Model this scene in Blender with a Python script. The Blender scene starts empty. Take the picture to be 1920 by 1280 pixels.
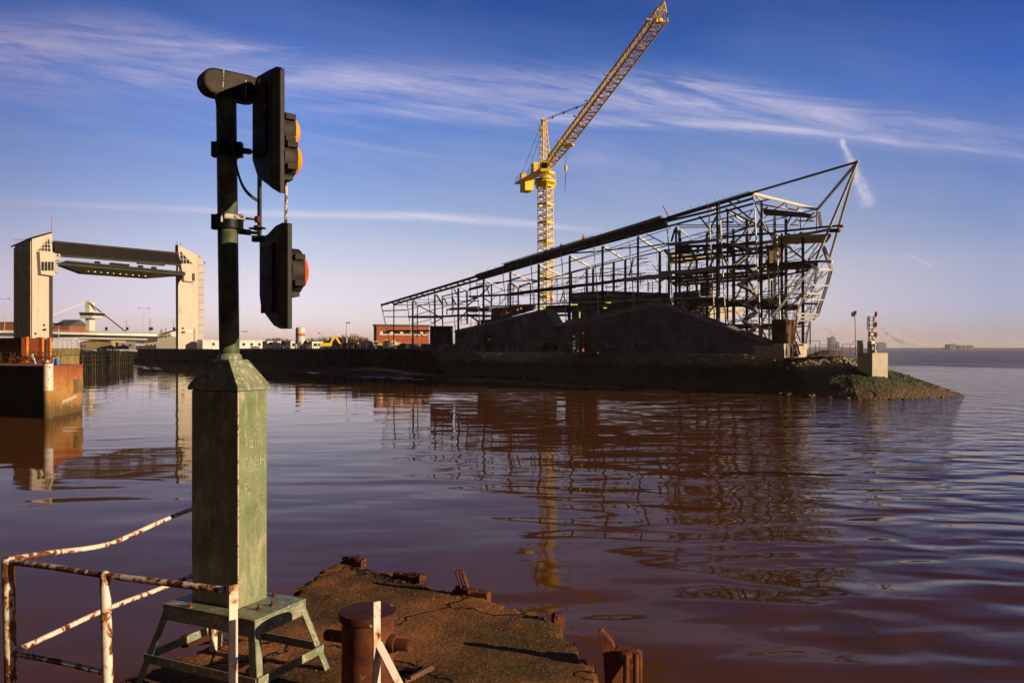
import bpy, bmesh, math, random
from mathutils import Vector as V, noise, geometry
C = bpy.context.scene.collection
sc = bpy.context.scene
R = math.radians
rnd = random.Random(7)

# ---------------------------------------------------------------- camera
EYE, F, CX, CY = 5.0, 1493.0, 960.0, 653.0      # eye height above the water, focal length in photo pixels, horizon line
cam = bpy.data.cameras.new('camera')
cam.sensor_width = 36; cam.lens = F / 1920 * 36
cam.shift_y = (CY - 640) / 1920
cam.clip_start = .1; cam.clip_end = 60000
co = bpy.data.objects.new('camera', cam); C.objects.link(co)
co.location = (0, 0, EYE); co.rotation_euler = (R(90), 0, 0)
sc.camera = co

# ---------------------------------------------------------------- sun and sky
SUN_EL, SUN_AZ = 13.0, 112.0                     # azimuth clockwise from +Y
sl = bpy.data.lights.new('sun', 'SUN'); sl.energy = 5.0; sl.angle = R(.5); sl.color = (1, .77, .50)
so = bpy.data.objects.new('sun', sl); C.objects.link(so)
sdir = V((math.sin(R(SUN_AZ)) * math.cos(R(SUN_EL)), math.cos(R(SUN_AZ)) * math.cos(R(SUN_EL)), math.sin(R(SUN_EL))))
so.rotation_euler = (-sdir).to_track_quat('-Z', 'Y').to_euler(); so.location = (60, -20, 60)
sc.view_settings.view_transform = 'Standard'; sc.view_settings.look = 'None'
sc.view_settings.exposure = .35; sc.view_settings.gamma = 1

class NT:
    """short hand for wiring a node tree"""
    def __init__(s, t): s.t = t; s.n = t.nodes; s.l = t.links
    def new(s, ty, **k):
        o = s.n.new('ShaderNode' + ty)
        for a, b in k.items(): setattr(o, a, b)
        return o
    def put(s, sock, val):
        if hasattr(val, 'links') or isinstance(val, bpy.types.NodeSocket): s.l.new(val, sock)
        else: sock.default_value = val
    def math(s, op, a, b=0.0, c=0.0, clamp=False):
        o = s.new('Math', operation=op); o.use_clamp = clamp
        s.put(o.inputs[0], a); s.put(o.inputs[1], b); s.put(o.inputs[2], c); return o.outputs[0]
    def mix(s, f, a, b, mode='MIX'):
        o = s.new('Mix', data_type='RGBA', blend_type=mode)
        s.put(o.inputs[0], f); s.put(o.inputs[6], a); s.put(o.inputs[7], b); return o.outputs[2]
    def ramp(s, f, stops, interp='LINEAR'):
        o = s.new('ValToRGB'); r = o.color_ramp; r.interpolation = interp
        while len(r.elements) < len(stops): r.elements.new(.5)
        for e, (p, c) in zip(r.elements, stops):
            e.position = p; e.color = (c, c, c, 1) if not hasattr(c, '__len__') else (*c[:3], 1)
        s.put(o.inputs[0], f); return o.outputs[0]
    def noise(s, vec, scale, detail=4, rough=.55, dist=0.0, out=0):
        o = s.new('TexNoise'); s.put(o.inputs['Vector'], vec)
        o.inputs['Scale'].default_value = scale; o.inputs['Detail'].default_value = detail
        o.inputs['Roughness'].default_value = rough; o.inputs['Distortion'].default_value = dist
        return o.outputs[out]
    def curve(s, x, pts):
        o = s.new('FloatCurve'); cv = o.mapping.curves[0]
        while len(cv.points) < len(pts): cv.points.new(.5, .5)
        for p, q in zip(cv.points, pts): p.location = q; p.handle_type = 'AUTO_CLAMPED'
        o.mapping.update(); s.put(o.inputs[1], x); return o.outputs[0]

w = bpy.data.worlds.new('World'); sc.world = w; w.use_nodes = True
t = NT(w.node_tree)
sky = t.new('TexSky', sky_type='NISHITA', sun_disc=False)
sky.sun_elevation = R(SUN_EL); sky.sun_rotation = R(SUN_AZ)
sky.air_density = 1.0; sky.dust_density = .6; sky.ozone_density = 2.0
tc = t.new('TexCoord')
sep = t.new('SeparateXYZ'); t.l.new(tc.outputs['Generated'], sep.inputs[0])
X, Y, Z = sep.outputs
yy = t.math('MAXIMUM', Y, .02)
az = t.math('DIVIDE', X, yy); el = t.math('DIVIDE', Z, yy)        # tangent azimuth and elevation, seen to the north
elh = t.math('DIVIDE', Z, t.math('SQRT', t.math('ADD', t.math('MULTIPLY', X, X), t.math('MULTIPLY', Y, Y))))
north = t.ramp(Y, [(.25, 0.0), (.75, 1.0)])
tint = t.ramp(t.math('MULTIPLY', elh, 2.0), [(0, (1.54, 1.24, 1.98)), (.08, (1.52, 1.24, 1.90)), (.175, (1.66, 1.18, 1.40)), (.29, (1.28, 1.04, 1.28)), (.43, (.88, .87, 1.28)), (.6, (.34, .66, 1.36)), (.85, (.13, .36, .95)), (1, (.10, .30, .85))])
tint = t.mix(north, t.mix(1.0, tint, (.12, .105, .09, 1), 'MULTIPLY'), tint)      # sky outside the view dimmed on purpose, to cut fill on shaded faces
side = t.ramp(t.math('MULTIPLY_ADD', az, .7, .5), [(.06, (.60, .58, .64)), (.30, (1, 1, 1)), (.60, (1, 1, 1)), (.72, (1, 1, 1)), (.93, (.56, .68, .88))])
col = t.mix(1.0, sky.outputs[0], tint, 'MULTIPLY')
# thin cirrus and vapour trails: fixed streaks in the northern sky, textured along the streak
px = t.math('DIVIDE', X, t.math('MAXIMUM', Z, .02)); py = t.math('DIVIDE', Y, t.math('MAXIMUM', Z, .02))
xn = t.math('MULTIPLY_ADD', az, 1 / 1.4, .5, clamp=True)
def T(u, v): return ((u - CX) / F, (CY - v) / F)
def cvec(sx, sy):
    o = t.new('CombineXYZ'); t.put(o.inputs[0], t.math('MULTIPLY', az, sx)); t.put(o.inputs[1], t.math('MULTIPLY', el, sy)); return o.outputs[0]
def streak(pts, widths, amount, tex, soft=1.0):
    """pts: (u, v) centre line; widths: (u, half width in px)"""
    c = t.curve(xn, [((T(u, v)[0] / 1.4 + .5), T(u, v)[1]) for u, v in pts])
    wd = t.curve(xn, [((u - CX) / F / 1.4 + .5, k / F) for u, k in widths])
    d = t.math('DIVIDE', t.math('SUBTRACT', el, c), wd)
    g = t.math('POWER', 2.718, t.math('MULTIPLY', t.math('MULTIPLY', d, d), -1.0))
    return t.math('MULTIPLY', t.math('MULTIPLY', g, tex), amount)
skew = t.math('MULTIPLY_ADD', az, .16, el)
def svec(sx, sy, off=0.0):
    o = t.new('CombineXYZ'); t.put(o.inputs[0], t.math('MULTIPLY', az, sx)); t.put(o.inputs[1], t.math('MULTIPLY', skew, sy)); o.inputs[2].default_value = off; return o.outputs[0]
wisp = t.ramp(t.noise(svec(3.0, 26, 3), 1.0, 9, .66, 1.6), [(.38, 0.0), (.72, 1.0)])
wisp2 = t.ramp(t.noise(svec(8, 80, 9), 1.0, 9, .70, 1.0), [(.32, .05), (.75, 1.0)])
wt = t.math('MULTIPLY', t.math('ADD', wisp, wisp2), .5)
cl = streak([(-100, 120), (250, 128), (600, 150), (900, 168), (1200, 188), (1450, 218), (1700, 252), (2020, 296)],
            [(-100, 62), (250, 56), (600, 40), (900, 42), (1200, 42), (1500, 34), (1750, 26), (2020, 20)], .62, wt)
def add(a, b): return t.math('ADD', a, b)
cl = add(cl, streak([(-100, 60), (200, 62), (500, 90), (2020, 90)], [(-100, 50), (200, 40), (450, 12), (600, .3), (2020, .3)], t.ramp(xn, [(.25, .45), (.40, 0.0)]), wt))
cl = add(cl, streak([(-100, 376), (200, 386), (560, 402), (800, 406), (1130, 432), (2020, 480)], [(-100, 6), (400, 6), (620, 7), (800, 8), (1000, 7), (1140, 4), (2020, 4)], t.ramp(xn, [(.1, .55), (.42, .9), (.53, .7), (.60, 0.0)]), t.math('MULTIPLY_ADD', wisp2, .8, .12)))
cl = add(cl, streak([(-100, 205), (560, 205), (800, 212), (1100, 228), (1400, 238), (1700, 268), (2020, 300)], [(-100, 10), (600, 12), (900, 14), (1200, 9), (1500, 6), (2020, 6)], t.ramp(xn, [(.28, 0.0), (.42, .5), (.8, .5), (1, .4)]), wt))
cl = add(cl, streak([(-100, 120), (1100, 150), (1350, 170), (1600, 205), (2020, 258)], [(-100, 14), (1000, 14), (1300, 30), (1600, 20), (2020, 12)], t.ramp(xn, [(.45, 0.0), (.65, .42), (1, .30)]), wisp))
cl = add(cl, streak([(-100, 450), (400, 430), (800, 470), (1300, 500), (2020, 470)], [(-100, 40), (400, 30), (800, 35), (1300, 30), (2020, 30)], .2, wt))
cl = add(cl, streak([(-100, 250), (400, 260), (900, 290), (1300, 330), (2020, 380)], [(-100, 60), (400, 50), (900, 50), (1300, 60), (2020, 50)], .14, wisp))
def trail(p, q, wpx, amount, tex):
    (ax, ay), (bx, by) = T(*p), T(*q); L = math.hypot(bx - ax, by - ay); dx, dy = (bx - ax) / L, (by - ay) / L
    rx = t.math('SUBTRACT', az, ax); ry = t.math('SUBTRACT', el, ay)
    s = t.math('ADD', t.math('MULTIPLY', rx, dx), t.math('MULTIPLY', ry, dy))
    n = t.math('SUBTRACT', t.math('MULTIPLY', rx, dy), t.math('MULTIPLY', ry, dx))
    n = t.math('ADD', n, t.math('MULTIPLY', t.math('SUBTRACT', t.noise(cvec(60, 60), 1, 5), .5), wpx * 1.6 / F))
    k = t.math('MULTIPLY', t.math('ADD', .5, t.math('DIVIDE', s, L)), wpx / F)
    d = t.math('DIVIDE', n, k); g = t.math('POWER', 2.718, t.math('MULTIPLY', t.math('MULTIPLY', d, d), -1.0))
    ins = t.math('MULTIPLY', t.ramp(t.math('DIVIDE', s, L), [(0, 0.0), (.06, 1.0), (.85, 1.0), (1, 0.0)]), t.math('GREATER_THAN', s, 0.0))
    return t.math('MULTIPLY', t.math('MULTIPLY', g, ins), t.math('MULTIPLY', tex, amount))
fine = t.ramp(t.noise(cvec(90, 90), 1.0, 6, .7), [(.3, .1), (.7, 1.0)])
cl = add(cl, trail((1576, 258), (1634, 394), 9, .95, fine))
cl = add(cl, trail((1696, 472), (1754, 503), 3, .5, fine))
cl = t.math('MINIMUM', t.math('MULTIPLY', cl, north), .85)
vary = t.noise(svec(1.5, 6, 21), 1.0, 5, .6)
col = t.mix(t.math('MULTIPLY', t.ramp(vary, [(.4, 0.0), (.8, 1.0)]), .12), col, (5.8, 4.9, 5.6, 1))
col = t.mix(cl, col, (6.9, 5.9, 6.6, 1))
col = t.mix(1.0, col, side, 'MULTIPLY')
bg = w.node_tree.nodes['Background']; t.l.new(col, bg.inputs[0]); bg.inputs[1].default_value = .103

# ---------------------------------------------------------------- materials
def new_mat(name):
    m = bpy.data.materials.new(name); m.use_nodes = True
    k = NT(m.node_tree); b = m.node_tree.nodes['Principled BSDF']
    return m, k, b
def bump(k, b, h, strength=.5, dist=.02):
    o = k.new('Bump'); o.inputs['Strength'].default_value = strength; o.inputs['Distance'].default_value = dist
    k.put(o.inputs['Height'], h); k.l.new(o.outputs[0], b.inputs['Normal'])
def M(name, c1, c2=None, scale=4, rough=.7, metal=0, lo=.4, hi=.65, bmp=0, bscale=None, bdist=.02, detail=5, c3=None, scale3=None, t3=.62, emit=0, spec=.18, coord='Object', stretch=(1, 1, 1)):
    m, k, b = new_mat(name)
    v = k.new('TexCoord').outputs[coord] if coord != 'World' else k.new('NewGeometry').outputs['Position']
    if stretch != (1, 1, 1):
        mp = k.new('Mapping'); mp.inputs['Scale'].default_value = stretch; k.l.new(v, mp.inputs[0]); v = mp.outputs[0]
    c = (*c1, 1)
    if c2:
        c = k.mix(k.ramp(k.noise(v, scale, detail, .6), [(lo, 0.0), (hi, 1.0)]), c, (*c2, 1))
    if c3:
        c = k.mix(k.ramp(k.noise(v, scale3 or scale * 2, 7, .65, .6), [(t3, 0.0), (t3 + .04, 1.0)]), c, (*c3, 1))
    k.put(b.inputs['Base Color'], c)
    b.inputs['Roughness'].default_value = rough; b.inputs['Metallic'].default_value = metal
    b.inputs['Specular IOR Level'].default_value = spec
    if bmp: bump(k, b, k.noise(v, bscale or scale * 3, 6, .6), bmp, bdist)
    if emit:
        b.inputs['Emission Color'].default_value = (*c1, 1); b.inputs['Emission Strength'].default_value = emit
    return m
MAT = {}
MAT['green'] = M('green_paint', (.16, .19, .115), (.30, .30, .21), 9, .5, c3=(.46, .42, .31), scale3=30, t3=.56, bmp=.25, bscale=30, bdist=.004)
def cabinet_mat():
    m, k, b = new_mat('green_cabinet_paint'); v = k.new('TexCoord').outputs['Object']
    mp = k.new('Mapping'); mp.inputs['Scale'].default_value = (1, 1, .28); k.l.new(v, mp.inputs[0]); st = mp.outputs[0]
    c = k.mix(k.ramp(k.noise(v, 4, 8, .65), [(.35, 0.0), (.68, 1.0)]), (.125, .165, .082, 1), (.225, .255, .145, 1))
    ch = k.math('MULTIPLY', k.ramp(k.noise(st, 9, 10, .72, .7), [(.46, 0.0), (.66, 1.0)]), k.ramp(k.noise(v, 3.1, 6, .6), [(.40, 0.0), (.62, 1.0)]))
    c = k.mix(k.math('MULTIPLY', ch, .9), c, (.50, .43, .30, 1))                 # chalky scuffs running down the plate
    c = k.mix(k.ramp(k.noise(v, 58, 4, .6), [(.655, 0.0), (.675, 1.0)]), c, (.60, .55, .42, 1))   # small chips
    c = k.mix(k.math('MULTIPLY', k.ramp(k.noise(v, 22, 8, .7), [(.62, 0.0), (.66, 1.0)]), k.ramp(k.noise(v, 2.2, 4), [(.45, 0.0), (.6, 1.0)])), c, (.055, .075, .035, 1))
    c = k.mix(k.ramp(k.noise(st, 30, 6, .6), [(.70, 0.0), (.73, 1.0)]), c, (.20, .07, .025, 1))
    k.put(b.inputs['Base Color'], c); b.inputs['Roughness'].default_value = .5; b.inputs['Specular IOR Level'].default_value = .2
    bump(k, b, k.noise(v, 20, 8, .6), .3, .004); return m
MAT['green_cab'] = cabinet_mat()
MAT['pole'] = M('worn_pole_paint', (.045, .065, .034), (.13, .15, .09), 7, .55, c3=(.10, .045, .018), scale3=8, t3=.60, bmp=.3, bscale=30, bdist=.004)
MAT['scratch'] = M('scratched_metal', (.52, .5, .4), (.36, .36, .28), 40, .5)
MAT['scratch_dim'] = M('faint_scratch', (.16, .17, .13), (.1, .11, .08), 40, .6)
MAT['black'] = M('black_casing', (.006, .006, .006), (.014, .012, .010), 12, .5, c3=(.05, .04, .03), scale3=26, t3=.63, bmp=.25, bscale=60, bdist=.002)
MAT['black_dirty'] = M('weathered_black', (.018, .014, .012), (.045, .032, .024), 9, .6, c3=(.42, .38, .32), scale3=14, t3=.66, bmp=.3, bscale=40, bdist=.003)
MAT['orange_lens'] = M('amber_lens', (1, .36, .012), (.92, .22, .006), 8, .18, spec=.5, bmp=.5, bscale=70, bdist=.004)
MAT['red_lens'] = M('red_lens', (.85, .11, .02), (.75, .07, .015), 8, .22, spec=.4, bmp=.5, bscale=70, bdist=.004)
MAT['flake_peach'] = M('worn_bare_edge', (.55, .44, .31), (.42, .34, .22), 30, .6, c3=(.16, .13, .06), scale3=24, t3=.52)
MAT['cable'] = M('cable_sheath', (.05, .055, .065), None, 5, .4)
MAT['flake'] = M('flaked_white', (.62, .57, .5), (.5, .45, .38), 20, .6, c3=(.06, .03, .018), scale3=22, t3=.5)
def rusty_white(name, t1, sc1=11, str_=(1, 1, .6)):
    m, k, b = new_mat(name)
    v = k.new('TexCoord').outputs['Object']; mp = k.new('Mapping'); mp.inputs['Scale'].default_value = str_; k.l.new(v, mp.inputs[0]); v = mp.outputs[0]
    nz_ = k.new('SeparateXYZ'); k.l.new(k.new('NewGeometry').outputs['Normal'], nz_.inputs[0])
    n1 = k.math('SUBTRACT', k.noise(v, sc1, 8, .62, .5), k.math('MULTIPLY_ADD', nz_.outputs[2], .045, k.math('MULTIPLY', k.math('SUBTRACT', k.noise(v, 2.2, 2), .5), .28)))
    rust = k.mix(k.ramp(k.noise(v, 30, 5), [(.38, 0.0), (.62, 1.0)]), (.045, .012, .006, 1), (.22, .075, .02, 1))
    halo = k.mix(k.ramp(n1, [(t1 - .07, 0.0), (t1, 1.0)]), (.68, .62, .54, 1), (.5, .24, .08, 1))
    c = k.mix(k.ramp(n1, [(t1, 0.0), (t1 + .015, 1.0)]), halo, rust)
    k.put(b.inputs['Base Color'], c); b.inputs['Roughness'].default_value = .6
    bump(k, b, k.math('MULTIPLY', k.ramp(n1, [(t1, 1.0), (t1 + .02, 0.0)]), 1.0), .6, .002)
    return m
MAT['rail'] = rusty_white('flaking_white_rail', .545, 21)
MAT['rail_rust'] = rusty_white('mostly_rusted_rail', .475, 20)
MAT['post_white'] = rusty_white('white_painted_flat_post', .62, 7)
MAT['rust'] = M('dark_rust', (.075, .022, .012), (.16, .052, .022), 7, .75, c3=(.30, .12, .045), scale3=16, t3=.63, bmp=.5, bscale=40, bdist=.004)
MAT['rust_top'] = M('rust_flaked_top', (.09, .024, .013), (.05, .016, .01), 9, .7, c3=(.50, .42, .36), scale3=12, t3=.64, bmp=.4, bscale=40, bdist=.004)
def deck_mat():
    m, k, b = new_mat('pier_deck'); v = k.new('NewGeometry').outputs['Position']
    big = k.noise(v, .9, 10, .62)
    c = k.mix(k.ramp(big, [(.38, 0.0), (.66, 1.0)]), (.085, .046, .017, 1), (.45, .172, .058, 1))
    c = k.mix(k.math('MULTIPLY', k.ramp(k.noise(v, .55, 6, .6), [(.52, 0.0), (.66, 1.0)]), .7), c, (.060, .052, .018, 1))   # damp moss
    c = k.mix(k.ramp(k.noise(v, 62, 5, .65), [(.60, 0.0), (.64, 1.0)]), c, (.52, .29, .12, 1))
    c = k.mix(k.ramp(k.noise(v, 9, 8, .7), [(.66, 0.0), (.70, .8)]), c, (.040, .022, .012, 1))
    wv = k.new('VectorMath', operation='ADD'); k.l.new(v, wv.inputs[0]); k.l.new(k.noise(v, 1.6, 4, out=1), wv.inputs[1])
    cr_ = k.new('TexVoronoi', feature='DISTANCE_TO_EDGE'); cr_.inputs['Scale'].default_value = .75; k.l.new(wv.outputs[0], cr_.inputs['Vector'])
    crack = k.ramp(cr_.outputs['Distance'], [(.004, 1.0), (.016, 0.0)])
    c = k.mix(crack, c, (.02, .014, .008, 1))
    k.put(b.inputs['Base Color'], c); b.inputs['Roughness'].default_value = .95; b.inputs['Specular IOR Level'].default_value = .12
    h = k.math('ADD', k.noise(v, 26, 8, .65), k.math('MULTIPLY', crack, -.8))
    bump(k, b, h, 1.0, .045); return m
MAT['deck'] = deck_mat()
MAT['deck_side'] = M('pier_side', (.05, .04, .022), (.22, .19, .09), 3, .95, bmp=.8, bscale=9, bdist=.05)
MAT['grit'] = M('grit', (.16, .12, .075), (.30, .23, .15), 3, .9)
MAT['steel'] = M('dull_primed_steel', (.030, .031, .031), (.052, .053, .053), .6, .55, .0)
MAT['steel_light'] = M('galvanised_steel', (.58, .56, .53), (.44, .43, .42), .7, .42, .1)
MAT['steel_mid'] = M('grey_steel', (.40, .385, .36), (.27, .26, .25), .6, .45, .2)
MAT['cream_steel'] = M('pale_tube_steel', (.72, .67, .58), (.60, .56, .49), .8, .45)
MAT['clad'] = M('dark_roof_deck', (.030, .026, .028), (.05, .042, .044), .4, .6)
MAT['fascia'] = M('roof_fascia', (.42, .34, .33), (.3, .25, .25), .6, .5)
MAT['concrete_dark'] = M('dark_concrete', (.19, .18, .175), (.085, .082, .083), .3, .9, c3=(.36, .34, .33), scale3=.35, t3=.59, bmp=.4, bscale=1.2, bdist=.08)  # darker concrete with random paler blotches
MAT['concrete'] = M('pale_concrete', (.50, .44, .35), (.42, .37, .29), .8, .9, bmp=.3, bscale=6, bdist=.03)
MAT['concrete_cope'] = M('concrete_coping', (.38, .34, .32), (.28, .25, .24), .7, .9)
MAT['timber'] = M('formwork_timber', (.10, .055, .035), (.17, .095, .06), 1.5, .85, stretch=(1, 1, .2))
MAT['orange_prop'] = M('orange_painted_steel', (.55, .19, .03), (.42, .12, .02), 1.5, .55)
MAT['brown_deck'] = M('rusty_soffit', (.12, .07, .042), (.07, .042, .028), .8, .8)
MAT['yellow'] = M('crane_yellow', (.95, .66, .03), (.88, .58, .03), .7, .45)
MAT['yellow_lacing'] = M('crane_lacing', (.92, .64, .06), (.84, .55, .05), .7, .5)
MAT['cream'] = M('crane_mast_cream', (.90, .64, .10), (.82, .55, .07), .7, .5)
MAT['cable_dark'] = M('steel_rope', (.05, .05, .055), None, 1, .6)
MAT['glass'] = M('dark_glass', (.02, .025, .03), None, 1, .1, spec=.5)
MAT['barrier'] = M('barrier_white_panel', (.55, .485, .395), (.48, .42, .34), .35, .75, c3=(.46, .40, .31), scale3=.5, t3=.63, bmp=.3, bscale=1, bdist=.03, stretch=(1, 1, .25))
MAT['barrier_side'] = M('barrier_side_panel', (.48, .44, .40), (.42, .38, .35), .2, .7)
MAT['rib_dark'] = M('dark_cladding', (.007, .006, .006), (.014, .012, .010), .3, .8, spec=.05)
MAT['rib_pale'] = M('pale_cladding_rib', (.62, .50, .38), (.5, .4, .3), .5, .6)
MAT['parapet'] = M('white_parapet', (.86, .82, .74), (.76, .72, .65), .3, .6)
MAT['rib_light'] = M('cladding_rib', (.055, .042, .035), (.035, .028, .022), .5, .8, spec=.05)
MAT['gate'] = M('gate_steel', (.008, .008, .005), (.016, .015, .009), .4, .8, spec=.05)
MAT['gate_edge'] = M('gate_edge_steel', (.06, .05, .036), (.04, .033, .026), .4, .8, spec=.08)
MAT['lamp_yellow'] = M('lit_yellow_lamp', (1, .72, .06), None, 1, .4, emit=.25)
MAT['lamp_strip'] = M('yellow_strip_light', (.75, .72, .12), None, 1, .4, emit=.8)
MAT['white'] = M('white_paint', (.66, .64, .60), (.56, .54, .5), .6, .5)
MAT['dark'] = M('dark_paint', (.03, .03, .032), (.05, .048, .048), .5, .6)
MAT['brick'] = M('red_brick', (.34, .095, .045), (.27, .075, .04), .25, .9, bmp=.3, bscale=4)
MAT['brick_dark'] = M('rusted_red_wall', (.20, .048, .022), (.12, .03, .016), .7, .85, c3=(.30, .10, .035), scale3=1.2, t3=.6, stretch=(1, 1, .5))
MAT['slate'] = M('slate_roof', (.09, .085, .085), (.06, .06, .062), .5, .8)
MAT['quay'] = M('dark_sheet_piling', (.010, .009, .008), (.022, .018, .015), .4, .85)
MAT['cope'] = M('quay_coping', (.20, .17, .16), (.15, .13, .12), .5, .9)
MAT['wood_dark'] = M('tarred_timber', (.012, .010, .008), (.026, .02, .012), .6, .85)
MAT['sand_sheet'] = M('weathered_sheet_piles', (.36, .27, .11), (.24, .18, .07), .35, .85, stretch=(1, 1, .3))
MAT['tan'] = M('tan_cladding', (.40, .29, .14), (.33, .24, .12), .25, .7)
MAT['bridge'] = M('bridge_parapet', (.58, .54, .47), (.58, .54, .47), .2, .6)
MAT['blue_drum'] = M('blue_plastic', (.11, .18, .48), (.09, .15, .40), 2, .45)
MAT['blue_paint'] = M('blue_paint', (.03, .07, .22), (.03, .06, .17), 1, .5)
MAT['red_paint'] = M('red_paint', (.55, .09, .03), None, 1, .5)
MAT['green_paint2'] = M('bright_green_paint', (.10, .34, .12), None, 1, .5)
MAT['tyre'] = M('tyre_rubber', (.02, .02, .02), None, 1, .8)
MAT['foam'] = M('foam', (.62, .64, .72), None, 1, .8)
MAT['twig'] = M('bare_twigs', (.22, .105, .062), (.14, .07, .045), .8, .9)
MAT['ochre'] = M('ochre_landing', (.24, .17, .065), (.12, .09, .04), .7, .9, bmp=.4, bscale=4, bdist=.05)
MAT['ground'] = M('yard_ground', (.10, .085, .07), (.15, .12, .095), .1, .95)
MAT['mud'] = M('river_mud', (.014, .011, .009), (.024, .019, .015), .15, .9, bmp=.5, bscale=.8, bdist=.2)
MAT['rock'] = M('weedy_rock', (.06, .052, .032), (.22, .21, .06), 1.4, .85, bmp=.5, bscale=5, bdist=.05)
MAT['far_land'] = M('far_shore_land', (.09, .09, .08), (.12, .11, .09), .01, .9)
MAT['far_block'] = M('far_block', (.17, .17, .19), None, 1, .9)
MAT['skin'] = M('skin', (.45, .28, .2), None, 1, .6)
MAT['hivis'] = M('red_jacket', (.5, .08, .05), None, 1, .8)

# ---------------------------------------------------------------- helpers
def D(u, v, d): return V(((u - CX) / F * d, d, EYE - (v - CY) / F * d))
def at_z(u, v, z): return D(u, v, (EYE - z) * F / (v - CY))
def rot2(p, a): return V((p.x * math.cos(a) - p.y * math.sin(a), p.x * math.sin(a) + p.y * math.cos(a), p.z))
WORLD = {}
class MB:
    def __init__(s): s.v = []; s.f = []
    def add(s, vs, fs):
        k = len(s.v); s.v += [V(p) for p in vs]; s.f += [tuple(i + k for i in f) for f in fs]; return s
    def hexa(s, lo, hi):                                  # two quads, bottom and top
        return s.add(list(lo) + list(hi), [(3, 2, 1, 0), (4, 5, 6, 7), (0, 1, 5, 4), (1, 2, 6, 5), (2, 3, 7, 6), (3, 0, 4, 7)])
    def box(s, c, sx, sy, sz, a=0):                       # c = centre of the bottom
        q = [rot2(V((x * sx / 2, y * sy / 2, 0)), a) for x, y in ((-1, -1), (1, -1), (1, 1), (-1, 1))]
        c = V(c); return s.hexa([c + p for p in q], [c + p + V((0, 0, sz)) for p in q])
    def bar(s, p, q, w, h=None, up=V((0, 0, 1))):
        p, q = V(p), V(q); d = (q - p).normalized(); h = h or w
        if abs(d.dot(up)) > .95: up = V((.3, 1, 0)).normalized()
        a = d.cross(up).normalized() * w / 2; b = a.cross(d).normalized() * h / 2
        r = [a + b, -a + b, -a - b, a - b]
        return s.hexa([p + k for k in r], [q + k for k in r])
    def pipe(s, pts, r, n=8, caps=True):
        pts = [V(p) for p in pts]; base = len(s.v); m = len(pts); nrm = None
        rs = r if hasattr(r, '__len__') else [r] * m
        for i, p in enumerate(pts):
            d = (pts[min(i + 1, m - 1)] - pts[max(i - 1, 0)]).normalized()
            if nrm is None: nrm = d.orthogonal().normalized()
            nrm = (nrm - d * nrm.dot(d)).normalized(); b = d.cross(nrm)
            for j in range(n):
                a = 2 * math.pi * j / n; s.v.append(p + (nrm * math.cos(a) + b * math.sin(a)) * rs[i])
        for i in range(m - 1):
            for j in range(n):
                k = (j + 1) % n; s.f.append((base + i * n + j, base + i * n + k, base + i * n + n + k, base + i * n + n + j))
        if caps: s.f.append(tuple(base + j for j in range(n))[::-1]); s.f.append(tuple(base + (m - 1) * n + j for j in range(n)))
        return s
    def prism(s, poly, vec):
        n = len(poly); vec = V(vec); poly = [V(p) for p in poly]
        return s.add(poly + [p + vec for p in poly], [tuple(range(n))[::-1], tuple(range(n, 2 * n))] + [(i, (i + 1) % n, (i + 1) % n + n, i + n) for i in range(n)])
    def lathe(s, c, prof, n=24, axis=V((0, 0, 1))):       # prof: (radius, distance along axis)
        c = V(c); axis = V(axis).normalized(); a = axis.orthogonal().normalized(); b = axis.cross(a); k = len(s.v)
        for r, h in prof:
            for j in range(n):
                g = 2 * math.pi * j / n; s.v.append(c + axis * h + (a * math.cos(g) + b * math.sin(g)) * r)
        for i in range(len(prof) - 1):
            for j in range(n):
                m = (j + 1) % n; s.f.append((k + i * n + j, k + i * n + m, k + i * n + n + m, k + i * n + n + j))
        s.f.append(tuple(k + j for j in range(n))[::-1]); s.f.append(tuple(k + (len(prof) - 1) * n + j for j in range(n)))
        return s
    def build(s, name, mat, parent=None, smooth=False, bevel=0, origin=None):
        me = bpy.data.meshes.new(name)
        if parent: off = WORLD[parent.name]
        else:
            n = len(s.v); off = origin or V((sum(p.x for p in s.v) / n, sum(p.y for p in s.v) / n, min(p.z for p in s.v)))
        me.from_pydata([p - off for p in s.v], [], s.f)
        bm = bmesh.new(); bm.from_mesh(me); bmesh.ops.recalc_face_normals(bm, faces=bm.faces); bm.to_mesh(me); bm.free()
        me.materials.append(MAT[mat] if isinstance(mat, str) else mat)
        o = bpy.data.objects.new(name, me); C.objects.link(o)
        if parent: o.parent = parent; WORLD[o.name] = off
        else: o.location = off; WORLD[o.name] = V(off)
        if smooth:
            me.polygons.foreach_set('use_smooth', [True] * len(me.polygons))
            me.set_sharp_from_angle(angle=R(40))
        if bevel:
            b = o.modifiers.new('bevel', 'BEVEL'); b.width = bevel; b.segments = 2; b.limit_method = 'ANGLE'
        return o
def tag(o, label, cat, group=None, kind=None):
    if label: o['label'] = label
    if cat: o['category'] = cat
    if group: o['group'] = group
    if kind: o['kind'] = kind
    return o
def thing(name, loc, label, cat, group=None):
    o = bpy.data.objects.new(name, None); C.objects.link(o); o.location = loc; o.empty_display_size = .3
    WORLD[o.name] = V(loc); return tag(o, label, cat, group)
def dup(root, loc, label, group=None):
    """a copy of a thing with copies of its parts and sub-parts"""
    r = root.copy(); C.objects.link(r); r.location = loc; r['label'] = label
    if group: r['group'] = group
    WORLD[r.name] = V(loc)
    for ch in list(root.children):
        c = ch.copy(); C.objects.link(c); c.parent = r
        for g in ch.children:
            d = g.copy(); C.objects.link(d); d.parent = c
    return r
def smoothmesh(o): o.data.polygons.foreach_set('use_smooth', [True] * len(o.data.polygons))
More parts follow.
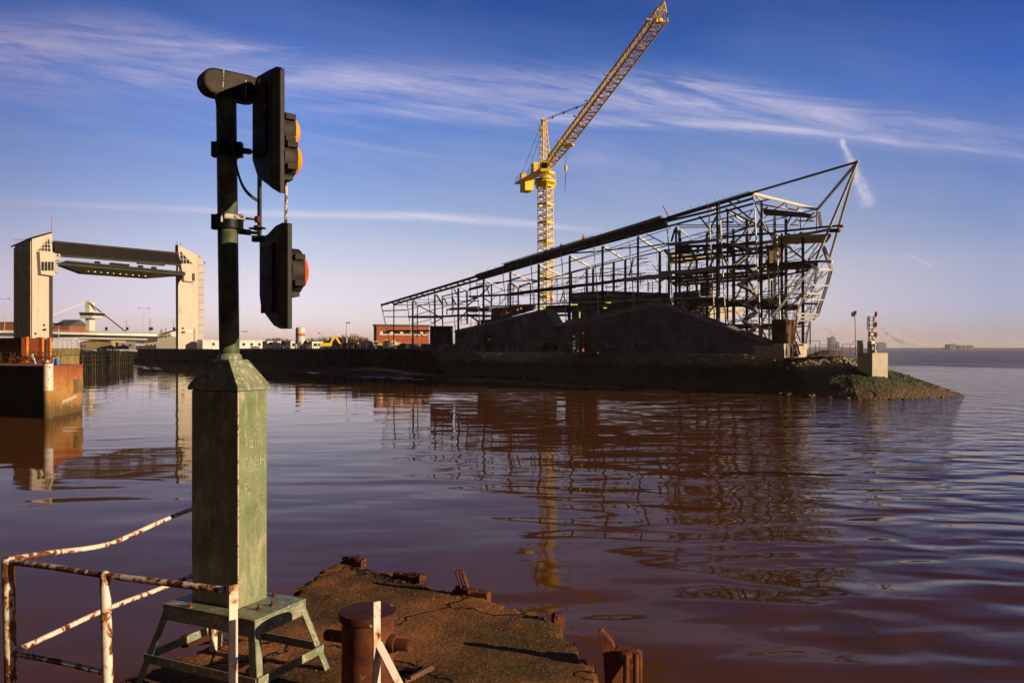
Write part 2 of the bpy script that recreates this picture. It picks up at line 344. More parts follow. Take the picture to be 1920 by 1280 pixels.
# ---------------------------------------------------------------- water
def water_mat():
    m, k, b = new_mat('muddy_river_water')
    pos = k.new('NewGeometry').outputs['Position']
    sp = k.new('SeparateXYZ'); k.l.new(pos, sp.inputs[0]); x, y = sp.outputs[0], sp.outputs[1]
    def vec(sx, sy, ang=0.0):
        mp = k.new('Mapping'); mp.inputs['Scale'].default_value = (sx, sy, 1); mp.inputs['Rotation'].default_value = (0, 0, ang); k.l.new(pos, mp.inputs[0]); return mp.outputs[0]
    # smooth swell, livelier towards the open estuary on the right, calmer in the river mouth
    side = k.math('SUBTRACT', x, k.math('MULTIPLY', y, .16))
    live = k.math('MULTIPLY_ADD', k.ramp(k.math('MULTIPLY_ADD', side, 1 / 60, .35), [(0, 0.10), (.3, .34), (.55, .9), (1, 1.0)]), 1.0, 0.0)
    s1 = k.noise(vec(.16, .30, .2), 1.0, 1.0, .4, .4)
    s2 = k.noise(vec(.42, .85, -.25), 1.0, 1.0, .4, .3)
    s3 = k.noise(vec(1.5, 2.8, .1), 1.0, 2.0, .5)
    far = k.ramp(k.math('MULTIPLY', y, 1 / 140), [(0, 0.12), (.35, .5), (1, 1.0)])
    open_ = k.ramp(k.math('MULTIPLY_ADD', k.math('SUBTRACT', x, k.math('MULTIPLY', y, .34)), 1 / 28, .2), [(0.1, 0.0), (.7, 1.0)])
    h = k.math('ADD', k.math('MULTIPLY', s1, .30), k.math('MULTIPLY', s2, .035))
    s4 = k.noise(vec(.22, .50, .1), 1.0, .0, .4, .6)
    h = k.math('ADD', h, k.math('MULTIPLY', s4, .10))
    h = k.math('MULTIPLY', h, live)
    h = k.math('ADD', h, k.math('MULTIPLY', k.math('MULTIPLY', s2, open_), .32))
    h = k.math('ADD', h, k.math('MULTIPLY', k.math('MULTIPLY', s3, .0042), k.math('ADD', live, k.math('MULTIPLY', k.math('MULTIPLY', open_, 34.0), k.ramp(k.math('MULTIPLY', y, .01), [(.25, 0.03), (.7, 1.0)])))))
    # rough water of the estuary beyond the point
    patch = k.noise(vec(.022, .016), 1.0, 6.0, .62)
    edge = k.math('ADD', k.math('MULTIPLY', y, 1 / 400), k.math('MULTIPLY', k.math('SUBTRACT', patch, .5), .42))
    chop = k.math('MULTIPLY', k.ramp(edge, [(.44, 0.0), (.56, 1.0)]), k.ramp(k.math('SUBTRACT', x, k.math('MULTIPLY', y, .25)), [(0, 0.0), (1, 1.0)]))
    cn = k.noise(vec(.5, .35), 1.0, 5.0, .65)
    h = k.math('ADD', h, k.math('MULTIPLY', cn, k.math('MULTIPLY', chop, 1.5)))
    silt = k.noise(vec(.05, .12), 1.0, 4, .6)
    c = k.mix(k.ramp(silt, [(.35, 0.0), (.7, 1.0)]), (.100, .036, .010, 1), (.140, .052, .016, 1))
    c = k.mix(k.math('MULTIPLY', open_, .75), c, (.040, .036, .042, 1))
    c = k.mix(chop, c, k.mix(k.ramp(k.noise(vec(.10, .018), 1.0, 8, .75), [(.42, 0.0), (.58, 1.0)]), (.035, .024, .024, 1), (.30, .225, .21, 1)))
    k.put(b.inputs['Specular IOR Level'], k.math('MULTIPLY_ADD', open_, .08, .065))
    k.put(b.inputs['Base Color'], c)
    b.inputs['IOR'].default_value = 1.333
    k.put(b.inputs['Roughness'], k.math('MULTIPLY_ADD', chop, .3, .03))
    o = k.new('Bump'); o.inputs['Strength'].default_value = 1; o.inputs['Distance'].default_value = 1.0
    k.put(o.inputs['Height'], h); k.l.new(o.outputs[0], b.inputs['Normal'])
    return m
g = MB()
S = 14000
g.add([(-S, -400, 0), (S, -400, 0), (S, S, 0), (-S, S, 0)], [(0, 1, 2, 3)])
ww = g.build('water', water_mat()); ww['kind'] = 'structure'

# ---------------------------------------------------------------- revetment bank round the point
def lerp(a, b, k): return a + (b - a) * k
def resample(pts, n):
    d = [0]
    for a, b in zip(pts, pts[1:]): d.append(d[-1] + 1)
    out = []
    for i in range(n):
        s = i / (n - 1) * d[-1]; j = min(int(s), len(pts) - 2); out.append(lerp(pts[j], pts[j + 1], s - j))
    return out
shore = [at_z(u, v, 0) for u, v in [(838, 701), (960, 706), (1100, 715), (1220, 725), (1310, 731), (1420, 737), (1510, 742), (1560, 746), (1610, 749), (1650, 749.5), (1690, 749), (1750, 746), (1808, 742)]]
def dz(u, d, z): return V(((u - CX) / F * d, d, z))
crest = [dz(*q) for q in [(808, 161, 4.6), (960, 149, 4.5), (1100, 128, 4.4), (1220, 112, 4.35), (1310, 104, 4.3), (1390, 98.5, 4.25), (1460, 94.5, 4.25), (1530, 92, 4.2), (1580, 90.5, 4.1), (1625, 89.5, 3.6), (1660, 89, 2.8), (1730, 87.5, 1.5), (1809, 85.2, .02)]]
NS, NK = 900, 60
sh, cr = resample(shore, NS), resample(crest, NS)
def bank_mat():
    m, k, b = new_mat('stone_revetment')
    pos = k.new('NewGeometry').outputs['Position']
    sp = k.new('SeparateXYZ'); k.l.new(pos, sp.inputs[0]); z = sp.outputs[2]
    vo = k.new('TexVoronoi'); vo.inputs['Scale'].default_value = 3.2; k.l.new(pos, vo.inputs['Vector'])
    cell = k.new('SeparateColor'); k.l.new(vo.outputs['Color'], cell.inputs[0])
    stone = k.mix(cell.outputs[0], (.16, .125, .09, 1), (.46, .37, .26, 1))
    nse = k.noise(pos, .35, 5, .6)
    lvl = k.math('ADD', z, k.math('MULTIPLY', k.math('SUBTRACT', nse, .5), 1.6))
    weed = k.mix(k.ramp(k.noise(pos, 1.1, 5), [(.35, 0.0), (.7, 1.0)]), (.018, .028, .005, 1), (.055, .075, .012, 1))
    mud = k.mix(k.noise(pos, 2, 4), (.075, .045, .020, 1), (.15, .09, .040, 1))
    c = k.mix(k.ramp(k.math('MULTIPLY', lvl, .2), [(.10, 0.0), (.30, 1.0)]), mud, weed)
    east = k.math('MULTIPLY', k.ramp(k.math('MULTIPLY', sp.outputs[0], .02), [(.3, 0.0), (.62, 1.0)]), .9)
    up = k.ramp(k.math('MULTIPLY', lvl, .2), [(.50, 0.0), (.68, 1.0)])
    c = k.mix(up, c, stone)
    c = k.mix(k.math('MULTIPLY', k.ramp(k.math('MULTIPLY', y_ := sp.outputs[1], .005), [(.5, 0.0), (.68, 1.0)]), up), c, (.13, .145, .11, 1))
    k.put(b.inputs['Base Color'], c); b.inputs['Roughness'].default_value = .85
    h = k.math('ADD', k.math('MULTIPLY', vo.outputs['Distance'], -1.0), k.noise(pos, 5, 3))
    bump(k, b, h, 1.0, .11)
    return m
g = MB()
for i in range(NS):
    a = V((sh[i].x, sh[i].y, -.4)) + (sh[i] - cr[i]).normalized() * .6; b = cr[i]
    for j in range(NK):
        k = j / (NK - 1); p = lerp(a, b, k)
        wd_ = min(1, (b - a).length / 9); bulge = math.sin(k * math.pi) * .35 * wd_
        r = (noise.noise(p * .7) * .16 + noise.noise(p * 3.7) * .05) * wd_
        f1 = noise.voronoi(p * 1.9)[0][0]; r = r * .8 + (.45 - f1) * (.40 if k > .60 else .07) * wd_
        if k > .97: r *= .3
        g.v.append(p + V((0, 0, bulge + r)))
for i in range(NS - 1):
    for j in range(NK - 1):
        g.f.append((i * NK + j, i * NK + j + 1, (i + 1) * NK + j + 1, (i + 1) * NK + j))
k0 = len(g.v)                                                # far side of the point, down to the estuary
bk = [cr[i] for i in range(0, NS, 6)]
for p in bk:
    q = V((p.x + 2.5, p.y + 9, -1)); g.v += [p, q]
lo = int(len(bk) * 8.2 / 12)
for i in range(lo, len(bk) - 1): g.f.append((k0 + 2 * i, k0 + 2 * i + 1, k0 + 2 * i + 3, k0 + 2 * i + 2))
o = g.build('river_bank', bank_mat()); o['kind'] = 'structure'
# flat yard behind the bank
QUAY = [(808, 161), (700, 166), (595, 182), (497, 215), (420, 244), (362, 262), (330, 266), (318, 285), (312, 335)]
pts = [crest[i] for i in range(8, -1, -1)] + [dz(u, d, 4.65) for u, d in QUAY[1:]] + [V((-700, 336, 4.7)), V((-700, 1500, 5)), V((420, 1500, 4.6)), V((60, 300, 4.3)), V((41, 140, 4.2)), V((41.5, 108, 4.2)), V((39, 95, 4.15))]
me = bpy.data.meshes.new('ground'); tri = geometry.tessellate_polygon([[V((p.x, p.y, 0)) for p in pts]])
me.from_pydata(pts, [], [tuple(f) for f in tri]); me.materials.append(MAT['ground'])
o = bpy.data.objects.new('ground', me); C.objects.link(o); o['kind'] = 'structure'
bm = bmesh.new(); bm.from_mesh(me); bmesh.ops.recalc_face_normals(bm, faces=bm.faces); bm.to_mesh(me); bm.free()
if me.polygons[0].normal.z < 0: me.flip_normals()

# quay wall of dark piles, mud in front of it
def wall_run(pts, zb, zt, thick, step, ribs, g, rg):
    for (p, q) in zip(pts, pts[1:]):
        d = (q - p); L = d.length; d.normalize(); n = V((d.y, -d.x, 0))
        if n.y > 0: n = -n
        g.hexa([V((a.x, a.y, zb)) for a in (p, q, q - n * thick, p - n * thick)], [V((a.x, a.y, zt)) for a in (p, q, q - n * thick, p - n * thick)])
        if ribs:
            for i in range(int(L / step)):
                c = p + d * (i + .5) * step + n * .2
                rg.box(V((c.x, c.y, zb)), step * .45, .4, zt - zb - .5, math.atan2(d.y, d.x))
qp = [dz(u, d, 0) for u, d in QUAY]
th = thing('quay_wall', qp[2], 'long dark piled quay wall across the river below the cabins and white silo', 'quay wall')
g, rg, cg = MB(), MB(), MB()
wall_run(qp[:5], -1, 4.75, 1.2, 1.3, True, g, rg)
wall_run([p + V((0, 0, 0)) for p in qp[:5]], 4.76, 5.0, 1.4, 1, False, cg, None)
g.build('wall_face', 'quay', th); rg.build('pile', 'quay', th); cg.build('coping', 'cope', th)
g = MB()
mp = [at_z(u, v, 0) for u, v in [(838, 701), (700, 702), (600, 696), (500, 690), (430, 685)]]
for i in range(4):
    a, b, c, d = mp[i], mp[i + 1], qp[i + 1], qp[i]
    g.add([V((a.x, a.y, -.1)), V((b.x, b.y, -.1)), V((c.x, c.y, 1.3)), V((d.x, d.y, 1.3))], [(0, 1, 2, 3)])
o = g.build('mud_foreshore', 'mud'); o['kind'] = 'structure'

# thin foam on the slack water under the quay
g = MB()
for u, v, w_, h_ in ((720, 707, 26, 1.4), (755, 709, 34, 1.6), (780, 711, 20, 1.2), (690, 706, 16, 1.0), (585, 698, 14, .8), (592, 700, 10, .9), (240, 686, 30, .8), (285, 690, 24, .9), (300, 693, 12, .8), (265, 687, 16, .7)):
    for j in range(5):
        cu, cv = u + rnd.uniform(-.5, .5) * w_, v + rnd.uniform(-.5, .5) * h_ * 2; n_ = 12
        ps = [at_z(cu + math.cos(2 * math.pi * i / n_) * w_ * .4 * rnd.uniform(.4, 1), cv + math.sin(2 * math.pi * i / n_) * h_ * .5 * rnd.uniform(.5, 1), .012 + .002 * j) for i in range(n_)]
        g.add(ps, [tuple(range(n_))])
o = g.build('foam', 'foam'); o['kind'] = 'stuff'; o['label'] = 'thin streaks of pale foam floating below the quay'
# weedy stones along the waterline
rocks = []
for i, (u, v) in enumerate([(903, 706), (940, 706.5), (975, 707), (990, 708), (1010, 709.5), (1035, 710), (1052, 711), (1073, 713), (1098, 715.5), (1118, 717), (1133, 718), (1150, 719), (1168, 721), (1205, 724), (1232, 726), (1262, 728), (1290, 730), (1305, 731), (1330, 732.5), (1355, 734), (1400, 737), (1418, 737.5), (1465, 740.5), (1480, 741.5), (1510, 742.5), (1523, 744), (1557, 747), (1590, 748.5), (1640, 751), (1670, 750.5), (1695, 751), (1720, 750), (1768, 747)]):
    p = at_z(u, v, 0)
    bm = bmesh.new(); bmesh.ops.create_icosphere(bm, subdivisions=2, radius=1)
    sz = rnd.uniform(.24, .46) * (1.3 if u in (1133, 1465) else 1) * (.55 if u > 1480 else 1)
    if u in (1523,): sz = .5
    sd = V((rnd.random() * 90, rnd.random() * 90, i * 7))
    for q in bm.verts: q.co *= (.75 + .55 * noise.noise(q.co * 1.3 + sd)) * sz; q.co.z *= rnd.uniform(.85, 1.0); q.co.x *= 1.5; q.co.z *= .7
    me = bpy.data.meshes.new('shore_rock'); bm.to_mesh(me); bm.free(); me.materials.append(MAT['rock'])
    o = bpy.data.objects.new('shore_rock', me); C.objects.link(o); o.location = p + V((0, .15, .12)); o.rotation_euler = (0, 0, rnd.random() * 6)
    tag(o, 'one of the small weedy rocks along the waterline below the stone bank', 'rock', 'rocks along the waterline')

# ---------------------------------------------------------------- pier deck
HD = 2.2; ZD = EYE - HD
edge = [(-400, 2400), (150, 1340), (205, 1285), (300, 1243), (400, 1206), (500, 1150), (560, 1102), (590, 1070), (615, 1060), (645, 1050), (700, 1064), (760, 1084), (830, 1106), (905, 1122), (975, 1143), (1040, 1162), (1062, 1190), (1095, 1232), (1135, 1285), (1190, 1370), (1300, 1700), (1500, 2600)]
poly = [at_z(u, v, ZD) for u, v in edge]
poly = [V((p.x, p.y)) for p in poly]
from mathutils.geometry import intersect_point_line
def inside(x, y):
    r = False; n = len(poly); j = n - 1
    for i in range(n):
        a, b = poly[i], poly[j]
        if (a.y > y) != (b.y > y) and x < (b.x - a.x) * (y - a.y) / (b.y - a.y) + a.x: r = not r
        j = i
    return r
ST = .045
x0, x1, y0, y1 = -4.2, 2.6, 1.4, 8.6
nx, ny = int((x1 - x0) / ST), int((y1 - y0) / ST)
bm = bmesh.new(); grid = {}
def gv(i, j):
    if (i, j) not in grid:
        x, y = x0 + i * ST, y0 + j * ST
        z = ZD + noise.noise(V((x * 1.1, y * 1.1, 0))) * .02 + noise.noise(V((x * 4, y * 4, 3))) * .012 + noise.noise(V((x * 14, y * 14, 3))) * .008
        grid[i, j] = bm.verts.new((x + rnd.uniform(-.2, .2) * ST, y + rnd.uniform(-.2, .2) * ST, z))
    return grid[i, j]
for i in range(nx):
    for j in range(ny):
        x, y = x0 + (i + .5) * ST, y0 + (j + .5) * ST
        w_ = V((noise.noise(V((x * 2.3, y * 2.3, 8))), noise.noise(V((x * 2.3, y * 2.3, 18))))) * .07
        w_ += V((noise.noise(V((x * 8, y * 8, 8))), noise.noise(V((x * 8, y * 8, 18))))) * .03
        if inside(x + w_.x, y + w_.y): bm.faces.new([gv(i, j), gv(i + 1, j), gv(i + 1, j + 1), gv(i, j + 1)])
bm.faces.ensure_lookup_table()
be = [e for e in bm.edges if e.is_boundary]
bv = set(v for e in be for v in e.verts)
for v in bv: v.co.z -= rnd.uniform(.0, .035)
top = set(bm.faces)
for dpt in (.06, .12, .35, 1.2, 3.2):
    ret = bmesh.ops.extrude_edge_only(bm, edges=be)
    nv = [q for q in ret['geom'] if isinstance(q, bmesh.types.BMVert)]; be = [q for q in ret['geom'] if isinstance(q, bmesh.types.BMEdge) and q.is_boundary]
    for v in nv: v.co.z -= dpt; v.co += V((rnd.uniform(-1, 1) * .02, rnd.uniform(-1, 1) * .02, 0))
bmesh.ops.recalc_face_normals(bm, faces=bm.faces)
me = bpy.data.meshes.new('pier_deck'); bm.to_mesh(me); bm.free()
me.materials.append(MAT['deck'])
o = bpy.data.objects.new('pier_deck', me); C.objects.link(o); o['kind'] = 'structure'
smoothmesh(o); me.set_sharp_from_angle(angle=R(50))
# loose grit on the deck
g = MB()
for i in range(5200):
    x, y = rnd.uniform(-3, 1.8), rnd.uniform(3, 8.3)
    if not inside(x, y) or not inside(x + .07, y + .07) or not inside(x - .07, y - .07): continue
    r = rnd.choice([.003, .003, .004, .005, .007]); c = V((x, y, ZD + noise.noise(V((x * 1.1, y * 1.1, 0))) * .02 + noise.noise(V((x * 4, y * 4, 3))) * .012))
    a = rnd.random() * 6
    g.add([c + V((math.cos(a + q) * r, math.sin(a + q) * r, -.002)) for q in (0, 2.1, 4.2)] + [c + V((rnd.uniform(-.3, .3) * r, rnd.uniform(-.3, .3) * r, r * 1.1))], [(0, 1, 3), (1, 2, 3), (2, 0, 3)])
o = g.build('grit', 'grit'); o['kind'] = 'stuff'; o['label'] = 'loose grit and chippings scattered over the brown pier deck'

# ---------------------------------------------------------------- signal mast on its stand
TH = R(27); E1 = V((-math.cos(TH), math.sin(TH), 0)); E2 = V((math.sin(TH), math.cos(TH), 0)); UP = V((0, 0, 1))
ZB = EYE - 1.7                                               # top of the stand
FC = V((-1.787, 5.19, ZB)); W1, W2 = .427, .263; BH = 1.42
mast = thing('signal_mast', V((-1.92, 5.40, ZD)), 'tall green signal mast with black lamp heads on a splayed stand at the pier end', 'signal mast')
ctr = FC + E1 * W1 / 2 + E2 * W2 / 2
g = MB()
def brick(o, a, b, c): return ([o, o + a, o + a + b, o + b], [o + c, o + a + c, o + a + b + c, o + b + c])
g.hexa(*brick(FC, E1 * W1, E2 * W2, UP * BH)); cab = g.build('cabinet', 'green_cab', mast, bevel=.008)
g = MB(); g.bar(FC - E1 * .001 - E2 * .001 + UP * .01, FC - E1 * .001 - E2 * .001 + UP * (BH - .005), .010, .010, up=E1); g.build('worn_edge', 'flake_peach', mast)
g = MB(); ov = .018
q = [FC + UP * BH - E1 * ov - E2 * ov, FC + UP * BH + E1 * (W1 + ov) - E2 * ov, FC + UP * BH + E1 * (W1 + ov) + E2 * (W2 + ov), FC + UP * BH - E1 * ov + E2 * (W2 + ov)]
t0 = ctr + UP * (BH + .205); r = .085
tq = [t0 - E1 * r - E2 * r, t0 + E1 * r - E2 * r, t0 + E1 * r + E2 * r, t0 - E1 * r + E2 * r]
g.hexa([p + UP * .002 for p in q], [p + UP * .028 for p in q]); g.hexa([p + UP * .0285 for p in q], tq)
g.build('pyramid_cap', 'green', mast, bevel=.004)
# pole with weld collar
pb = V((ctr.x, ctr.y, ZB + BH + .18)); pt = V((-1.94, 5.404, EYE + 1.74))
g = MB(); g.pipe([pb, lerp(pb, pt, .3), lerp(pb, pt, .7), pt], .066, 28); g.build('pole', 'pole', mast, smooth=True)
g = MB(); g.lathe(pb + UP * .02, [(.07, 0), (.082, .008), (.078, .03), (.067, .045)], 28); g.build('weld_collar', 'green', mast, smooth=True)
# scratched writing
def strokes(o, eh, ev, h, segs, nrm, wdt, g):
    for s in segs:
        for (xa, ya), (xb, yb) in zip(s, s[1:]):
            a = o + eh * xa * h + ev * ya * h + nrm * .003; b = o + eh * xb * h + ev * yb * h + nrm * .003
            d = (b - a); a -= d * .04; b += d * .04
            g.bar(a, b, wdt * rnd.uniform(.7, 1.2), .0015, up=nrm)
LET = {'A': [[(0, 0), (.32, 1), (.62, 0)], [(.12, .42), (.52, .42)]], 'Z': [[(0, 1), (.6, .95), (0, .03), (.66, .06)]], 'I': [[(.15, 0), (.18, 1)]], 'M': [[(0, 0), (.08, 1), (.38, .35), (.7, 1), (.8, 0)]],
       'S': [[(.55, .9), (.3, 1), (.05, .8), (.15, .55), (.5, .45), (.55, .15), (.3, 0), (0, .12)]], 'H': [[(0, 0), (.03, 1)], [(.55, 0), (.58, 1)], [(.02, .5), (.57, .52)]], 'N': [[(0, 0), (.02, 1), (.5, 0), (.55, 1)]],
       'O': [[(.25, 0), (.05, .5), (.25, 1), (.48, .5), (.25, 0)]], 'W': [[(0, 1), (.2, 0), (.4, .7), (.6, 0), (.8, 1)]], 'Y': [[(0, 1), (.3, .5)], [(.6, 1), (.3, .5), (.28, 0)]]}
def word(txt, o, eh, ev, h, nrm, wdt, g, gap=.92):
    x = 0
    for ch in txt:
        if ch in LET: strokes(o + eh * x * h + ev * rnd.uniform(-.05, .05) * h, eh, ev, h, LET[ch], nrm, wdt, g)
        x += .5 if ch == 'I' else (1.05 if ch in 'MW' else gap)
g = MB(); n2 = -E1                                            # right face
def rf(a, b): return FC + E2 * W2 * a + UP * BH * (1 - b)
word('AZIM', rf(.20, .268), E2, UP, .048, n2, .0035, g)
g.build('scratched_word', 'scratch', mast); g = MB()
word('ASH', rf(.32, .352), E2, UP, .064, n2, .0038, g, .86)
g.build('scratched_word', 'scratch', mast); g = MB()
word('O', rf(.50, .405), E2, UP, .028, n2, .0028, g)
word('N', rf(.30, .455), E2, UP, .035, n2, .0025, g)
strokes(rf(.56, .165), E2, UP, .03, [[(0, .4), (1.1, .8), (.9, .1)], [(.3, 0), (1.3, .3)]], n2, .0028, g)
strokes(rf(.60, .19), E2, UP, .02, [[(0, .1), (.5, .6), (.9, .1), (1.4, .5), (2, .2)]], n2, .0028, g)
for i in range(9): strokes(rf(.55 + i * .038, .585 - i * .012), E2, UP, .03, [[(0, 0), (.2, .9)]], n2, .0026, g)
strokes(rf(.35, .38), E2, UP, .02, [[(0, .2), (2.5, .5), (5, .4)]], n2, .0016, g)
g.build('scratched_marks', 'scratch', mast)
g = MB(); n1 = -E2                                            # left face
def lf(a, b): return FC + E1 * W1 * a + UP * BH * (1 - b)
word('NAZ', lf(.42, .255), -E1, UP, .045, n1, .0022, g)
strokes(lf(.58, .25), -E1, UP, .07, [[(.1, 0), (.3, 1)]], n1, .0025, g)
word('WY', lf(.62, .545), -E1, UP, .06, n1, .0022, g)
strokes(lf(.72, .66), -E1, UP, .07, [[(0, 0), (0, 1), (1.0, 1), (1.0, 0), (0, 0)], [(.5, 1), (.5, 0)], [(1.25, 0), (1.3, 1.1)], [(1.1, 1), (1.6, 1)]], n1, .0022, g)
strokes(lf(.74, .76), -E1, UP, .09, [[(0, 1), (1, 1)], [(0, .9), (1, .1)], [(0, 0), (1.1, 0)]], n1, .0024, g)
word('YN', lf(.85, .13), -E1, UP, .05, n1, .0018, g); word('HN', lf(.35, .13), -E1, UP, .045, n1, .0018, g)
g.build('faint_scratched_writing', 'scratch_dim', mast)
g = MB()
for a in (.22, .78):
    for b in (.14, .905): g.lathe(lf(a, b) + E2 * .002, [(.006, 0), (.006, .006)], 8, n1)
g.build('screw', 'orange_prop', mast)
# stand: top plate, apron, splayed legs, stretchers
SE1 = V((-math.cos(R(25)), math.sin(R(25)), 0)); SE2 = V((math.sin(R(25)), math.cos(R(25)), 0))
SF = V((-1.607, 4.976, ZB)); SW1, SW2 = .80, .49
g = MB(); g.hexa(*brick(SF - UP * .012, SE1 * SW1, SE2 * SW2, UP * .012)); g.build('stand_top', 'green', mast, bevel=.003)
def cor(a, b): return SF + SE1 * SW1 * a + SE2 * SW2 * b
C4 = [cor(0, 0), cor(1, 0), cor(1, 1), cor(0, 1)]
for i in range(4):
    a, b = C4[i], C4[(i + 1) % 4]; inn = (cor(.5, .5) - (a + b) / 2); inn.z = 0; inn.normalize()
    g = MB(); d = (b - a).normalized()
    g.bar(a + d * .003 - UP * .06 + inn * .006, b - d * .003 - UP * .06 + inn * .006, .008, .09); g.build('apron', 'green', mast)
feet = []
for i, p in enumerate(C4):
    out = (p - cor(.5, .5)); out.z = 0
    ox = SE1 * (.13 if out.dot(SE1) > 0 else -.13) + SE2 * (.11 if out.dot(SE2) > 0 else -.11)
    a = p - out.normalized() * .02 - UP * .014; b = V((p.x + ox.x, p.y + ox.y, ZD - .02)); feet.append((a, b))
    g = MB(); s1 = SE1 if out.dot(SE1) > 0 else -SE1; s2 = SE2 if out.dot(SE2) > 0 else -SE2
    for (e, f) in ((s1, s2), (s2, s1)):                       # steel angle: two flanges
        q = [e * .0, -f * .055, -f * .055 - e * .008, -e * .008]
        g.hexa([b + k for k in q], [a + k for k in q])
    g.build('leg', 'green', mast)
for i in range(4):
    (a, b), (c, d) = feet[i], feet[(i + 1) % 4]
    p, q = lerp(a, b, .66), lerp(c, d, .66); inn = cor(.5, .5) - (p + q) / 2; inn.z = 0; inn.normalize()
    g = MB(); g.bar(p - inn * .008, q - inn * .008, .008, .055); g.build('stretcher', 'green', mast)
g = MB()
for a, b in ((.28, .35), (.72, -.02 + .07), (.13, .55), (.88, .9), (.3, .9)):
    p = cor(a if (a, b) != (.28, .35) else .16, b)
    g.lathe(p, [(.02, 0), (.02, .012), (.009, .013), (.009, .03)], 6)
g.build('bolt', 'rust', mast)
# junction box across the pole top
jl, jr = V((-2.06, 5.29, EYE + 1.775)), V((-1.765, 5.53, EYE + 1.765))
jd = (jr - jl); jd.z = 0; jd.normalize(); jn = V((jd.y, -jd.x, 0))
L = (jr - jl).length; g = MB(); rj = .088; ol = []
for i in range(9): a = math.pi / 2 + math.pi * i / 8; ol.append((rj * .8 + math.cos(a) * rj, math.sin(a) * rj))
for i in range(9): a = -math.pi / 2 + math.pi * i / 8; ol.append((L - rj * .8 + math.cos(a) * rj, math.sin(a) * rj))
g.prism([jl + jd * x + UP * z + jn * .07 for x, z in ol], -jn * .14)
jb = g.build('junction_box', 'black_dirty', mast, bevel=.016)
g = MB()
for x, z0, z1 in ((.12, .09, -.06), (.27, .05, -.08), (.34, .09, .02), (.39, .03, -.07)): g.bar(jl + jd * x + UP * z0 * .9 + jn * .0715, jl + jd * (x - .006) + UP * z1 + jn * .0715, .005, .002, up=jn)
for x in (.10, .20, .33): g.bar(jl + jd * x + UP * .0885, jl + jd * (x + .05) + UP * .0885, .012, .002)
g.build('dropping_streak', 'flake', jb)
g = MB(); jc = lerp(jl, jr, .56); g.lathe(jc + UP * .092 + jn * .02, [(.013, -.02), (.016, 0), (.013, .012), (.004, .017)], 14); g.build('vent_knob', 'flake', jb, smooth=True)
# lamp heads: raised tray boards seen from behind, lamps on the far side
HN = V((.8, .6, 0)); HT = V((.6, -.8, 0))
def head(c, outline, lamps, lens, brim):
    g = MB()
    P = lambda s, z, n: V((c.x, c.y, 0)) + HT * s + UP * (EYE + z * .983) + HN * n
    cz = sum(z for s, z in outline) / len(outline)
    back = [P(s * .80, cz + (z - cz) * .93, -.052) for s, z in outline]; mid = [P(s, z, -.012) for s, z in outline]; frt = [P(s, z, .02) for s, z in outline]
    n = len(outline)
    g.add(back + mid + frt, [tuple(range(n))[::-1], tuple(range(2 * n, 3 * n))] + [(i, (i + 1) % n, (i + 1) % n + n, i + n) for i in range(n)] + [(i + n, (i + 1) % n + n, (i + 1) % n + 2 * n, i + 2 * n) for i in range(n)])
    h = g.build('lamp_head', 'black', mast, bevel=.004)
    g = MB(); hz_ = [P(-.12, cz - .24, -.0525), P(.10, cz - .24, -.0525), P(.10, cz + .22, -.0525), P(-.12, cz + .22, -.0525)]; g.prism(hz_, -HN * .012); g.build('back_hatch', 'black_dirty', h, bevel=.003)
    g = MB()
    for s_, z_ in ((-.09, cz - .21), (.07, cz - .21), (-.09, cz + .19), (.07, cz + .19), (-.09, cz), (.07, cz)): g.lathe(P(s_, z_, -.0645), [(.009, 0), (.009, .006), (.004, .009)], 8, -HN)
    g.build('hatch_screw', 'rust', h)
    for s, z, r, col in lamps:
        o = P(s, z, 0); g = MB(); rb = r * 1.22
        g.lathe(o, [(rb, .02), (rb, .105), (rb * .97, .11), (r * 1.02, .111)], 32, HN)
        # square hinged door with latch lugs
        for sg in (-1, 1): g.bar(o + HN * .035 + UP * rb * .55 * sg + HT * rb * .97, o + HN * .10 + UP * rb * .55 * sg + HT * rb * 1.0, .03, .035)
        g.bar(o + HN * .02 - UP * rb * 1.0, o + HN * .10 - UP * rb * 1.0, r * 1.1, .03)
        g.build('lamp_housing', 'black_dirty', h, smooth=True)
        g = MB(); g.lathe(o, [(r, .11), (r * .96, .128), (r * .82, .147), (r * .6, .162), (r * .3, .171), (r * .02, .174)], 32, HN)
        g.build('lens', col, h, smooth=True)
    return h
h1 = head(V((-1.611, 5.285, 0)), [(.225, 1.01), (.225, 1.82), (.17, 1.85), (-.12, 1.87), (-.225, 1.77), (-.225, 1.28), (-.11, 1.15)], [(.07, 1.455, .105, 'orange_lens'), (.105, 1.265, .105, 'orange_lens')], None, 0)
h2 = head(V((-1.563, 5.285, 0)), [(.225, .128), (.225, .815), (.14, .83), (-.03, .79), (-.225, .775), (-.225, .36), (-.19, .27), (-.08, .21), (.1, .13)], [(.08, .515, .125, 'red_lens')], None, 0)
g = MB()
for hh, s, z in ((h1, .05, 1.83), ): pass
g.lathe(V((-1.611, 5.285, 0)) + HT * -.02 + UP * (EYE + 1.77) - HN * .055, [(.018, 0), (.018, .006)], 12, -HN); g.build('reflector', 'yellow', h1)
g = MB(); g.lathe(V((-1.563, 5.285, 0)) + HT * .02 + UP * (EYE + .285) - HN * .055, [(.018, 0), (.018, .006)], 12, -HN); g.build('reflector', 'yellow', h2)
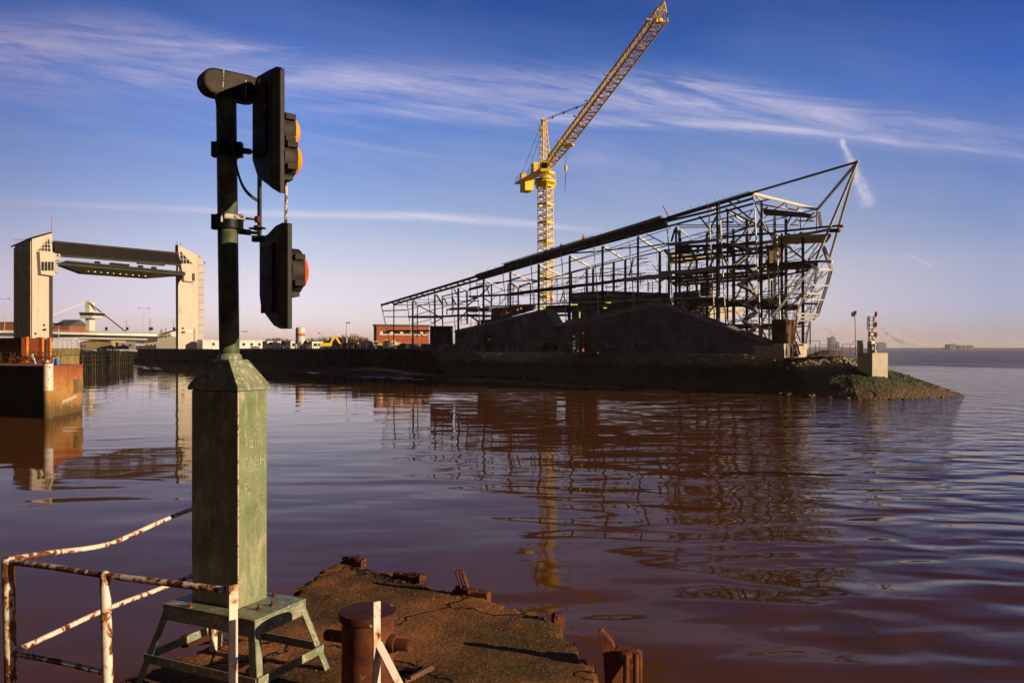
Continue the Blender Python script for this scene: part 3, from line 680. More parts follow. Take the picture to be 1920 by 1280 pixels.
# hanger bar, flaked rod, clamps, arms, cables
hb = V((-1.725, 5.44, 0))
g = MB(); g.bar(hb + UP * (EYE + 1.30), hb + UP * (EYE + .74), .014, .05, up=HT); g.build('hanger_bar', 'dark', mast)
g = MB(); g.pipe([V((-1.50, 5.27, EYE + 1.24)), V((-1.495, 5.27, EYE + 1.0)), V((-1.495, 5.26, EYE + .80))], .010, 8); g.build('flaked_rod', 'flake', mast)
for z in (1.345, .855):
    c = V((-1.93, 5.404, EYE + z - .05)); g = MB()
    g.lathe(c, [(.076, 0), (.082, .006), (.082, .094), (.076, .1)], 28); g.box(c + V((-.085, -.01, .0)), .03, .05, .1); g.box(c + V((.085, .0, .0)), .03, .05, .1)
    cl_ = g.build('pole_clamp', 'black', mast, smooth=True)
    g = MB(); s = c + UP * (.05 if z > 1 else -.01); e = V((-1.72, 5.43, s.z - .01))
    g.pipe([s + V((.07, .005, 0)), lerp(s, e, .72)], .02, 12); g.pipe([lerp(s, e, .70), e], .011, 8); g.build('bracket_arm', 'black', mast, smooth=True)
s = V((-1.925, 5.33, EYE + .885)); e = V((-1.73, 5.42, EYE + .875))
g = MB(); g.pipe([s, lerp(s, e, .35)], .021, 10); g.pipe([lerp(s, e, .33), lerp(s, e, .62)], .016, 6); g.box(s + V((-.018, 0, -.04)), .012, .03, .085, .4); g.build('turnbuckle', 'flake', mast)
g = MB(); g.pipe([lerp(s, e, .6), lerp(s, e, .95)], .008, 8); g.lathe(e + UP * -.02, [(.02, 0), (.026, .008), (.026, .034), (.018, .044)], 6); g.bar(e - UP * .04, e - UP * .075, .03, .05); g.build('rusty_fitting', 'rust', mast)
g = MB(); g.bar(e + V((-.05, 0, -.06)), e + V((.05, -.02, -.06)), .05, .01); g.bar(e + V((-.035, 0, -.13)), e + V((.05, 0, -.13)), .05, .04); g.build('bracket_plate', 'black', mast)
def spline(ps, n=8):
    out = []
    for i in range(len(ps) - 1):
        p0, p1, p2, p3 = ps[max(i - 1, 0)], ps[i], ps[i + 1], ps[min(i + 2, len(ps) - 1)]
        for k in range(n):
            t_ = k / n; out.append(.5 * ((2 * p1) + (p2 - p0) * t_ + (2 * p0 - 5 * p1 + 4 * p2 - p3) * t_ ** 2 + (3 * p1 - p0 - 3 * p2 + p3) * t_ ** 3))
    return out + [ps[-1]]
for off in (0, 1.6, 3.4):
    cpt = [D(403 + off, 172, 5.30), D(408 + off, 205, 5.31), D(419 + off, 240, 5.31), D(431 + off * .6, 264, 5.31), D(438, 285 - off, 5.32), D(444 + off * .3, 318, 5.33), D(455, 350 - off, 5.36), D(470, 369 - off, 5.4), D(488, 380 - off, 5.44)]
    g = MB(); g.pipe(spline(cpt), .0065, 8); g.build('cable', 'cable', mast, smooth=True)

# ---------------------------------------------------------------- railing on the left
rail = thing('railing', dz(15, 4.19, ZD), 'flaking rusty white tubular railing with a sagging rail at the left pier edge', 'railing')
p1, p2, p3 = D(15, 1045, 4.19), D(197, 1072, 3.94), D(437, 1096, 3.70)
def post(p, r, lean=0):
    g = MB(); b = V((p.x + lean, p.y, ZD - .02))
    g.pipe([b, lerp(b, p, .5) + V((.004, 0, 0)), p - UP * .02, p - UP * .006, p + UP * .006], [r, r, r, r * .85, r * .3], 20); return g
post(p1, .030, .02).build('post', 'rail_rust', rail, smooth=True)
post(p2, .025, .02).build('post', 'rail', rail, smooth=True)
g = MB(); g.bar(p3, V((p3.x, p3.y, ZD)), .042, .012, up=V((.66, -.75, 0))); g.build('flat_post', 'post_white', rail, bevel=.002)
def rl(pts, r, m):
    g = MB(); g.pipe(spline([D(*q) for q in pts], 6), r, 14); g.build('rail', m, rail, smooth=True)
rl([(20, 1053, 4.18), (100, 1063, 4.06), (188, 1077, 3.95)], .015, 'rail_rust')
rl([(200, 1079, 3.94), (320, 1093, 3.81), (432, 1107, 3.71)], .0165, 'rail_rust')
rl([(22, 1223, 4.18), (110, 1240, 4.05), (197, 1260, 3.93)], .015, 'rail_rust')
rl([(20, 1047, 4.2), (60, 1041, 4.35), (110, 1034, 4.52), (160, 1028, 4.7), (205, 1019, 4.9), (240, 1005, 5.05), (300, 978, 5.32), (362, 953, 5.6), (400, 940, 5.8)], .015, 'rail')
rl([(24, 1222, 4.2), (100, 1187, 4.5), (200, 1141, 4.9), (300, 1103, 5.3), (362, 1078, 5.6), (400, 1064, 5.8)], .0155, 'rail')
post(D(400, 938, 5.8), .028).build('post', 'rail', rail, smooth=True)

fp = thing('braced_post', dz(705, 3.4, ZD), 'white flat railing post with a diagonal brace in front of the rusty bollard', 'railing post')
a = D(706, 1127, 3.4)
g = MB(); g.bar(a, V((a.x, a.y, ZD)), .034, .012, up=V((.6, -.8, 0))); g.build('post', 'post_white', fp, bevel=.002)
g = MB(); g.bar(D(709, 1205, 3.41), D(768, 1320, 3.3), .034, .012, up=V((.6, -.8, 0))); g.build('brace', 'post_white', fp, bevel=.002)

# ---------------------------------------------------------------- bollard
bc = V(((690 - CX) / F * 4.87, 4.87, ZD))
bo = thing('bollard', bc, 'rusty round mooring bollard with a cross pin on the pier deck', 'bollard')
g = MB(); g.lathe(bc, [(.20, -.02), (.175, .03), (.16, .06), (.157, .55)], 40); g.build('drum', 'rust', bo, smooth=True)
g = MB(); g.lathe(bc + UP * .552, [(.172, 0), (.178, .006), (.178, .038), (.172, .048), (.03, .056)], 40); g.build('cap', 'rust_top', bo, smooth=True)
a, b = D(611, 1189, 4.97), D(768, 1210, 4.77)
g = MB(); d = (b - a).normalized()
g.pipe([a, a + d * .012, b - d * .012, b], [.030, .036, .036, .030], 18); g.lathe(lerp(a, b, .79), [(.05, -.03), (.055, 0), (.05, .03)], 18, d); g.build('cross_pin', 'rust', bo, smooth=True)

# ---------------------------------------------------------------- rusty fittings along the pier edge
def lump(name, u, v, sx, sy, sz, a, label, cat, mat='rust', extra=None):
    p = at_z(u, v, ZD); o = thing(name, p, label, cat)
    g = MB(); g.box(p - UP * .05, sx, sy, sz + .05, a)
    for i in range(5): g.box(p + rot2(V((rnd.uniform(-.4, .4) * sx, rnd.uniform(-.3, .3) * sy, sz * .6)), a), sx * rnd.uniform(.2, .4), sy * rnd.uniform(.4, .9), sz * rnd.uniform(.5, .9), a + rnd.uniform(-.4, .4))
    g.build('plate', mat, o, bevel=.006)
    if extra: extra(p, o)
    return o
lump('edge_fitting', 665, 1055, .22, .12, .05, -.35, 'rusty plate lump capping the far corner of the pier edge', 'edge fitting', 'rust_top')
def l2(p, o): g = MB(); g.box(p + V((.14, -.04, 0)), .06, .08, .05, .3); g.build('bolt_head', 'rust', o)
lump('edge_fitting', 765, 1083, .30, .08, .035, -.4, 'low broken rusty strip on the pier edge left of the upright lug', 'edge fitting', 'rust_top', l2)
def l3(p, o):
    g = MB(); q = p + V((-.05, .02, .0))
    for s in (-1, 1): g.bar(q + V((.028 * s, .0, .02)), q + V((-.06 + .028 * s, .01, .21)), .018, .05)
    g.bar(q + V((-.088, .01, .2)), q + V((-.032, .01, .2)), .05, .03); g.build('lug', 'rust', o, bevel=.006)
lump('edge_fitting', 884, 1115, .34, .10, .045, -.35, 'rusty fitting with an upright slotted lug on the pier edge', 'edge fitting', 'rust', l3)
def l4(p, o): g = MB(); g.box(p + V((0, -.015, -.35)), .075, .06, .42, .2); g.build('pile_head', 'rust', o, bevel=.008)
lump('edge_fitting', 1046, 1163, .09, .09, .04, .2, 'rusty square pile head at the right corner of the pier edge', 'edge fitting', 'rust', l4)
lump('edge_fitting', 366, 1196, .2, .06, .03, .5, 'rusty strip on the pier edge seen under the green stand', 'edge fitting', 'rust_top')
p = at_z(787, 1258, ZD); o = thing('steel_peg', p, 'short rusty steel peg standing on the deck beside the bollard', 'peg')
g = MB(); g.box(p - UP * .02, .035, .03, .075, .3); g.box(p + UP * .055, .042, .036, .02, .3); g.build('peg', 'rust', o, bevel=.004)
g = MB(); g.bar(p + V((-.02, 0, .004)), p + V((-.24, .02, .008)), .05, .016); g.build('flat_bar', 'rust', o)
p = at_z(800, 1268, ZD); g = MB(); g.bar(p + V((-.14, -.10, .015)), p + V((.03, .09, .03)), .035, .03); g.bar(p + V((-.10, -.11, .035)), p + V((.02, .06, .045)), .02, .02)
tag(g.build('timber_scrap', 'timber'), 'splintered brown scrap of timber lying on the deck right of the bollard', 'timber')
# torn fender bracket standing off the right edge
fd = thing('fender_bracket', dz(1165, 5.55, 2.0), 'torn rusty steel fender bracket standing out of the water off the right pier corner', 'fender')
def fq(u, v, d=5.55): return D(u, v, d)
g = MB(); g.prism([fq(1120, 1186), fq(1127, 1179), fq(1136, 1190), fq(1148, 1204), fq(1153, 1218), fq(1141, 1226), fq(1150, 1320), fq(1136, 1320), fq(1131, 1230)], V((.015, .05, 0))); g.build('torn_plate', 'rust', fd, bevel=.004)
g = MB(); g.prism([fq(1141, 1226), fq(1156, 1214), fq(1195, 1219), fq(1202, 1226), fq(1202, 1330), fq(1150, 1330)], V((.02, .06, 0))); g.build('back_plate', 'rust', fd, bevel=.004)
g = MB()
for u, r in ((1174, .022), (1192, .02)): g.pipe([fq(u, 1224, 5.50), fq(u + 1, 1330, 5.50)], r, 12)
g.lathe(fq(1173, 1226, 5.49), [(.045, -.02), (.045, .012), (.028, .02)], 8); g.build('bolt_bar', 'rust', fd)
g = MB(); g.prism([fq(1148, 1275, 5.47), fq(1168, 1245, 5.47), fq(1168, 1320, 5.47), fq(1150, 1320, 5.47)], V((.0, .04, 0))); g.build('gusset', 'rust', fd)
# ---------------------------------------------------------------- the half-built steel-framed building
def plane(T_, S_):
    T_, S_ = V(T_), V(S_)
    def fn(u, v, near=0.0):
        k = (u - CX) / F; dx, dy = S_.x - T_.x, S_.y - T_.y
        t_ = (k * T_.y - T_.x) / (dx - k * dy); d = T_.y + dy * t_ - near
        return D(u, v, d)
    return fn
TA, SA = V((-26.7, 165, 0)), V((36.5, 84, 0))
BV = V((4.9, 16.5, 0))
PA = plane(TA, SA)
PB = plane(V((-21.8, 181.5, 0)), V((40.5, 105.7, 0)))
PC = plane(TA + BV * .5, SA + BV * .42)
PM = plane(TA + BV * .16, SA + BV * .16)
def PF(u, v): return PA(u, v, 1.0)
PK = lambda u, v: D(u, v, 110 + (u - 1319) * .24)
PR_ = lambda u, v: D(u, v, 101 + (u - 1442) * .25)
PT = lambda u, v: D(u, v, 116 + (u - 1260) * .12)
TILE = {1: (700, 540), 2: (880, 440), 3: (880, 550), 4: (1060, 400), 5: (1060, 520), 6: (1240, 350), 7: (1240, 440), 8: (1240, 550), 9: (1420, 350), 10: (1420, 450), 11: (1420, 550), 0: None}
def px(tile, x, y): return (x, y) if tile == 0 else (TILE[tile][0] + x / 9.6, TILE[tile][1] + y / 9.6)
deep = thing('steel_frame_building', V((10, 115, 4.2)), 'half-built steel-framed building whose sloping roof rises to a sharp prow over the river point', 'unfinished building')
COUNT = {}
def mem(name, mat, tile, pts, w, pl=PA, pl2=None, round_=False):
    """a steel member traced through points of an enlargement; w is its thickness there"""
    q = [px(tile if len(p) == 2 else p[2], p[0], p[1]) for p in pts]
    P_ = [(pl if i == 0 or not pl2 else pl2)(*a) for i, a in enumerate(q)]
    g = MB()
    for a, b in zip(P_, P_[1:]):
        wm = (w if tile == 0 else w / 9.6) / F * (a.y + b.y) / 2
        if round_: g.pipe([a, b], wm / 2, 8)
        else: g.bar(a, b, wm, wm)
    COUNT[name] = COUNT.get(name, 0) + 1
    return g.build(name, mat, deep, smooth=round_)
A, B_, Cc, Fp, Mm = PA, PB, PC, PF, PM
# roof girders
mem('roof_girder', 'steel', 0, [(715, 572), (1410, 362.5)], 4.2)
mem('roof_girder', 'steel', 0, [(738, 570.5), (900, 524), (1060, 476), (1240, 428), (1412, 382)], 3.2)
mem('roof_girder', 'steel', 0, [(1235, 419), (1330, 396), (1412, 372)], 3.6, PM)
mem('roof_girder', 'steel', 1, [(1240, 150), (1900, -5), (2640, -180), (1260, 830, 2), (1700, 720, 2), (860, 880, 4), (1700, 690, 4), (1860, 650, 4)], 18, PB)
mem('roof_girder', 'steel', 0, [(1250, 470), (1300, 455), (1420, 420), (1532, 392)], 1.6, PB)
mem('spike_boom', 'steel_mid', 0, [(1409, 362), (1610, 303)], 4.6, round_=True)
S3 = PA(1608, 303)
# prow: apex legs and the narrow nose face
Q3 = PA(1535, 506); R3 = D(1561, 507, 88.5)
def bar3(name, mat, a, b, w, round_=False):
    g = MB(); (g.pipe([a, b], w / 2, 8) if round_ else g.bar(a, b, w, w)); COUNT[name] = COUNT.get(name, 0) + 1
    return g.build(name, mat, deep, smooth=round_)
NN = PA(1410, 363); EE = PB(1532, 393)
bar3('spike_leg', 'steel_mid', S3, EE, .36, True)
bar3('spike_leg', 'steel_light', S3, D(1530, 487, 87), .30, True)
bar3('spike_leg', 'steel_light', S3, D(1555, 486, 88.5), .30, True)
bar3('roof_end_tube', 'cream_steel', NN, EE, .42, True)
bar3('roof_end_tube', 'cream_steel', PA(1418, 382) , PB(1505, 396), .22, True)
mem('brace', 'cream_steel', 6, [(1630, 140), (1890, 790)], 34, round_=True)
mem('brace', 'steel_mid', 9, [(110, 760), (330, 900), (760, 1248), (1100, 540, 10)], 34, round_=True)
mem('brace', 'cream_steel', 6, [(1660, 130), (1795, 245)], 20, PA, PC)
mem('brace', 'steel_mid', 6, [(1210, 260), (1640, 600)], 30)
mem('brace', 'steel_mid', 6, [(1165, 400), (1830, 740)], 30)
mem('brace', 'steel', 6, [(680, 530), (880, 780), (925, 830)], 22)
mem('brace', 'steel', 6, [(985, 540), (870, 800), (800, 930)], 24)
mem('brace', 'steel', 6, [(245, 760), (180, 990)], 26); mem('brace', 'steel', 6, [(280, 780), (360, 980)], 20)
mem('brace', 'steel_mid', 6, [(1670, 560), (1480, 850), (1280, 1050)], 32)
mem('brace', 'steel', 6, [(1080, 900), (1300, 830), (1690, 690)], 22)
mem('brace', 'steel', 6, [(800, 660), (1240, 545), (1660, 410)], 16)
mem('brace', 'steel', 6, [(1240, 550), (1420, 700)], 14, PC); mem('brace', 'steel', 6, [(1480, 670), (1640, 420)], 14, PC)
mem('brace', 'steel', 4, [(1470, 375), (1800, 550), (1860, 560)], 16); mem('brace', 'steel', 4, [(1320, 620), (1860, 540)], 22)
mem('brace', 'steel', 4, [(520, 690), (1000, 635), (1310, 600)], 20)
mem('brace', 'steel', 4, [(0, 720), (300, 705), (520, 690)], 26)
# tail-end members
for p, w, pl in (([(800, 310), (1010, 415), (1150, 490)], 14, B_), ([(720, 220), (800, 310)], 22, PC), ([(1130, 110), (1240, 290)], 22, PC), ([(1270, 180), (1330, 300)], 16, B_), ([(1450, 10), (1510, 120)], 16, B_), ([(1870, 170), (1690, 320)], 18, B_), ([(1550, 280), (1880, 165)], 16, B_), ([(1420, 170), (1480, 290)], 20, PC),
                 ([(1700, 470), (1900, 610)], 22, PC), ([(1550, 560), (1680, 420)], 16, PC), ([(820, 790), (890, 870)], 14, A), ([(1050, 640), (1240, 540)], 14, A)):
    mem('brace', 'steel', 1, p, w, pl)
for p, w, pl in (([(300, 900), (360, 1080)], 18, B_), ([(360, 930), (200, 1090)], 18, B_), ([(1570, 800), (1510, 930)], 10, B_), ([(1710, 1010), (1630, 1210)], 16, B_), ([(1780, 830), (1750, 900)], 14, PC), ([(0, 1180), (150, 1090)], 16, PC), ([(280, 1150), (380, 1220)], 16, PC)):
    mem('brace', 'steel', 2, p, w, pl)
# long sloping girts
for tl, p, w, pl, m in ((1, [(165, 410), (600, 395)], 18, A, 'steel_mid'), (1, [(600, 395), (1060, 250), (1430, 160), (1900, 140)], 10, A, 'steel'), (1, [(380, 305), (1240, 300), (1650, 300)], 14, B_, 'steel_mid'), (1, [(620, 258), (940, 258), (1420, 262)], 10, B_, 'steel'), (1, [(750, 490), (1330, 320), (1500, 280)], 10, A, 'steel'),
                        (1, [(730, 640), (1040, 560)], 9, A, 'steel'), (1, [(740, 205), (1100, 210)], 8, B_, 'steel'), (1, [(1240, 640), (1460, 600), (1700, 560)], 8, A, 'steel'), (1, [(1540, 235), (1900, 235)], 16, PC, 'steel'),
                        (2, [(0, 980), (240, 910)], 30, B_, 'steel'), (2, [(130, 890), (700, 840), (1240, 825), (1800, 775)], 16, PC, 'steel'), (2, [(760, 800), (1240, 665), (1900, 460), (1900, 265, 4)], 10, A, 'steel'), (2, [(0, 1000), (240, 935)], 9, A, 'steel'),
                        (2, [(400, 1070), (640, 1000), (1000, 940)], 9, A, 'steel'), (2, [(870, 940), (1230, 835)], 26, B_, 'steel'), (2, [(900, 945), (1220, 945)], 8, B_, 'steel'), (2, [(1270, 990), (1790, 860)], 9, A, 'steel'),
                        (4, [(0, 900), (520, 755), (1310, 530), (1600, 450)], 10, A, 'steel'), (4, [(0, 1085), (540, 930), (1170, 760), (1850, 570)], 12, A, 'steel'), (4, [(0, 1170), (560, 1130), (1300, 1085), (1440, 1075)], 18, PC, 'steel'), (4, [(690, 1085), (1200, 945), (1480, 880)], 9, A, 'steel'), (4, [(130, 1215), (370, 1160)], 9, A, 'steel'), (4, [(690, 995), (1190, 995)], 12, B_, 'steel'),
                        (5, [(0, 290), (370, 200)], 9, A, 'steel'), (5, [(600, 320), (1210, 180), (1480, 120), (1830, 30)], 9, A, 'steel'), (5, [(0, 640), (600, 520), (1230, 370), (1700, 260)], 12, A, 'steel_mid'), (5, [(0, 800), (360, 715), (1200, 540), (1720, 415)], 14, Fp, 'steel_mid'), (5, [(0, 460), (600, 440), (1240, 410), (1740, 390)], 26, A, 'steel_mid'), (5, [(130, 345), (560, 330), (900, 330), (1240, 350), (1740, 400)], 30, PC, 'steel_mid'),
                        (6, [(300, 950), (870, 790), (900, 780)], 12, A, 'steel'), (6, [(420, 1000), (880, 860), (1100, 800), (1290, 760)], 10, A, 'steel'), (6, [(0, 1090), (130, 1050)], 9, A, 'steel'), (6, [(130, 1060), (600, 1000)], 9, Fp, 'steel'),
                        (7, [(0, 230), (130, 190)], 10, A, 'steel'), (7, [(540, 290), (640, 260)], 12, A, 'steel'), (7, [(0, 840), (120, 760), (420, 720), (920, 620), (1130, 560)], 14, Fp, 'steel_mid'), (7, [(150, 400), (900, 430), (1170, 380)], 8, PC, 'steel'), (7, [(400, 930), (760, 850)], 14, A, 'steel_mid'), (7, [(0, 1160), (260, 1140), (740, 1130), (1040, 1120)], 16, A, 'steel_mid'), (7, [(420, 1130), (920, 1000), (1130, 960)], 9, A, 'steel'),
                        (8, [(770, 395), (940, 370), (1150, 330), (1310, 300)], 14, A, 'steel'), (8, [(760, 180), (1130, 125), (1400, 60)], 12, A, 'steel'), (8, [(1150, 500), (1400, 470), (1760, 400)], 12, A, 'steel'), (8, [(1190, 225), (1750, 240)], 26, PC, 'steel'), (8, [(1220, 530), (1440, 490)], 18, PC, 'steel'), (8, [(1820, 600), (2100, 560)], 16, A, 'steel'),
                        (10, [(0, 740), (380, 660), (940, 520)], 14, A, 'steel'), (10, [(100, 940), (400, 880), (800, 790), (930, 770)], 14, A, 'steel'), (10, [(20, 985), (440, 980), (800, 965)], 16, PC, 'steel'), (10, [(540, 250), (780, 140)], 14, B_, 'steel'), (10, [(550, 340), (700, 260)], 14, B_, 'steel'), (10, [(480, 390), (780, 345)], 14, PC, 'steel'),
                        (11, [(270, 385), (440, 340), (640, 290)], 12, A, 'steel'), (11, [(70, 575), (390, 570)], 16, A, 'steel'), (11, [(560, 110), (800, 40)], 14, PC, 'steel'), (11, [(520, 640), (780, 590), (910, 590)], 14, PC, 'steel'), (11, [(300, 480), (470, 450)], 14, A, 'steel')):
    mem('girt', m, tl, p, w, pl)
# main columns on the river side
for p, w in (([(370, 305, 1), (367, 1010, 1)], 15), ([(710, 225, 1), (710, 1010, 1)], 25), ([(1107, 110, 1), (1107, 720, 1)], 25), ([(1530, 0, 1), (1530, 760, 1)], 31), ([(258, 800, 2), (252, 600, 3)], 30), ([(737, 670, 2), (737, 450, 3)], 32), ([(1252, 530, 2), (1250, 330, 3)], 33), ([(1808, 380, 2), (1806, 560, 3)], 35),
             ([(670, 590, 4), (668, 500, 5)], 36), ([(1308, 420, 4), (1306, 480, 5)], 36), ([(265, 720, 6), (262, 260, 8)], 36), ([(1007, 330, 6), (1003, 490, 8)], 40), ([(1803, 270, 6), (1800, 830, 8)], 38), ([(440, 850, 9), (440, 910, 11)], 46), ([(820, 905, 9), (820, 900, 11)], 48)):
    mem('column', 'steel', 1, p, w)
mem('column', 'blue_paint', 5, [(72, 500), (75, 800)], 48)
# inner and far columns
for p, w, pl in (([(795, 310, 1), (790, 900, 1)], 14, B_), ([(1245, 150, 1), (1246, 680, 1)], 19, B_), ([(1685, 40, 1), (1690, 640, 1)], 27, B_), ([(1742, 0, 1), (1742, 130, 1)], 14, B_), ([(1415, 10, 1), (1420, 480, 1)], 14, PC), ([(1325, 380, 1), (1325, 480, 1)], 16, PC), ([(15, 880, 2), (15, 1100, 2)], 14, B_), ([(400, 900, 2), (398, 240, 3)], 22, B_), ([(880, 950, 2), (880, 260, 3)], 24, B_), ([(1100, 890, 2), (1100, 260, 3)], 18, B_), ([(700, 880, 2), (695, 220, 3)], 22, B_), ([(790, 900, 2), (785, 220, 3)], 14, B_), ([(550, 1090, 2), (550, 200, 3)], 14, B_), ([(1580, 800, 2), (1580, 180, 3)], 12, B_), ([(1480, 820, 2), (1480, 200, 3)], 8, B_),
                 ([(110, 1080, 4), (112, 460, 5)], 24, B_), ([(386, 1015, 4), (388, 340, 5)], 38, B_), ([(500, 975, 4), (500, 300, 5)], 38, B_), ([(872, 880, 4), (872, 260, 5)], 38, B_), ([(1080, 840, 4), (1080, 260, 5)], 40, B_), ([(1700, 680, 4), (1700, 380, 5)], 44, B_), ([(1860, 640, 4), (1858, 360, 5)], 32, B_), ([(1225, 820, 4), (1150, 1130, 4)], 20, PC), ([(640, 970, 4), (620, 1200, 4)], 16, PC), ([(345, 170, 5), (345, 320, 5)], 16, B_), ([(1500, 70, 5), (1500, 260, 5)], 14, B_), ([(1570, 70, 5), (1570, 260, 5)], 12, B_),
                 ([(1192, 440, 6), (1190, 480, 8)], 36, PC), ([(1320, 1130, 6), (1318, 500, 8)], 26, PC), ([(470, 720, 7), (470, 300, 8)], 40, B_), ([(135, 260, 7), (140, 250, 8)], 40, B_), ([(1580, 880, 6), (1580, 1200, 6)], 14, B_),
                 ([(522, 950, 9), (520, 620, 11)], 36, PC), ([(258, 730, 10), (258, 430, 11)], 34, PC), ([(80, 300, 9), (78, 900, 11)], 36, PC), ([(520, 270, 9), (520, 640, 9)], 14, B_), ([(775, 470, 9), (775, 780, 9)], 18, B_), ([(1065, 440, 9), (1065, 800, 9)], 14, B_)):
    mem('inner_column', 'steel', 1, p, w, pl)
mem('inner_column', 'cream_steel', 11, [(205, 420, 10), (215, 920, 11)], 36, PM)
mem('inner_column', 'cream_steel', 9, [(1105, 450), (1140, 740)], 56, lambda u, v: D(u, v, 104))
# slender facade posts in front
for p, w in (([(140, 300, 1), (295, 980, 1)], 15), ([(605, 250, 1), (705, 1015, 1)], 15), ([(985, 110, 1), (1050, 680, 1)], 14), ([(1412, 20, 1), (1475, 740, 1)], 14), ([(125, 830, 2), (195, 560, 3)], 14), ([(595, 600, 2), (672, 410, 3)], 15), ([(1105, 460, 2), (1168, 290, 3)], 16), ([(1652, 300, 2), (1742, 480, 3)], 17),
             ([(512, 560, 4), (605, 660, 5)], 18), ([(1145, 410, 4), (1240, 550, 5)], 20), ([(105, 720, 6), (205, 230, 8)], 22), ([(848, 330, 6), (958, 490, 8)], 22), ([(1043, 290, 6), (1158, 545, 8)], 24), ([(1680, 400, 6), (1795, 800, 8)], 26), ([(345, 860, 9), (428, 890, 11)], 28)):
    mem('facade_post', 'steel_light', 1, p, w, PF, round_=True)
# bright roof beams spanning to the far side
for u1, v1, u2, v2, w in ((727, 571, 738, 571, 1.4), (774, 564, 784, 573, 1.5), (817, 551, 829, 555, 1.8), (863, 537, 876, 545, 1.8), (909, 524, 945, 544, 2.2), (959, 511, 1000, 532, 2.5), (1012, 497, 1053, 517, 2.7), (1070, 480, 1111, 503, 2.9), (1132, 462, 1171, 487, 3.1), (1197, 444, 1237, 471, 3.4), (1268, 425, 1300, 450, 2), (1366, 397, 1400, 419, 3), (1330, 386, 1344, 400, 2.2)):
    mem('roof_beam', 'cream_steel', 0, [(u1, v1), (u2, v2)], w, PA, PB if u2 - u1 > 20 else PC)
mem('roof_beam', 'cream_steel', 2, [(760, 880), (980, 1020)], 26, PM, PB)
for k in range(16):                                          # short purlins between the two roof chords
    u = 735 + k * 11 if k < 14 else 1300 + (k - 13) * 40
    va = 572 - (u - 715) * .3014
    if u < 1400: mem('purlin', 'cream_steel' if k % 4 == 2 else 'steel', 0, [(u, va + 1), (u + 7, va + 6)], 2.2, PA, PM)
# roof deck panels and fascia
def sheet(name, mat, pts, pl, vec, off=0.0):
    g = MB(); g.prism([pl(u, v) + V((0, -off, 0)) for u, v in pts], vec); COUNT[name] = COUNT.get(name, 0) + 1
    return g.build(name, mat, deep)
bvn = V((.9, 2.2, 0))
sheet('roof_cladding', 'clad', [(891, 515), (941, 499.5), (1060, 464), (1060, 474), (895, 523)], PA, bvn, .5)
sheet('roof_cladding', 'clad', [(944, 495.5), (1060, 460), (1238, 406), (1246, 421), (1060, 471), (947, 506)], PA, bvn, .6)
sheet('fascia', 'fascia', [(975, 487.8), (1060, 462.4), (1060, 464.8), (975, 490.2)], PA, V((.2, .3, 0)), .9)
sheet('fascia', 'fascia', [(1060, 462.0), (1237, 408), (1237, 411), (1060, 465)], PA, V((.2, .3, 0)), .9)
for i in range(24):
    u = 900 + i * 14; v = 513.6 - (u - 891) * .312
    mem('cladding_joint', 'steel_mid', 0, [(u, v - 3), (u + .6, v + 8)], .7, lambda a, b: PA(a, b, .8))
mem('safety_rail', 'steel', 0, [(941, 494.5), (1090, 449), (1111, 442)], .9); mem('safety_rail', 'steel', 0, [(1111, 446), (1238, 405)], 1.1); mem('safety_rail', 'steel', 0, [(1250, 407), (1404, 359)], 1.0)
for i in range(30):
    u = 945 + i * 15.2; v = 494 - (u - 941) * .3055
    mem('safety_rail_post', 'steel', 0, [(u, v), (u, v + 4)], .7)
mem('roof_pole', 'orange_prop', 6, [(30, 345), (130, 530)], 14, PM)
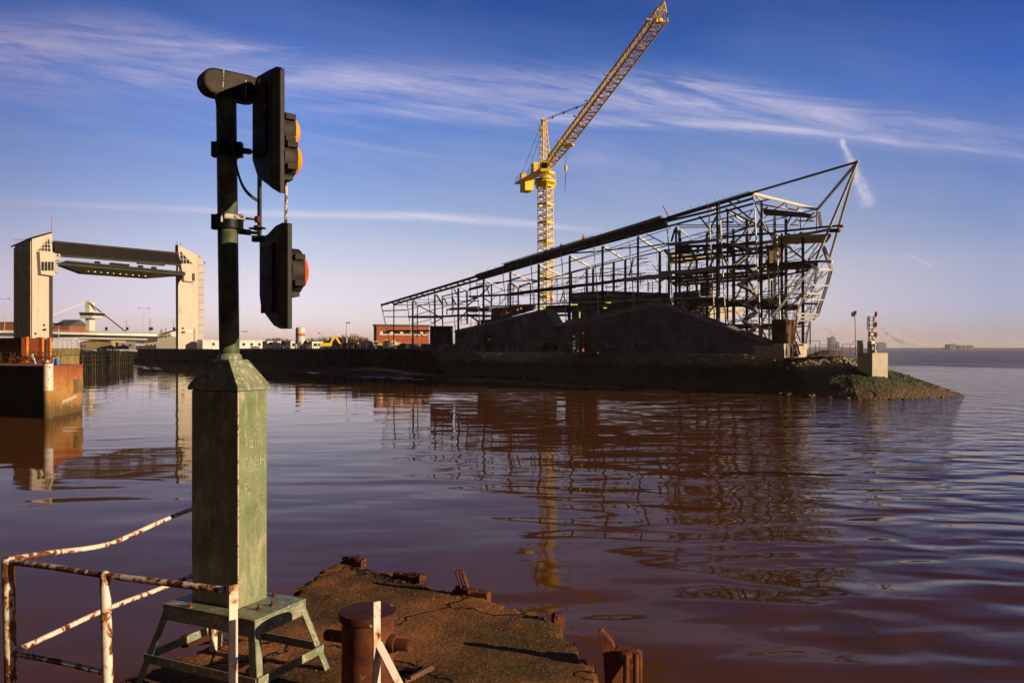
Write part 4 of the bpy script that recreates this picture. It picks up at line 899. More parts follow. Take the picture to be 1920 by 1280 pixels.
# floor girders
for tl, p, w, pl, m in ((1, [(195, 515), (640, 515)], 14, A, 'steel'), (1, [(640, 517), (1240, 512), (1530, 495), (1900, 505)], 36, A, 'steel'), (1, [(740, 530), (1240, 528)], 24, PC, 'steel'), (1, [(240, 770), (1000, 768)], 30, A, 'steel'), (1, [(1320, 388), (1420, 380)], 24, A, 'steel'), (1, [(1390, 378), (1700, 360), (1900, 350)], 46, A, 'steel_mid'), (1, [(1690, 395), (1920, 390), (380, 290, 3)], 64, PM, 'steel'), (3, [(0, 395), (380, 405)], 40, PM, 'steel'),
                        (2, [(0, 1115), (400, 1095), (760, 1075)], 34, A, 'steel'), (2, [(760, 1072), (1250, 1005), (1900, 930)], 56, A, 'steel'), (5, [(0, 172), (660, 105), (1200, 20)], 50, A, 'steel'), (4, [(1050, 1200), (1700, 1130), (1900, 1100)], 70, A, 'steel_mid'),
                        (7, [(0, 690), (500, 655), (980, 600)], 62, A, 'steel_mid'), (7, [(970, 600), (1250, 580), (1700, 560)], 56, A, 'steel'), (7, [(0, 790), (240, 760)], 40, PM, 'steel'), (7, [(150, 175), (640, 130), (1060, 85)], 54, A, 'steel_mid'), (7, [(290, 215), (880, 200), (1290, 180)], 50, PM, 'steel'),
                        (7, [(1060, 150), (1290, 190), (1700, 130)], 40, PM, 'brown_deck'), (6, [(1080, 920), (1420, 880), (1900, 845)], 36, A, 'steel'),
                        (8, [(0, 100), (500, 85), (1040, 70)], 22, A, 'steel_mid'), (3, [(250, 240), (600, 225), (1380, 190), (1800, 165)], 24, A, 'steel_mid'), (3, [(1400, 250), (1800, 235)], 60, PM, 'steel'), (3, [(1480, 390), (1790, 390)], 36, PM, 'steel'), (5, [(700, 350), (1150, 355)], 26, PM, 'steel'),
                        (9, [(0, 850), (320, 840)], 36, A, 'steel'), (9, [(320, 815), (820, 765), (1320, 715), (1450, 705)], 34, A, 'dark'), (9, [(560, 890), (1000, 830), (1300, 770)], 44, A, 'steel_mid'), (10, [(0, 450), (440, 425), (800, 400), (1150, 382)], 42, A, 'steel'), (10, [(0, 500), (420, 480), (1000, 450)], 34, PM, 'brown_deck'), (10, [(80, 660), (600, 610), (960, 540)], 30, PM, 'steel'),
                        (11, [(40, 210), (420, 190)], 28, A, 'steel'), (11, [(420, 205), (740, 212)], 26, A, 'orange_prop'), (11, [(430, 230), (820, 215)], 34, PM, 'steel'), (11, [(80, 640), (265, 640)], 32, PM, 'white'), (8, [(1820, 640), (1960, 640)], 28, PM, 'white')):
    mem('floor_girder', m, tl, p, w, pl)
bar3('floor_girder', 'orange_prop', *[PA(*px(9, x, y)) for x, y in ((1448, 706), (1552, 716))], .30)
bar3('floor_girder', 'orange_prop', *[PA(*px(9, x, y)) for x, y in ((1380, 795), (1455, 790))], .26)
bar3('floor_girder', 'steel', PA(*px(9, 1300, 790)), PA(*px(9, 1480, 790)), .40)
bar3('floor_girder', 'cream_steel', PA(*px(10, 1150, 385)), PA(*px(10, 1350, 390)), .30)
bar3('floor_girder', 'orange_prop', PA(*px(11, 810, 180)), PA(*px(11, 1100, 190)), .24)
# floor slabs
def slab(name, mat, pts, back=BV * .8, th_=.3):
    P_ = [PA(u, v) for u, v in pts]; z = P_[0].z
    lo = [V((p.x, p.y, p.z - th_)) + BV * .05 for p in P_]; hi = [V((p.x, p.y, p.z)) + BV * .05 for p in P_]
    g = MB()
    for i in range(len(P_) - 1):
        a, b = i, i + 1; g.hexa([lo[a], lo[b], lo[b] + back, lo[a] + back], [hi[a], hi[b], hi[b] + back, hi[a] + back])
    return g.build(name, mat, deep)
slab('floor_slab', 'tan', [(1454, 441), (1500, 439), (1560, 436)], BV * .32)
slab('floor_slab', 'brown_deck', [(1262, 508), (1342, 501)], BV * .25)
slab('floor_slab', 'brown_deck', [(1440, 495), (1500, 493), (1535, 491)], BV * .22)
slab('floor_slab', 'brown_deck', [(1290, 560), (1360, 556)], BV * .4)
slab('floor_slab', 'brown_deck', [(1420, 572), (1497, 573)], BV * .25)
slab('floor_slab', 'concrete_dark', [(1075, 556), (1196, 552), (1250, 558)], BV * .8)
# regular floor framing running back from the river side: joists, inner edge beams, inner columns
SP = [A(u, 600) for u in (1246, 1268, 1292, 1318, 1345, 1372, 1400, 1428, 1455, 1480, 1503)]
for zl_, i0, sh_ in ((13.0, 0, .30), (9.5, 0, .26), (6.0, 0, .24), (2.9, 3, .24)):
    for i, p in enumerate(SP):
        if i < i0: continue
        a_ = V((p.x, p.y, EYE + zl_)) + BV * .04; e_ = .95 if i < 8 else .95 - (i - 7) * .14
        if zl_ < 7 and i < 8: e_ = .8
        bar3('joist', 'steel', a_, a_ + BV * e_ * (1 if zl_ > 3 else .6), sh_)
    for f in (.3, .62, .9):
        q_ = [V((p.x, p.y, EYE + zl_)) + BV * f for p in SP[i0:10 if f < .8 else 9]]
        bar3('edge_beam', 'steel' if f != .3 else 'steel_mid', q_[0], q_[-1], .34)
for i, f, m_ in ((1, .3, 'steel'), (3, .62, 'steel'), (4, .3, 'steel_mid'), (5, .62, 'steel'), (6, .3, 'steel'), (7, .62, 'steel'), (8, .3, 'steel_mid'), (9, .5, 'steel'), (2, .9, 'steel'), (5, .9, 'steel'), (7, .9, 'steel')):
    p = SP[i] + BV * f; bar3('inner_column', m_, V((p.x, p.y, 4.4)), V((p.x, p.y, EYE + (16 if f < .8 else 13))), .34)
for i, j, za, zb, f in ((3, 4, 9.5, 13, .3), (4, 5, 13, 9.5, .3), (5, 6, 6, 9.5, .62), (6, 7, 9.5, 6, .62), (7, 8, 2.9, 6, .3), (8, 9, 6, 2.9, .3), (6, 7, 13, 16, .3), (7, 8, 16, 13, .3), (8, 9, 9.5, 13, .3), (7, 8, 9.5, 13, .62), (1, 2, 9.5, 13, .62), (8, 9, -.5, 2.9, .3), (7, 8, 2.9, -.5, .5)):
    bar3('brace', 'steel_mid', V((SP[i].x, SP[i].y, EYE + za)) + BV * f, V((SP[j].x, SP[j].y, EYE + zb)) + BV * f, .20)
# soffit of the prow roof, cellular beams
sheet('roof_cladding', 'brown_deck', [(1431, 391), (1500, 398), (1520, 401), (1522, 404), (1431, 399)], PC, V((.9, 2, 0)))
def cellular(name, mat, x0, x1, ya, yb, tile, pl, cells):
    """beam web with round openings"""
    g = MB(); n = 20
    def P_(x, y): return pl(*px(tile, x, y))
    yc = (ya + yb) / 2
    edges = [x0] + sum([[c - r, c + r] for c, r in cells], []) + [x1]
    for i in range(0, len(edges), 2):
        if edges[i + 1] - edges[i] > 1: g.prism([P_(edges[i], ya), P_(edges[i + 1], ya), P_(edges[i + 1], yb), P_(edges[i], yb)], V((.1, .25, 0)))
    for c, r in cells:
        rr = min(r * .92, abs(yb - ya) / 2 * .94)
        for j in range(n):
            a0, a1 = 2 * math.pi * j / n, 2 * math.pi * (j + 1) / n
            def outp(a): k = 1 / max(abs(math.cos(a)), abs(math.sin(a))); return (c + r * math.cos(a) * k, yc + abs(yb - ya) / 2 * math.sin(a) * k)
            i0, i1 = (c + rr * math.cos(a0), yc + rr * math.sin(a0)), (c + rr * math.cos(a1), yc + rr * math.sin(a1))
            g.prism([P_(*i0), P_(*outp(a0)), P_(*outp(a1)), P_(*i1)], V((.1, .25, 0)))
    g.build(name, mat, deep)
cellular('cellular_beam', 'brown_deck', 290, 1290, 218, 342, 7, PM, [(590, 66), (722, 65), (856, 66), (990, 66), (1125, 62)])
cellular('cellular_beam', 'brown_deck', 1440, 1820, 215, 335, 7, PM, [(1520, 60), (1648, 64)])
for a, b in (((285, 690), (1900, 690)), ((285, 735), (1900, 722)), ):
    mem('top_flange', 'steel_mid', 6, [a, b], 16, PB)
for i in range(34): mem('beam_web', 'cream_steel', 6, [(300 + i * 36, 692), (300 + i * 36, 732)], 12, PB)
for a, b in (((150, 688), (560, 690)), ((150, 724), (560, 730))): mem('top_flange', 'steel_mid', 9, [a, b], 14, PB)
# lit balustrade-like cladding in the middle levels
g = MB()
for i in range(70):
    x = 290 + i * 14.5
    if 440 < x < 490: continue
    ya = 790 - (x - 290) * .11; yb = ya + (70 if x < 450 else 100 - (x - 480) * .03)
    p, q = PT(*px(7, x, ya)), PT(*px(7, x, yb)); g.bar(p, q, .08)
for y0, y1 in ((790, 690), (862, 790)): g.bar(PT(*px(7, 285, y0)), PT(*px(7, 1310, y1)), .12)
g.build('slatted_screen', 'tan', deep)
sheet('screen_backing', 'brown_deck', [px(7, x, y) for x, y in ((285, 785), (1500, 660), (1500, 740), (900, 810), (285, 840))], PT, V((-.1, .3, 0)), -.5)
# lit walls of the stair core inside

sheet('core_wall', 'concrete', [px(8, x, y) for x, y in ((765, 190), (1310, 190), (1500, 270), (1510, 350), (1300, 400), (1030, 480), (770, 400))], PK, V((-.4, .3, 0)))
sheet('core_wall', 'brown_deck', [px(7, x, y) for x, y in ((760, 850), (920, 850), (920, 1110), (760, 1110))], PK, V((-.4, .3, 0)))
sheet('core_wall', 'brown_deck', [px(8, x, y) for x, y in ((560, 200), (750, 200), (750, 400), (560, 330))], PK, V((-.4, .3, 0)))
sheet('core_wall', 'tan', [px(7, x, y) for x, y in ((155, 350), (1170, 360), (1170, 440), (680, 450), (500, 510), (155, 520))], PT, V((-.2, .5, 0)))
sheet('core_wall', 'brown_deck', [px(10, x, y) for x, y in ((215, 90), (420, 60), (420, 600), (225, 600))], PR_, V((-.3, .3, 0)))
sheet('core_wall', 'concrete_dark', [px(11, x, y) for x, y in ((440, 480), (530, 460), (530, 880), (440, 880))], PA, V((.4, .9, 0)))
for x0, x1, y, m in ((720, 985, 945, 'lamp_yellow'), (860, 980, 1150, 'orange_prop'), (740, 900, 1185, 'lamp_yellow')): mem('working_light', 'tan' if m == 'lamp_yellow' else m, 7, [(x0, y), (x1, y - 4)], 26, PC)
for x, y, x2, y2 in ((95, 490, 215, 490), (710, 440, 815, 455), (690, 548, 740, 548), (260, 620, 260, 735)): mem('strip_light', 'lamp_strip', 5, [(x, y), (x2, y2)], 17, PM)
mem('strip_light', 'lamp_strip', 3, [(1250, 223), (1365, 223)], 14, PM)
# zig-zag stairs with their treads
def flight(a, b, tile, pl, wz=26):
    q = [pl(*px(tile if len(p) == 2 else p[2], p[0], p[1])) for p in (a, b)]
    g = MB(); up = V((0, 0, 1)); side = V((.8, 1.6, 0))
    for o_ in (V((0, 0, 0)), side): g.bar(q[0] + o_, q[1] + o_, .06, .20)
    st = g.build('staircase', 'steel', deep)
    g = MB()
    for i in range(12):
        c = lerp(q[0], q[1], (i + .5) / 12); g.hexa([c + k for k in (V((-.14, -.30, .08)), V((.14, -.30, .08)), side * .7 + V((.14, 0, .10)), side * .7 + V((-.14, 0, .10)))], [c + k for k in (V((-.14, -.30, .28)), V((.14, -.30, .28)), side * .7 + V((.14, 0, .26)), side * .7 + V((-.14, 0, .26)))])
    g.build('tread', 'cream_steel', st)
    g = MB(); g.bar(q[0] + up * .95, q[1] + up * .95, .06)
    for i in range(5): c = lerp(q[0], q[1], (i + .5) / 5); g.bar(c, c + up * .95, .04)
    g.build('handrail', 'steel', st)
for a, b in (((1260, 180), (1600, 320)), ((1550, 345), (1255, 590)), ((1400, 555), (1600, 645)), ((1690, 700), (1400, 900)), ((1360, 900), (1660, 1060)), ((1710, 1090), (1450, 1290)), ((1385, 170, 8), (1650, 310, 8)), ((1690, 340, 8), (1480, 480, 8)), ((1450, 510, 8), (1630, 610, 8)), ((1660, 640, 8), (1560, 710, 8))):
    flight(a, b, 7, lambda u, v: PM(u, v))
for x, y, x2 in ((1540, 350, 1720), (1240, 600, 1420), (1590, 660, 1760), (1340, 910, 1450), (1640, 1075, 1760)): mem('stair_landing', 'steel', 7, [(x, y), (x2, y)], 24, PM)
for x, y, x2 in ((1600, 490, 1720), (1600, 545, 1740), (1630, 690, 1740), (1340, 630, 1500), (1770, 330, 1900)): mem('stair_landing', 'cream_steel', 8, [(x, y), (x2, y)], 18, PM)
for x, y, x2, y2 in ((20, 250, 170, 255), (30, 290, 180, 300), (20, 595, 180, 630), (30, 1010, 190, 1025)): mem('stair_landing', 'cream_steel', 10, [(x, y), (x2, y2)], 22, PM)
# prow lattice: nose face rungs and sloping legs
def nose(tile, x, y, k=0.0): return D(*px(tile, x, y), 87.6 + k)
for tl, a, b, w, m in ((10, (1095, 525), (1350, 540), 30, 'cream_steel'), (10, (980, 808), (1270, 822), 24, 'cream_steel'), (10, (880, 960), (1150, 975), 34, 'cream_steel'), (10, (830, 1040), (890, 1075), 16, 'cream_steel'), (10, (890, 1072), (1190, 1078), 22, 'cream_steel'), (11, (715, 360), (1100, 378), 28, 'cream_steel'), (11, (680, 425), (1040, 438), 30, 'cream_steel'), (11, (640, 485), (960, 492), 26, 'cream_steel')):
    mem('nose_rung', m, tl, [a, b], w, lambda u, v: D(u, v, 87.6 + max(0, (u - 1520)) * .02))
Np = lambda u, v: D(u, v, 88.4)
for tl, p, w, m in ((10, [(1345, 550), (1265, 830), (1185, 1085), (1100, 390, 11), (1000, 480, 11)], 22, 'steel'), (10, [(1290, 570), (1230, 800), (1150, 1060), (1060, 360, 11)], 14, 'steel'), (10, [(1312, 560), (1250, 815), (1168, 1070), (1082, 375, 11), (1040, 440, 11)], 34, 'steel_light'),
                    (10, [(1185, 80), (1340, 540)], 46, 'steel_light'), (10, [(1210, 90), (1355, 540)], 12, 'steel'), (10, [(1160, 140), (1240, 360)], 12, 'steel')):
    mem('nose_leg', m, tl, p, w, Np)
Nq = lambda u, v: D(u, v, 87.4)
for tl, p, w, m in ((10, [(1050, 545), (1028, 800)], 22, 'steel_mid'), (10, [(1075, 550), (1050, 780)], 14, 'steel_light'), (10, [(1010, 590), (940, 760), (830, 1035), (705, 355, 11), (680, 420, 11)], 26, 'steel_mid'), (10, [(990, 490), (740, 790), (470, 1130), (270, 400, 11)], 36, 'steel_mid'), (11, [(820, 110), (715, 340)], 18, 'cream_steel'), (11, [(830, 0), (640, 190), (440, 400)], 26, 'steel')):
    mem('nose_leg', m, tl, p, w, Nq)
for tl, p, w in ((10, [(1180, 570), (1060, 740), (960, 950)], 30), (10, [(1275, 570), (1135, 690)], 22), (10, [(1240, 800), (1210, 790)], 16), (10, [(1190, 850), (1050, 950)], 24), (10, [(990, 820), (890, 920)], 18), (10, [(935, 770), (985, 805)], 18), (10, [(1140, 990), (1020, 1000), (920, 1050)], 22), (10, [(940, 985), (890, 1040)], 26), (10, [(1010, 830), (1000, 940)], 14),
                (10, [(850, 760), (1000, 620)], 20), (10, [(980, 1000), (975, 1248)], 16), (11, [(1105, 100), (985, 350)], 22), (11, [(1065, 200), (1090, 330)], 14), (11, [(960, 230), (950, 360)], 20), (11, [(850, 340), (960, 240)], 24), (11, [(1060, 380), (1100, 370)], 20), (11, [(900, 410), (1040, 400)], 14), (11, [(1110, 80), (1020, 160)], 14)):
    mem('nose_lacing', 'steel_mid', tl, p, w, Np)
for tl, p, w in ((10, [(1055, 40), (855, 245)], 20), (10, [(1115, 60), (905, 360)], 18), (10, [(1110, 180), (925, 370)], 22), (10, [(1185, 260), (1110, 330)], 18), (10, [(680, 130), (560, 240)], 16), (10, [(800, 150), (640, 300)], 16), (10, [(640, 640), (550, 730)], 16), (10, [(740, 620), (560, 900)], 22), (10, [(740, 700), (660, 790)], 16), (10, [(380, 760), (290, 860)], 14), (10, [(800, 820), (720, 890)], 18), (10, [(820, 990), (560, 1248)], 20), (10, [(360, 930), (280, 1020)], 14), (10, [(500, 940), (470, 1060)], 18), (10, [(170, 860), (110, 930)], 12), (10, [(330, 1120), (250, 1200)], 16),
                 (11, [(380, 90), (280, 190)], 16), (11, [(370, 240), (290, 300)], 18), (11, [(850, 540), (900, 500)], 14), (11, [(930, 280), (850, 350)], 20), (11, [(270, 420), (380, 740)], 16), (9, [(500, 290), (300, 420)], 16), (9, [(620, 520), (530, 680)], 22), (9, [(750, 370), (700, 440)], 26), (9, [(1080, 510), (940, 590)], 20), (9, [(740, 580), (600, 690)], 18), (9, [(1030, 460), (950, 540), (880, 620)], 26), (9, [(210, 490), (120, 570)], 12), (9, [(410, 500), (510, 600)], 10), (9, [(-10, 280), (260, 215)], 26), (9, [(200, 370), (100, 410)], 22)):
    mem('far_brace', 'steel_mid', tl, p, w, lambda u, v: PC(u, v, -2) if u > 1480 else PC(u, v))
mem('prow_leg', 'steel', 11, [(952, 460), (950, 920)], 20, Np); mem('prow_leg', 'steel_light', 11, [(945, 500), (895, 750), (870, 900)], 30, Np); mem('prow_leg', 'steel_mid', 11, [(850, 740), (900, 690)], 14, Np); mem('prow_leg', 'steel_mid', 11, [(870, 890), (950, 850)], 14, Np)
mem('prop', 'orange_prop', 11, [(715, 390), (690, 600), (650, 870)], 28, Nq); mem('prop', 'orange_prop', 11, [(645, 510), (690, 570)], 24, Nq); mem('prop', 'timber', 11, [(700, 660), (775, 870)], 16, Nq); mem('prop', 'timber', 11, [(690, 860), (770, 1105)], 28, lambda u, v: D(u, v, 86.4)); mem('prop', 'timber', 11, [(705, 950), (625, 1100)], 24, lambda u, v: D(u, v, 86.4))
mem('prop', 'cream_steel', 11, [(540, 330), (540, 460)], 26, Nq)
# small mid platform and props in frame
mem('platform', 'steel', 6, [(1090, 640), (1290, 640)], 30, PC)
for x in (1110, 1290): mem('platform_rail', 'steel', 6, [(x, 540), (x, 640)], 8, PC)
mem('floor_girder', 'brown_deck', 9, [(740, 615), (1020, 620)], 22, PC); mem('floor_girder', 'brown_deck', 9, [(590, 690), (750, 695)], 16, PC)
# concrete plinth under the prow, pier
g = MB(); a = D(1471, 664, 88.2); b = D(1520, 664, 91.0); n = V((-.95, .35, 0)); n = V((-(b - a).y, (b - a).x, 0)).normalized()
def blk(u1, d1, u2, d2, vt, vb, depth, name, mat):
    a, b = D(u1, vb, d1), D(u2, vb, d2); ta = D(u1, vt, d1); h = ta.z - a.z; n = V((-(b - a).y, (b - a).x, 0)).normalized()
    if n.y < 0: n = -n
    z0 = min(a.z, b.z) - .3; q = [V((p.x, p.y, z0)) for p in (a, b, b + n * depth, a + n * depth)]
    g = MB(); g.hexa(q, [V((p.x, p.y, ta.z)) for p in q]); return g.build(name, mat, deep, bevel=.03)
blk(1471, 86.5, 1513, 91.5, 648, 664.5, 3.5, 'plinth', 'concrete'); blk(1470, 86.4, 1478, 87.3, 644, 650, 1.2, 'plinth', 'concrete'); blk(1507, 90.6, 1515, 91.7, 645, 650, 1.2, 'plinth', 'concrete')
blk(1474, 87.6, 1490, 90, 598.5, 646, 1.6, 'pier_column', 'brown_deck'); blk(1441, 88.5, 1471, 86.7, 645, 664, 2.5, 'plinth', 'concrete_dark')  # last block: shaded left side of the plinth, shade put into darker concrete
# dark concrete walls with sloping tops at the foot of the frame
def PW(u, v): return PA(u, v, 2.2)
WN = V((.789, .615, 0))
def wall(name, mat, tops, base, doors=(), pl=PW, thick=1.4, cope=None):
    xs = sorted(set([u for u, v in tops] + [u for d in doors for u in d[:2]]))
    def ty(u):
        for (a, va), (b, vb) in zip(tops, tops[1:]):
            if a <= u <= b: return va + (vb - va) * (u - a) / max(b - a, 1e-6)
    def by(u): return base[0] + (base[1] - base[0]) * (u - xs[0]) / (xs[-1] - xs[0])
    g = MB(); cg = MB()
    for a, b in zip(xs, xs[1:]):
        bo = [by(a), by(b)]
        for d in doors:
            if d[0] <= a and b <= d[1]: bo = [d[2], d[2]]
        g.prism([pl(a, ty(a)), pl(b, ty(b)), pl(b, bo[1]), pl(a, bo[0])], WN * thick)
    for (a, va), (b, vb) in zip(tops, tops[1:]):
        o_ = -WN * .12
        cg.prism([pl(a, va - .2) + o_, pl(b, vb - .2) + o_, pl(b, vb + 4.6) + o_, pl(a, va + 4.6) + o_], WN * (thick + .3))
    w_ = g.build(name, mat, deep)
    if cope: cg.build('coping', cope, w_)
wall('concrete_wall', 'concrete_dark', [(853, 619), (885, 612), (1025, 578.5), (1043, 607.5)], (659, 659.5), [(907, 928, 624)], cope='concrete_cope')
wall('concrete_wall', 'concrete_dark', [(1043.2, 608), (1070, 601.5)], (659.5, 660), cope='concrete_cope')
wall('concrete_wall', 'concrete_dark', [(1070.2, 603), (1114, 595.5), (1238, 567), (1432, 637), (1446, 645)], (660, 665), [(1074, 1108, 621)], cope='concrete_cope')
g = MB()
for x in (1088, 1092): pass
sheet('inner_wall', 'brick', [(907, 615), (928, 615), (928, 659), (907, 659)], lambda u, v: PA(u, v, -6 + (u - 907) * .25), V((.3, .5, 0)))
sheet('inner_wall', 'brick', [(1074, 615), (1092, 615), (1092, 659), (1074, 659)], lambda u, v: PA(u, v, -8 + (u - 1074) * .3), V((.3, .5, 0)))
sheet('inner_wall', 'concrete_dark', [(1072, 549), (1130, 545), (1250, 549), (1262, 575), (1150, 590), (1072, 604)], lambda u, v: PC(u, v, 0), V((.4, .8, 0)))
sheet('inner_wall', 'concrete_dark', [(921, 577), (1000, 571), (1000, 580), (921, 603)], PC, V((.4, .8, 0)))
sheet('inner_wall', 'concrete_dark', [(1026, 577), (1072, 573), (1072, 586), (1030, 586)], PC, V((.4, .8, 0)))
sheet('inner_wall', 'concrete_dark', [(1262, 548), (1310, 545), (1320, 600), (1290, 585), (1262, 572)], PB, V((.4, .8, 0)))
sheet('inner_wall', 'concrete_dark', [(895, 600), (1040, 590), (1040, 660), (895, 660)], PC, V((.4, .8, 0)))
sheet('inner_wall', 'concrete_dark', [(1060, 600), (1120, 590), (1120, 662), (1060, 662)], PC, V((.4, .8, 0)))
for x, y, w_, h_ in ((532, 330, 20, 60), (578, 275, 22, 105), (620, 280, 26, 90), (668, 270, 22, 85), (766, 270, 20, 50), (812, 275, 40, 30), (900, 250, 18, 32)):
    sheet('orange_panel', 'orange_prop', [px(3, a, b) for a, b in ((x, y), (x + w_, y), (x + w_, y + h_), (x, y + h_))], lambda u, v: PM(u, v, (u - 930) * -.01), V((.3, .3, 0)))
for u in (878, 903, 932, 957, 985, 1012, 1118, 1146, 1172, 1199, 1226, 1254, 1281, 1309, 1336, 1364, 1391):
    vt = (619 - (u - 853) * .24 if u < 1026 else 607 - (u - 1070) * .24 if u < 1238 else 570 + (u - 1238) * .36) + 6
    if 905 < u < 930 or 1072 < u < 1110 or vt > 648: continue
    mem('panel_joint', 'concrete_cope', 0, [(u, vt), (u - .6, 657)], .5, lambda a, b: PA(a, b, 2.32))
for (a, b, w_) in (((1114, 601), (1160, 602), .7), ((1208, 602), (1300, 600), .8), ((1247, 612), (1244, 632), 2.0), ((1251, 596), (1246, 612), .9), ((1292, 603), (1278, 632), .8), ((1301, 615), (1294, 640), 1.0), ((862, 638), (900, 637.5), .8), ((930, 640), (1040, 641), .8), ((1110, 641), (1300, 642), 1.2), ((1288, 612), (1318, 609), 1.6)):
    mem('pale_streak', 'fascia', 0, [a, b], w_, lambda u, v: PA(u, v, 2.32))
# dense scaffold tubes through the lower storeys
g = MB()
for i in range(420):
    u = rnd.uniform(860, 1440); vt = max(572 - (u - 715) * .302 + 55, 470); base_v = min(640, 619 - (u - 853) * .24 if u < 1025 else (605 if u < 1114 else (596 - (u - 1114) * .23 if u < 1238 else 567 + (u - 1238) * .36)))
    v = rnd.uniform(vt, base_v)
    pl = rnd.choice([PC, PB, PM]); L = rnd.uniform(8, 34); wd = rnd.uniform(.5, 1.0) / F * 125
    if rnd.random() < .55: g.bar(pl(u, v), pl(u + L, v - rnd.uniform(0, 2.5)), wd)
    elif rnd.random() < .7: g.bar(pl(u, v), pl(u, min(v + L, base_v + 4)), wd)
    else: g.bar(pl(u, v), pl(u + L * .6, v + L * .7 * rnd.choice([-1, 1])), wd)
for i in range(230):
    u = rnd.uniform(1440, 1545); v = rnd.uniform(510, 640) ; 
    if u > 1545 - (v - 500) * .4: continue
    L = rnd.uniform(6, 26); pl = rnd.choice([PC, PM]); wd = rnd.uniform(.5, 1.0) / F * 95
    k = rnd.random(); q = (u + L, v - 1) if k < .4 else ((u, v + L) if k < .6 else (u + L * .6, v - L))
    if q[0] < 1550: g.bar(pl(u, v), pl(*q), wd)
s_ = g.build('scaffold_tubes', 'steel', deep); s_['kind'] = 'stuff'
g = MB()                                                     # bright galvanised tubes and bracing round the stair core
for i in range(230):
    u = rnd.triangular(1250, 1548, 1440); v = rnd.uniform(425, 640)
    if u < 1440 and v > 560 + (u - 1238) * .36: continue
    if u > 1552 - (v - 500) * .42 or v < 380 + (1440 - u) * .3: continue
    L = rnd.uniform(7, 30); pl = rnd.choice([PC, PM, PM]); wd = rnd.uniform(.55, 1.1) / F * 98; k = rnd.random()
    q = (u + L, v - rnd.uniform(0, 2)) if k < .4 else ((u + rnd.uniform(-1, 1), v + L) if k < .6 else (u + L * .6, v - L * rnd.choice([-.8, .8, 1.1])))
    if q[0] < 1545 - (q[1] - 500) * .4: g.bar(pl(u, v), pl(*q), wd)
s_ = g.build('bright_scaffold_tubes', 'steel_light', deep); s_['kind'] = 'stuff'
print('members', sum(COUNT.values()), {k: v for k, v in COUNT.items() if v > 60})

# ---------------------------------------------------------------- workers on the roof
def person(name, p, h, label, jacket, yaw=0, lean=0):
    t_ = thing(name, p, label, 'person', None)
    bm = bmesh.new(); s = h / 1.75
    J = [(0, 0, .95), (0, 0, 1.2), (0, 0, 1.42), (0, -.02, 1.53), (0, -.03, 1.68), (.09, 0, .90), (.12, -.06, .48), (.12, 0, .06), (-.09, 0, .90), (-.13, -.10, .50), (-.12, .05, .06), (.19, 0, 1.38), (.26, -.05, 1.10), (.24, -.22, .95), (-.19, 0, 1.38), (-.27, -.06, 1.10), (-.22, -.25, .98)]
    E_ = [(0, 1), (1, 2), (2, 3), (3, 4), (0, 5), (5, 6), (6, 7), (0, 8), (8, 9), (9, 10), (2, 11), (11, 12), (12, 13), (2, 14), (14, 15), (15, 16)]
    Rr = [.15, .16, .13, .06, .11, .10, .07, .055, .10, .07, .055, .07, .05, .04, .07, .05, .04]
    me = bpy.data.meshes.new('body'); me.from_pydata([(x * s, (y - lean * z) * s, z * s) for x, y, z in J], E_, [])
    o = bpy.data.objects.new('body', me); C.objects.link(o); o.parent = t_; t_.rotation_euler = (0, 0, yaw)
    m = o.modifiers.new('skin', 'SKIN'); 
    if not me.skin_vertices: 
        at = me.attributes
    lay = me.skin_vertices[0] if me.skin_vertices else None
    if lay:
        for i, r in enumerate(Rr): lay.data[i].radius = (r * s, r * s)
        lay.data[0].use_root = True
    o.modifiers.new('sub', 'SUBSURF').levels = 1
    me.materials.append(MAT[jacket]); WORLD[o.name] = V(p)
    g = MB(); g.lathe(V(p) + V((0, (-.03 - lean * 1.68) * s, 1.70 * s)), [(.125 * s, 0), (.12 * s, .06 * s), (.08 * s, .12 * s), (.02, .135 * s)], 10); hm = g.build('helmet', 'white', t_, smooth=True)
    return t_
person('person', PA(1093, 452, -1.5) - V((0, 0, .75)), 1.7, 'worker in a red jacket and white helmet on the roof edge, nearer the prow', 'hivis', .4, .12)
person('person', PA(1054.5, 465.5, -1.5) - V((0, 0, .95)), 1.7, 'worker in dark clothes and white helmet crouched low on the roof behind the crane mast', 'dark', -.6, .25)

# ---------------------------------------------------------------- tower crane
cb = V((6.3, 150, 4.6))
cr_ = thing('tower_crane', cb, 'tall yellow tower crane with its jib raised above the steel frame', 'tower crane')
def lattice(g, chord, lace, a0, a1, r0, r1, n, rc, rl_, both=True):
    """square lattice between two frames: a = 4 corners"""
    for i in range(4): chord.pipe([a0[i], a1[i]], rc * .52, 8)
    for k in range(n):
        p = [lerp(a0[i], a1[i], k / n) for i in range(4)]; q = [lerp(a0[i], a1[i], (k + 1) / n) for i in range(4)]
        for i in range(4):
            j = (i + 1) % 4; m = (lerp(p[i], p[j], .5) + lerp(q[i], q[j], .5)) / 2
            mid = lerp(q[j], p[j], .5)
            lace.bar(p[i], mid, rl_); lace.bar(mid, q[i], rl_)
            if both and k % 3 == 0: lace.bar(p[i], p[j], rl_)
ch, la = MB(), MB()
hd_ = 1.42; rotm = R(8)
def ring(c, r, n=4, a=0.0): return [c + V((math.cos(a + i * math.pi / 2) * r, math.sin(a + i * math.pi / 2) * r, 0)) for i in range(4)]
zt = EYE + (653 - 346) / F * 150
lattice(None, ch, la, ring(cb, hd_, a=rotm), ring(V((6.3, 150, zt)), hd_, a=rotm), 0, 0, 26, .2, .11)
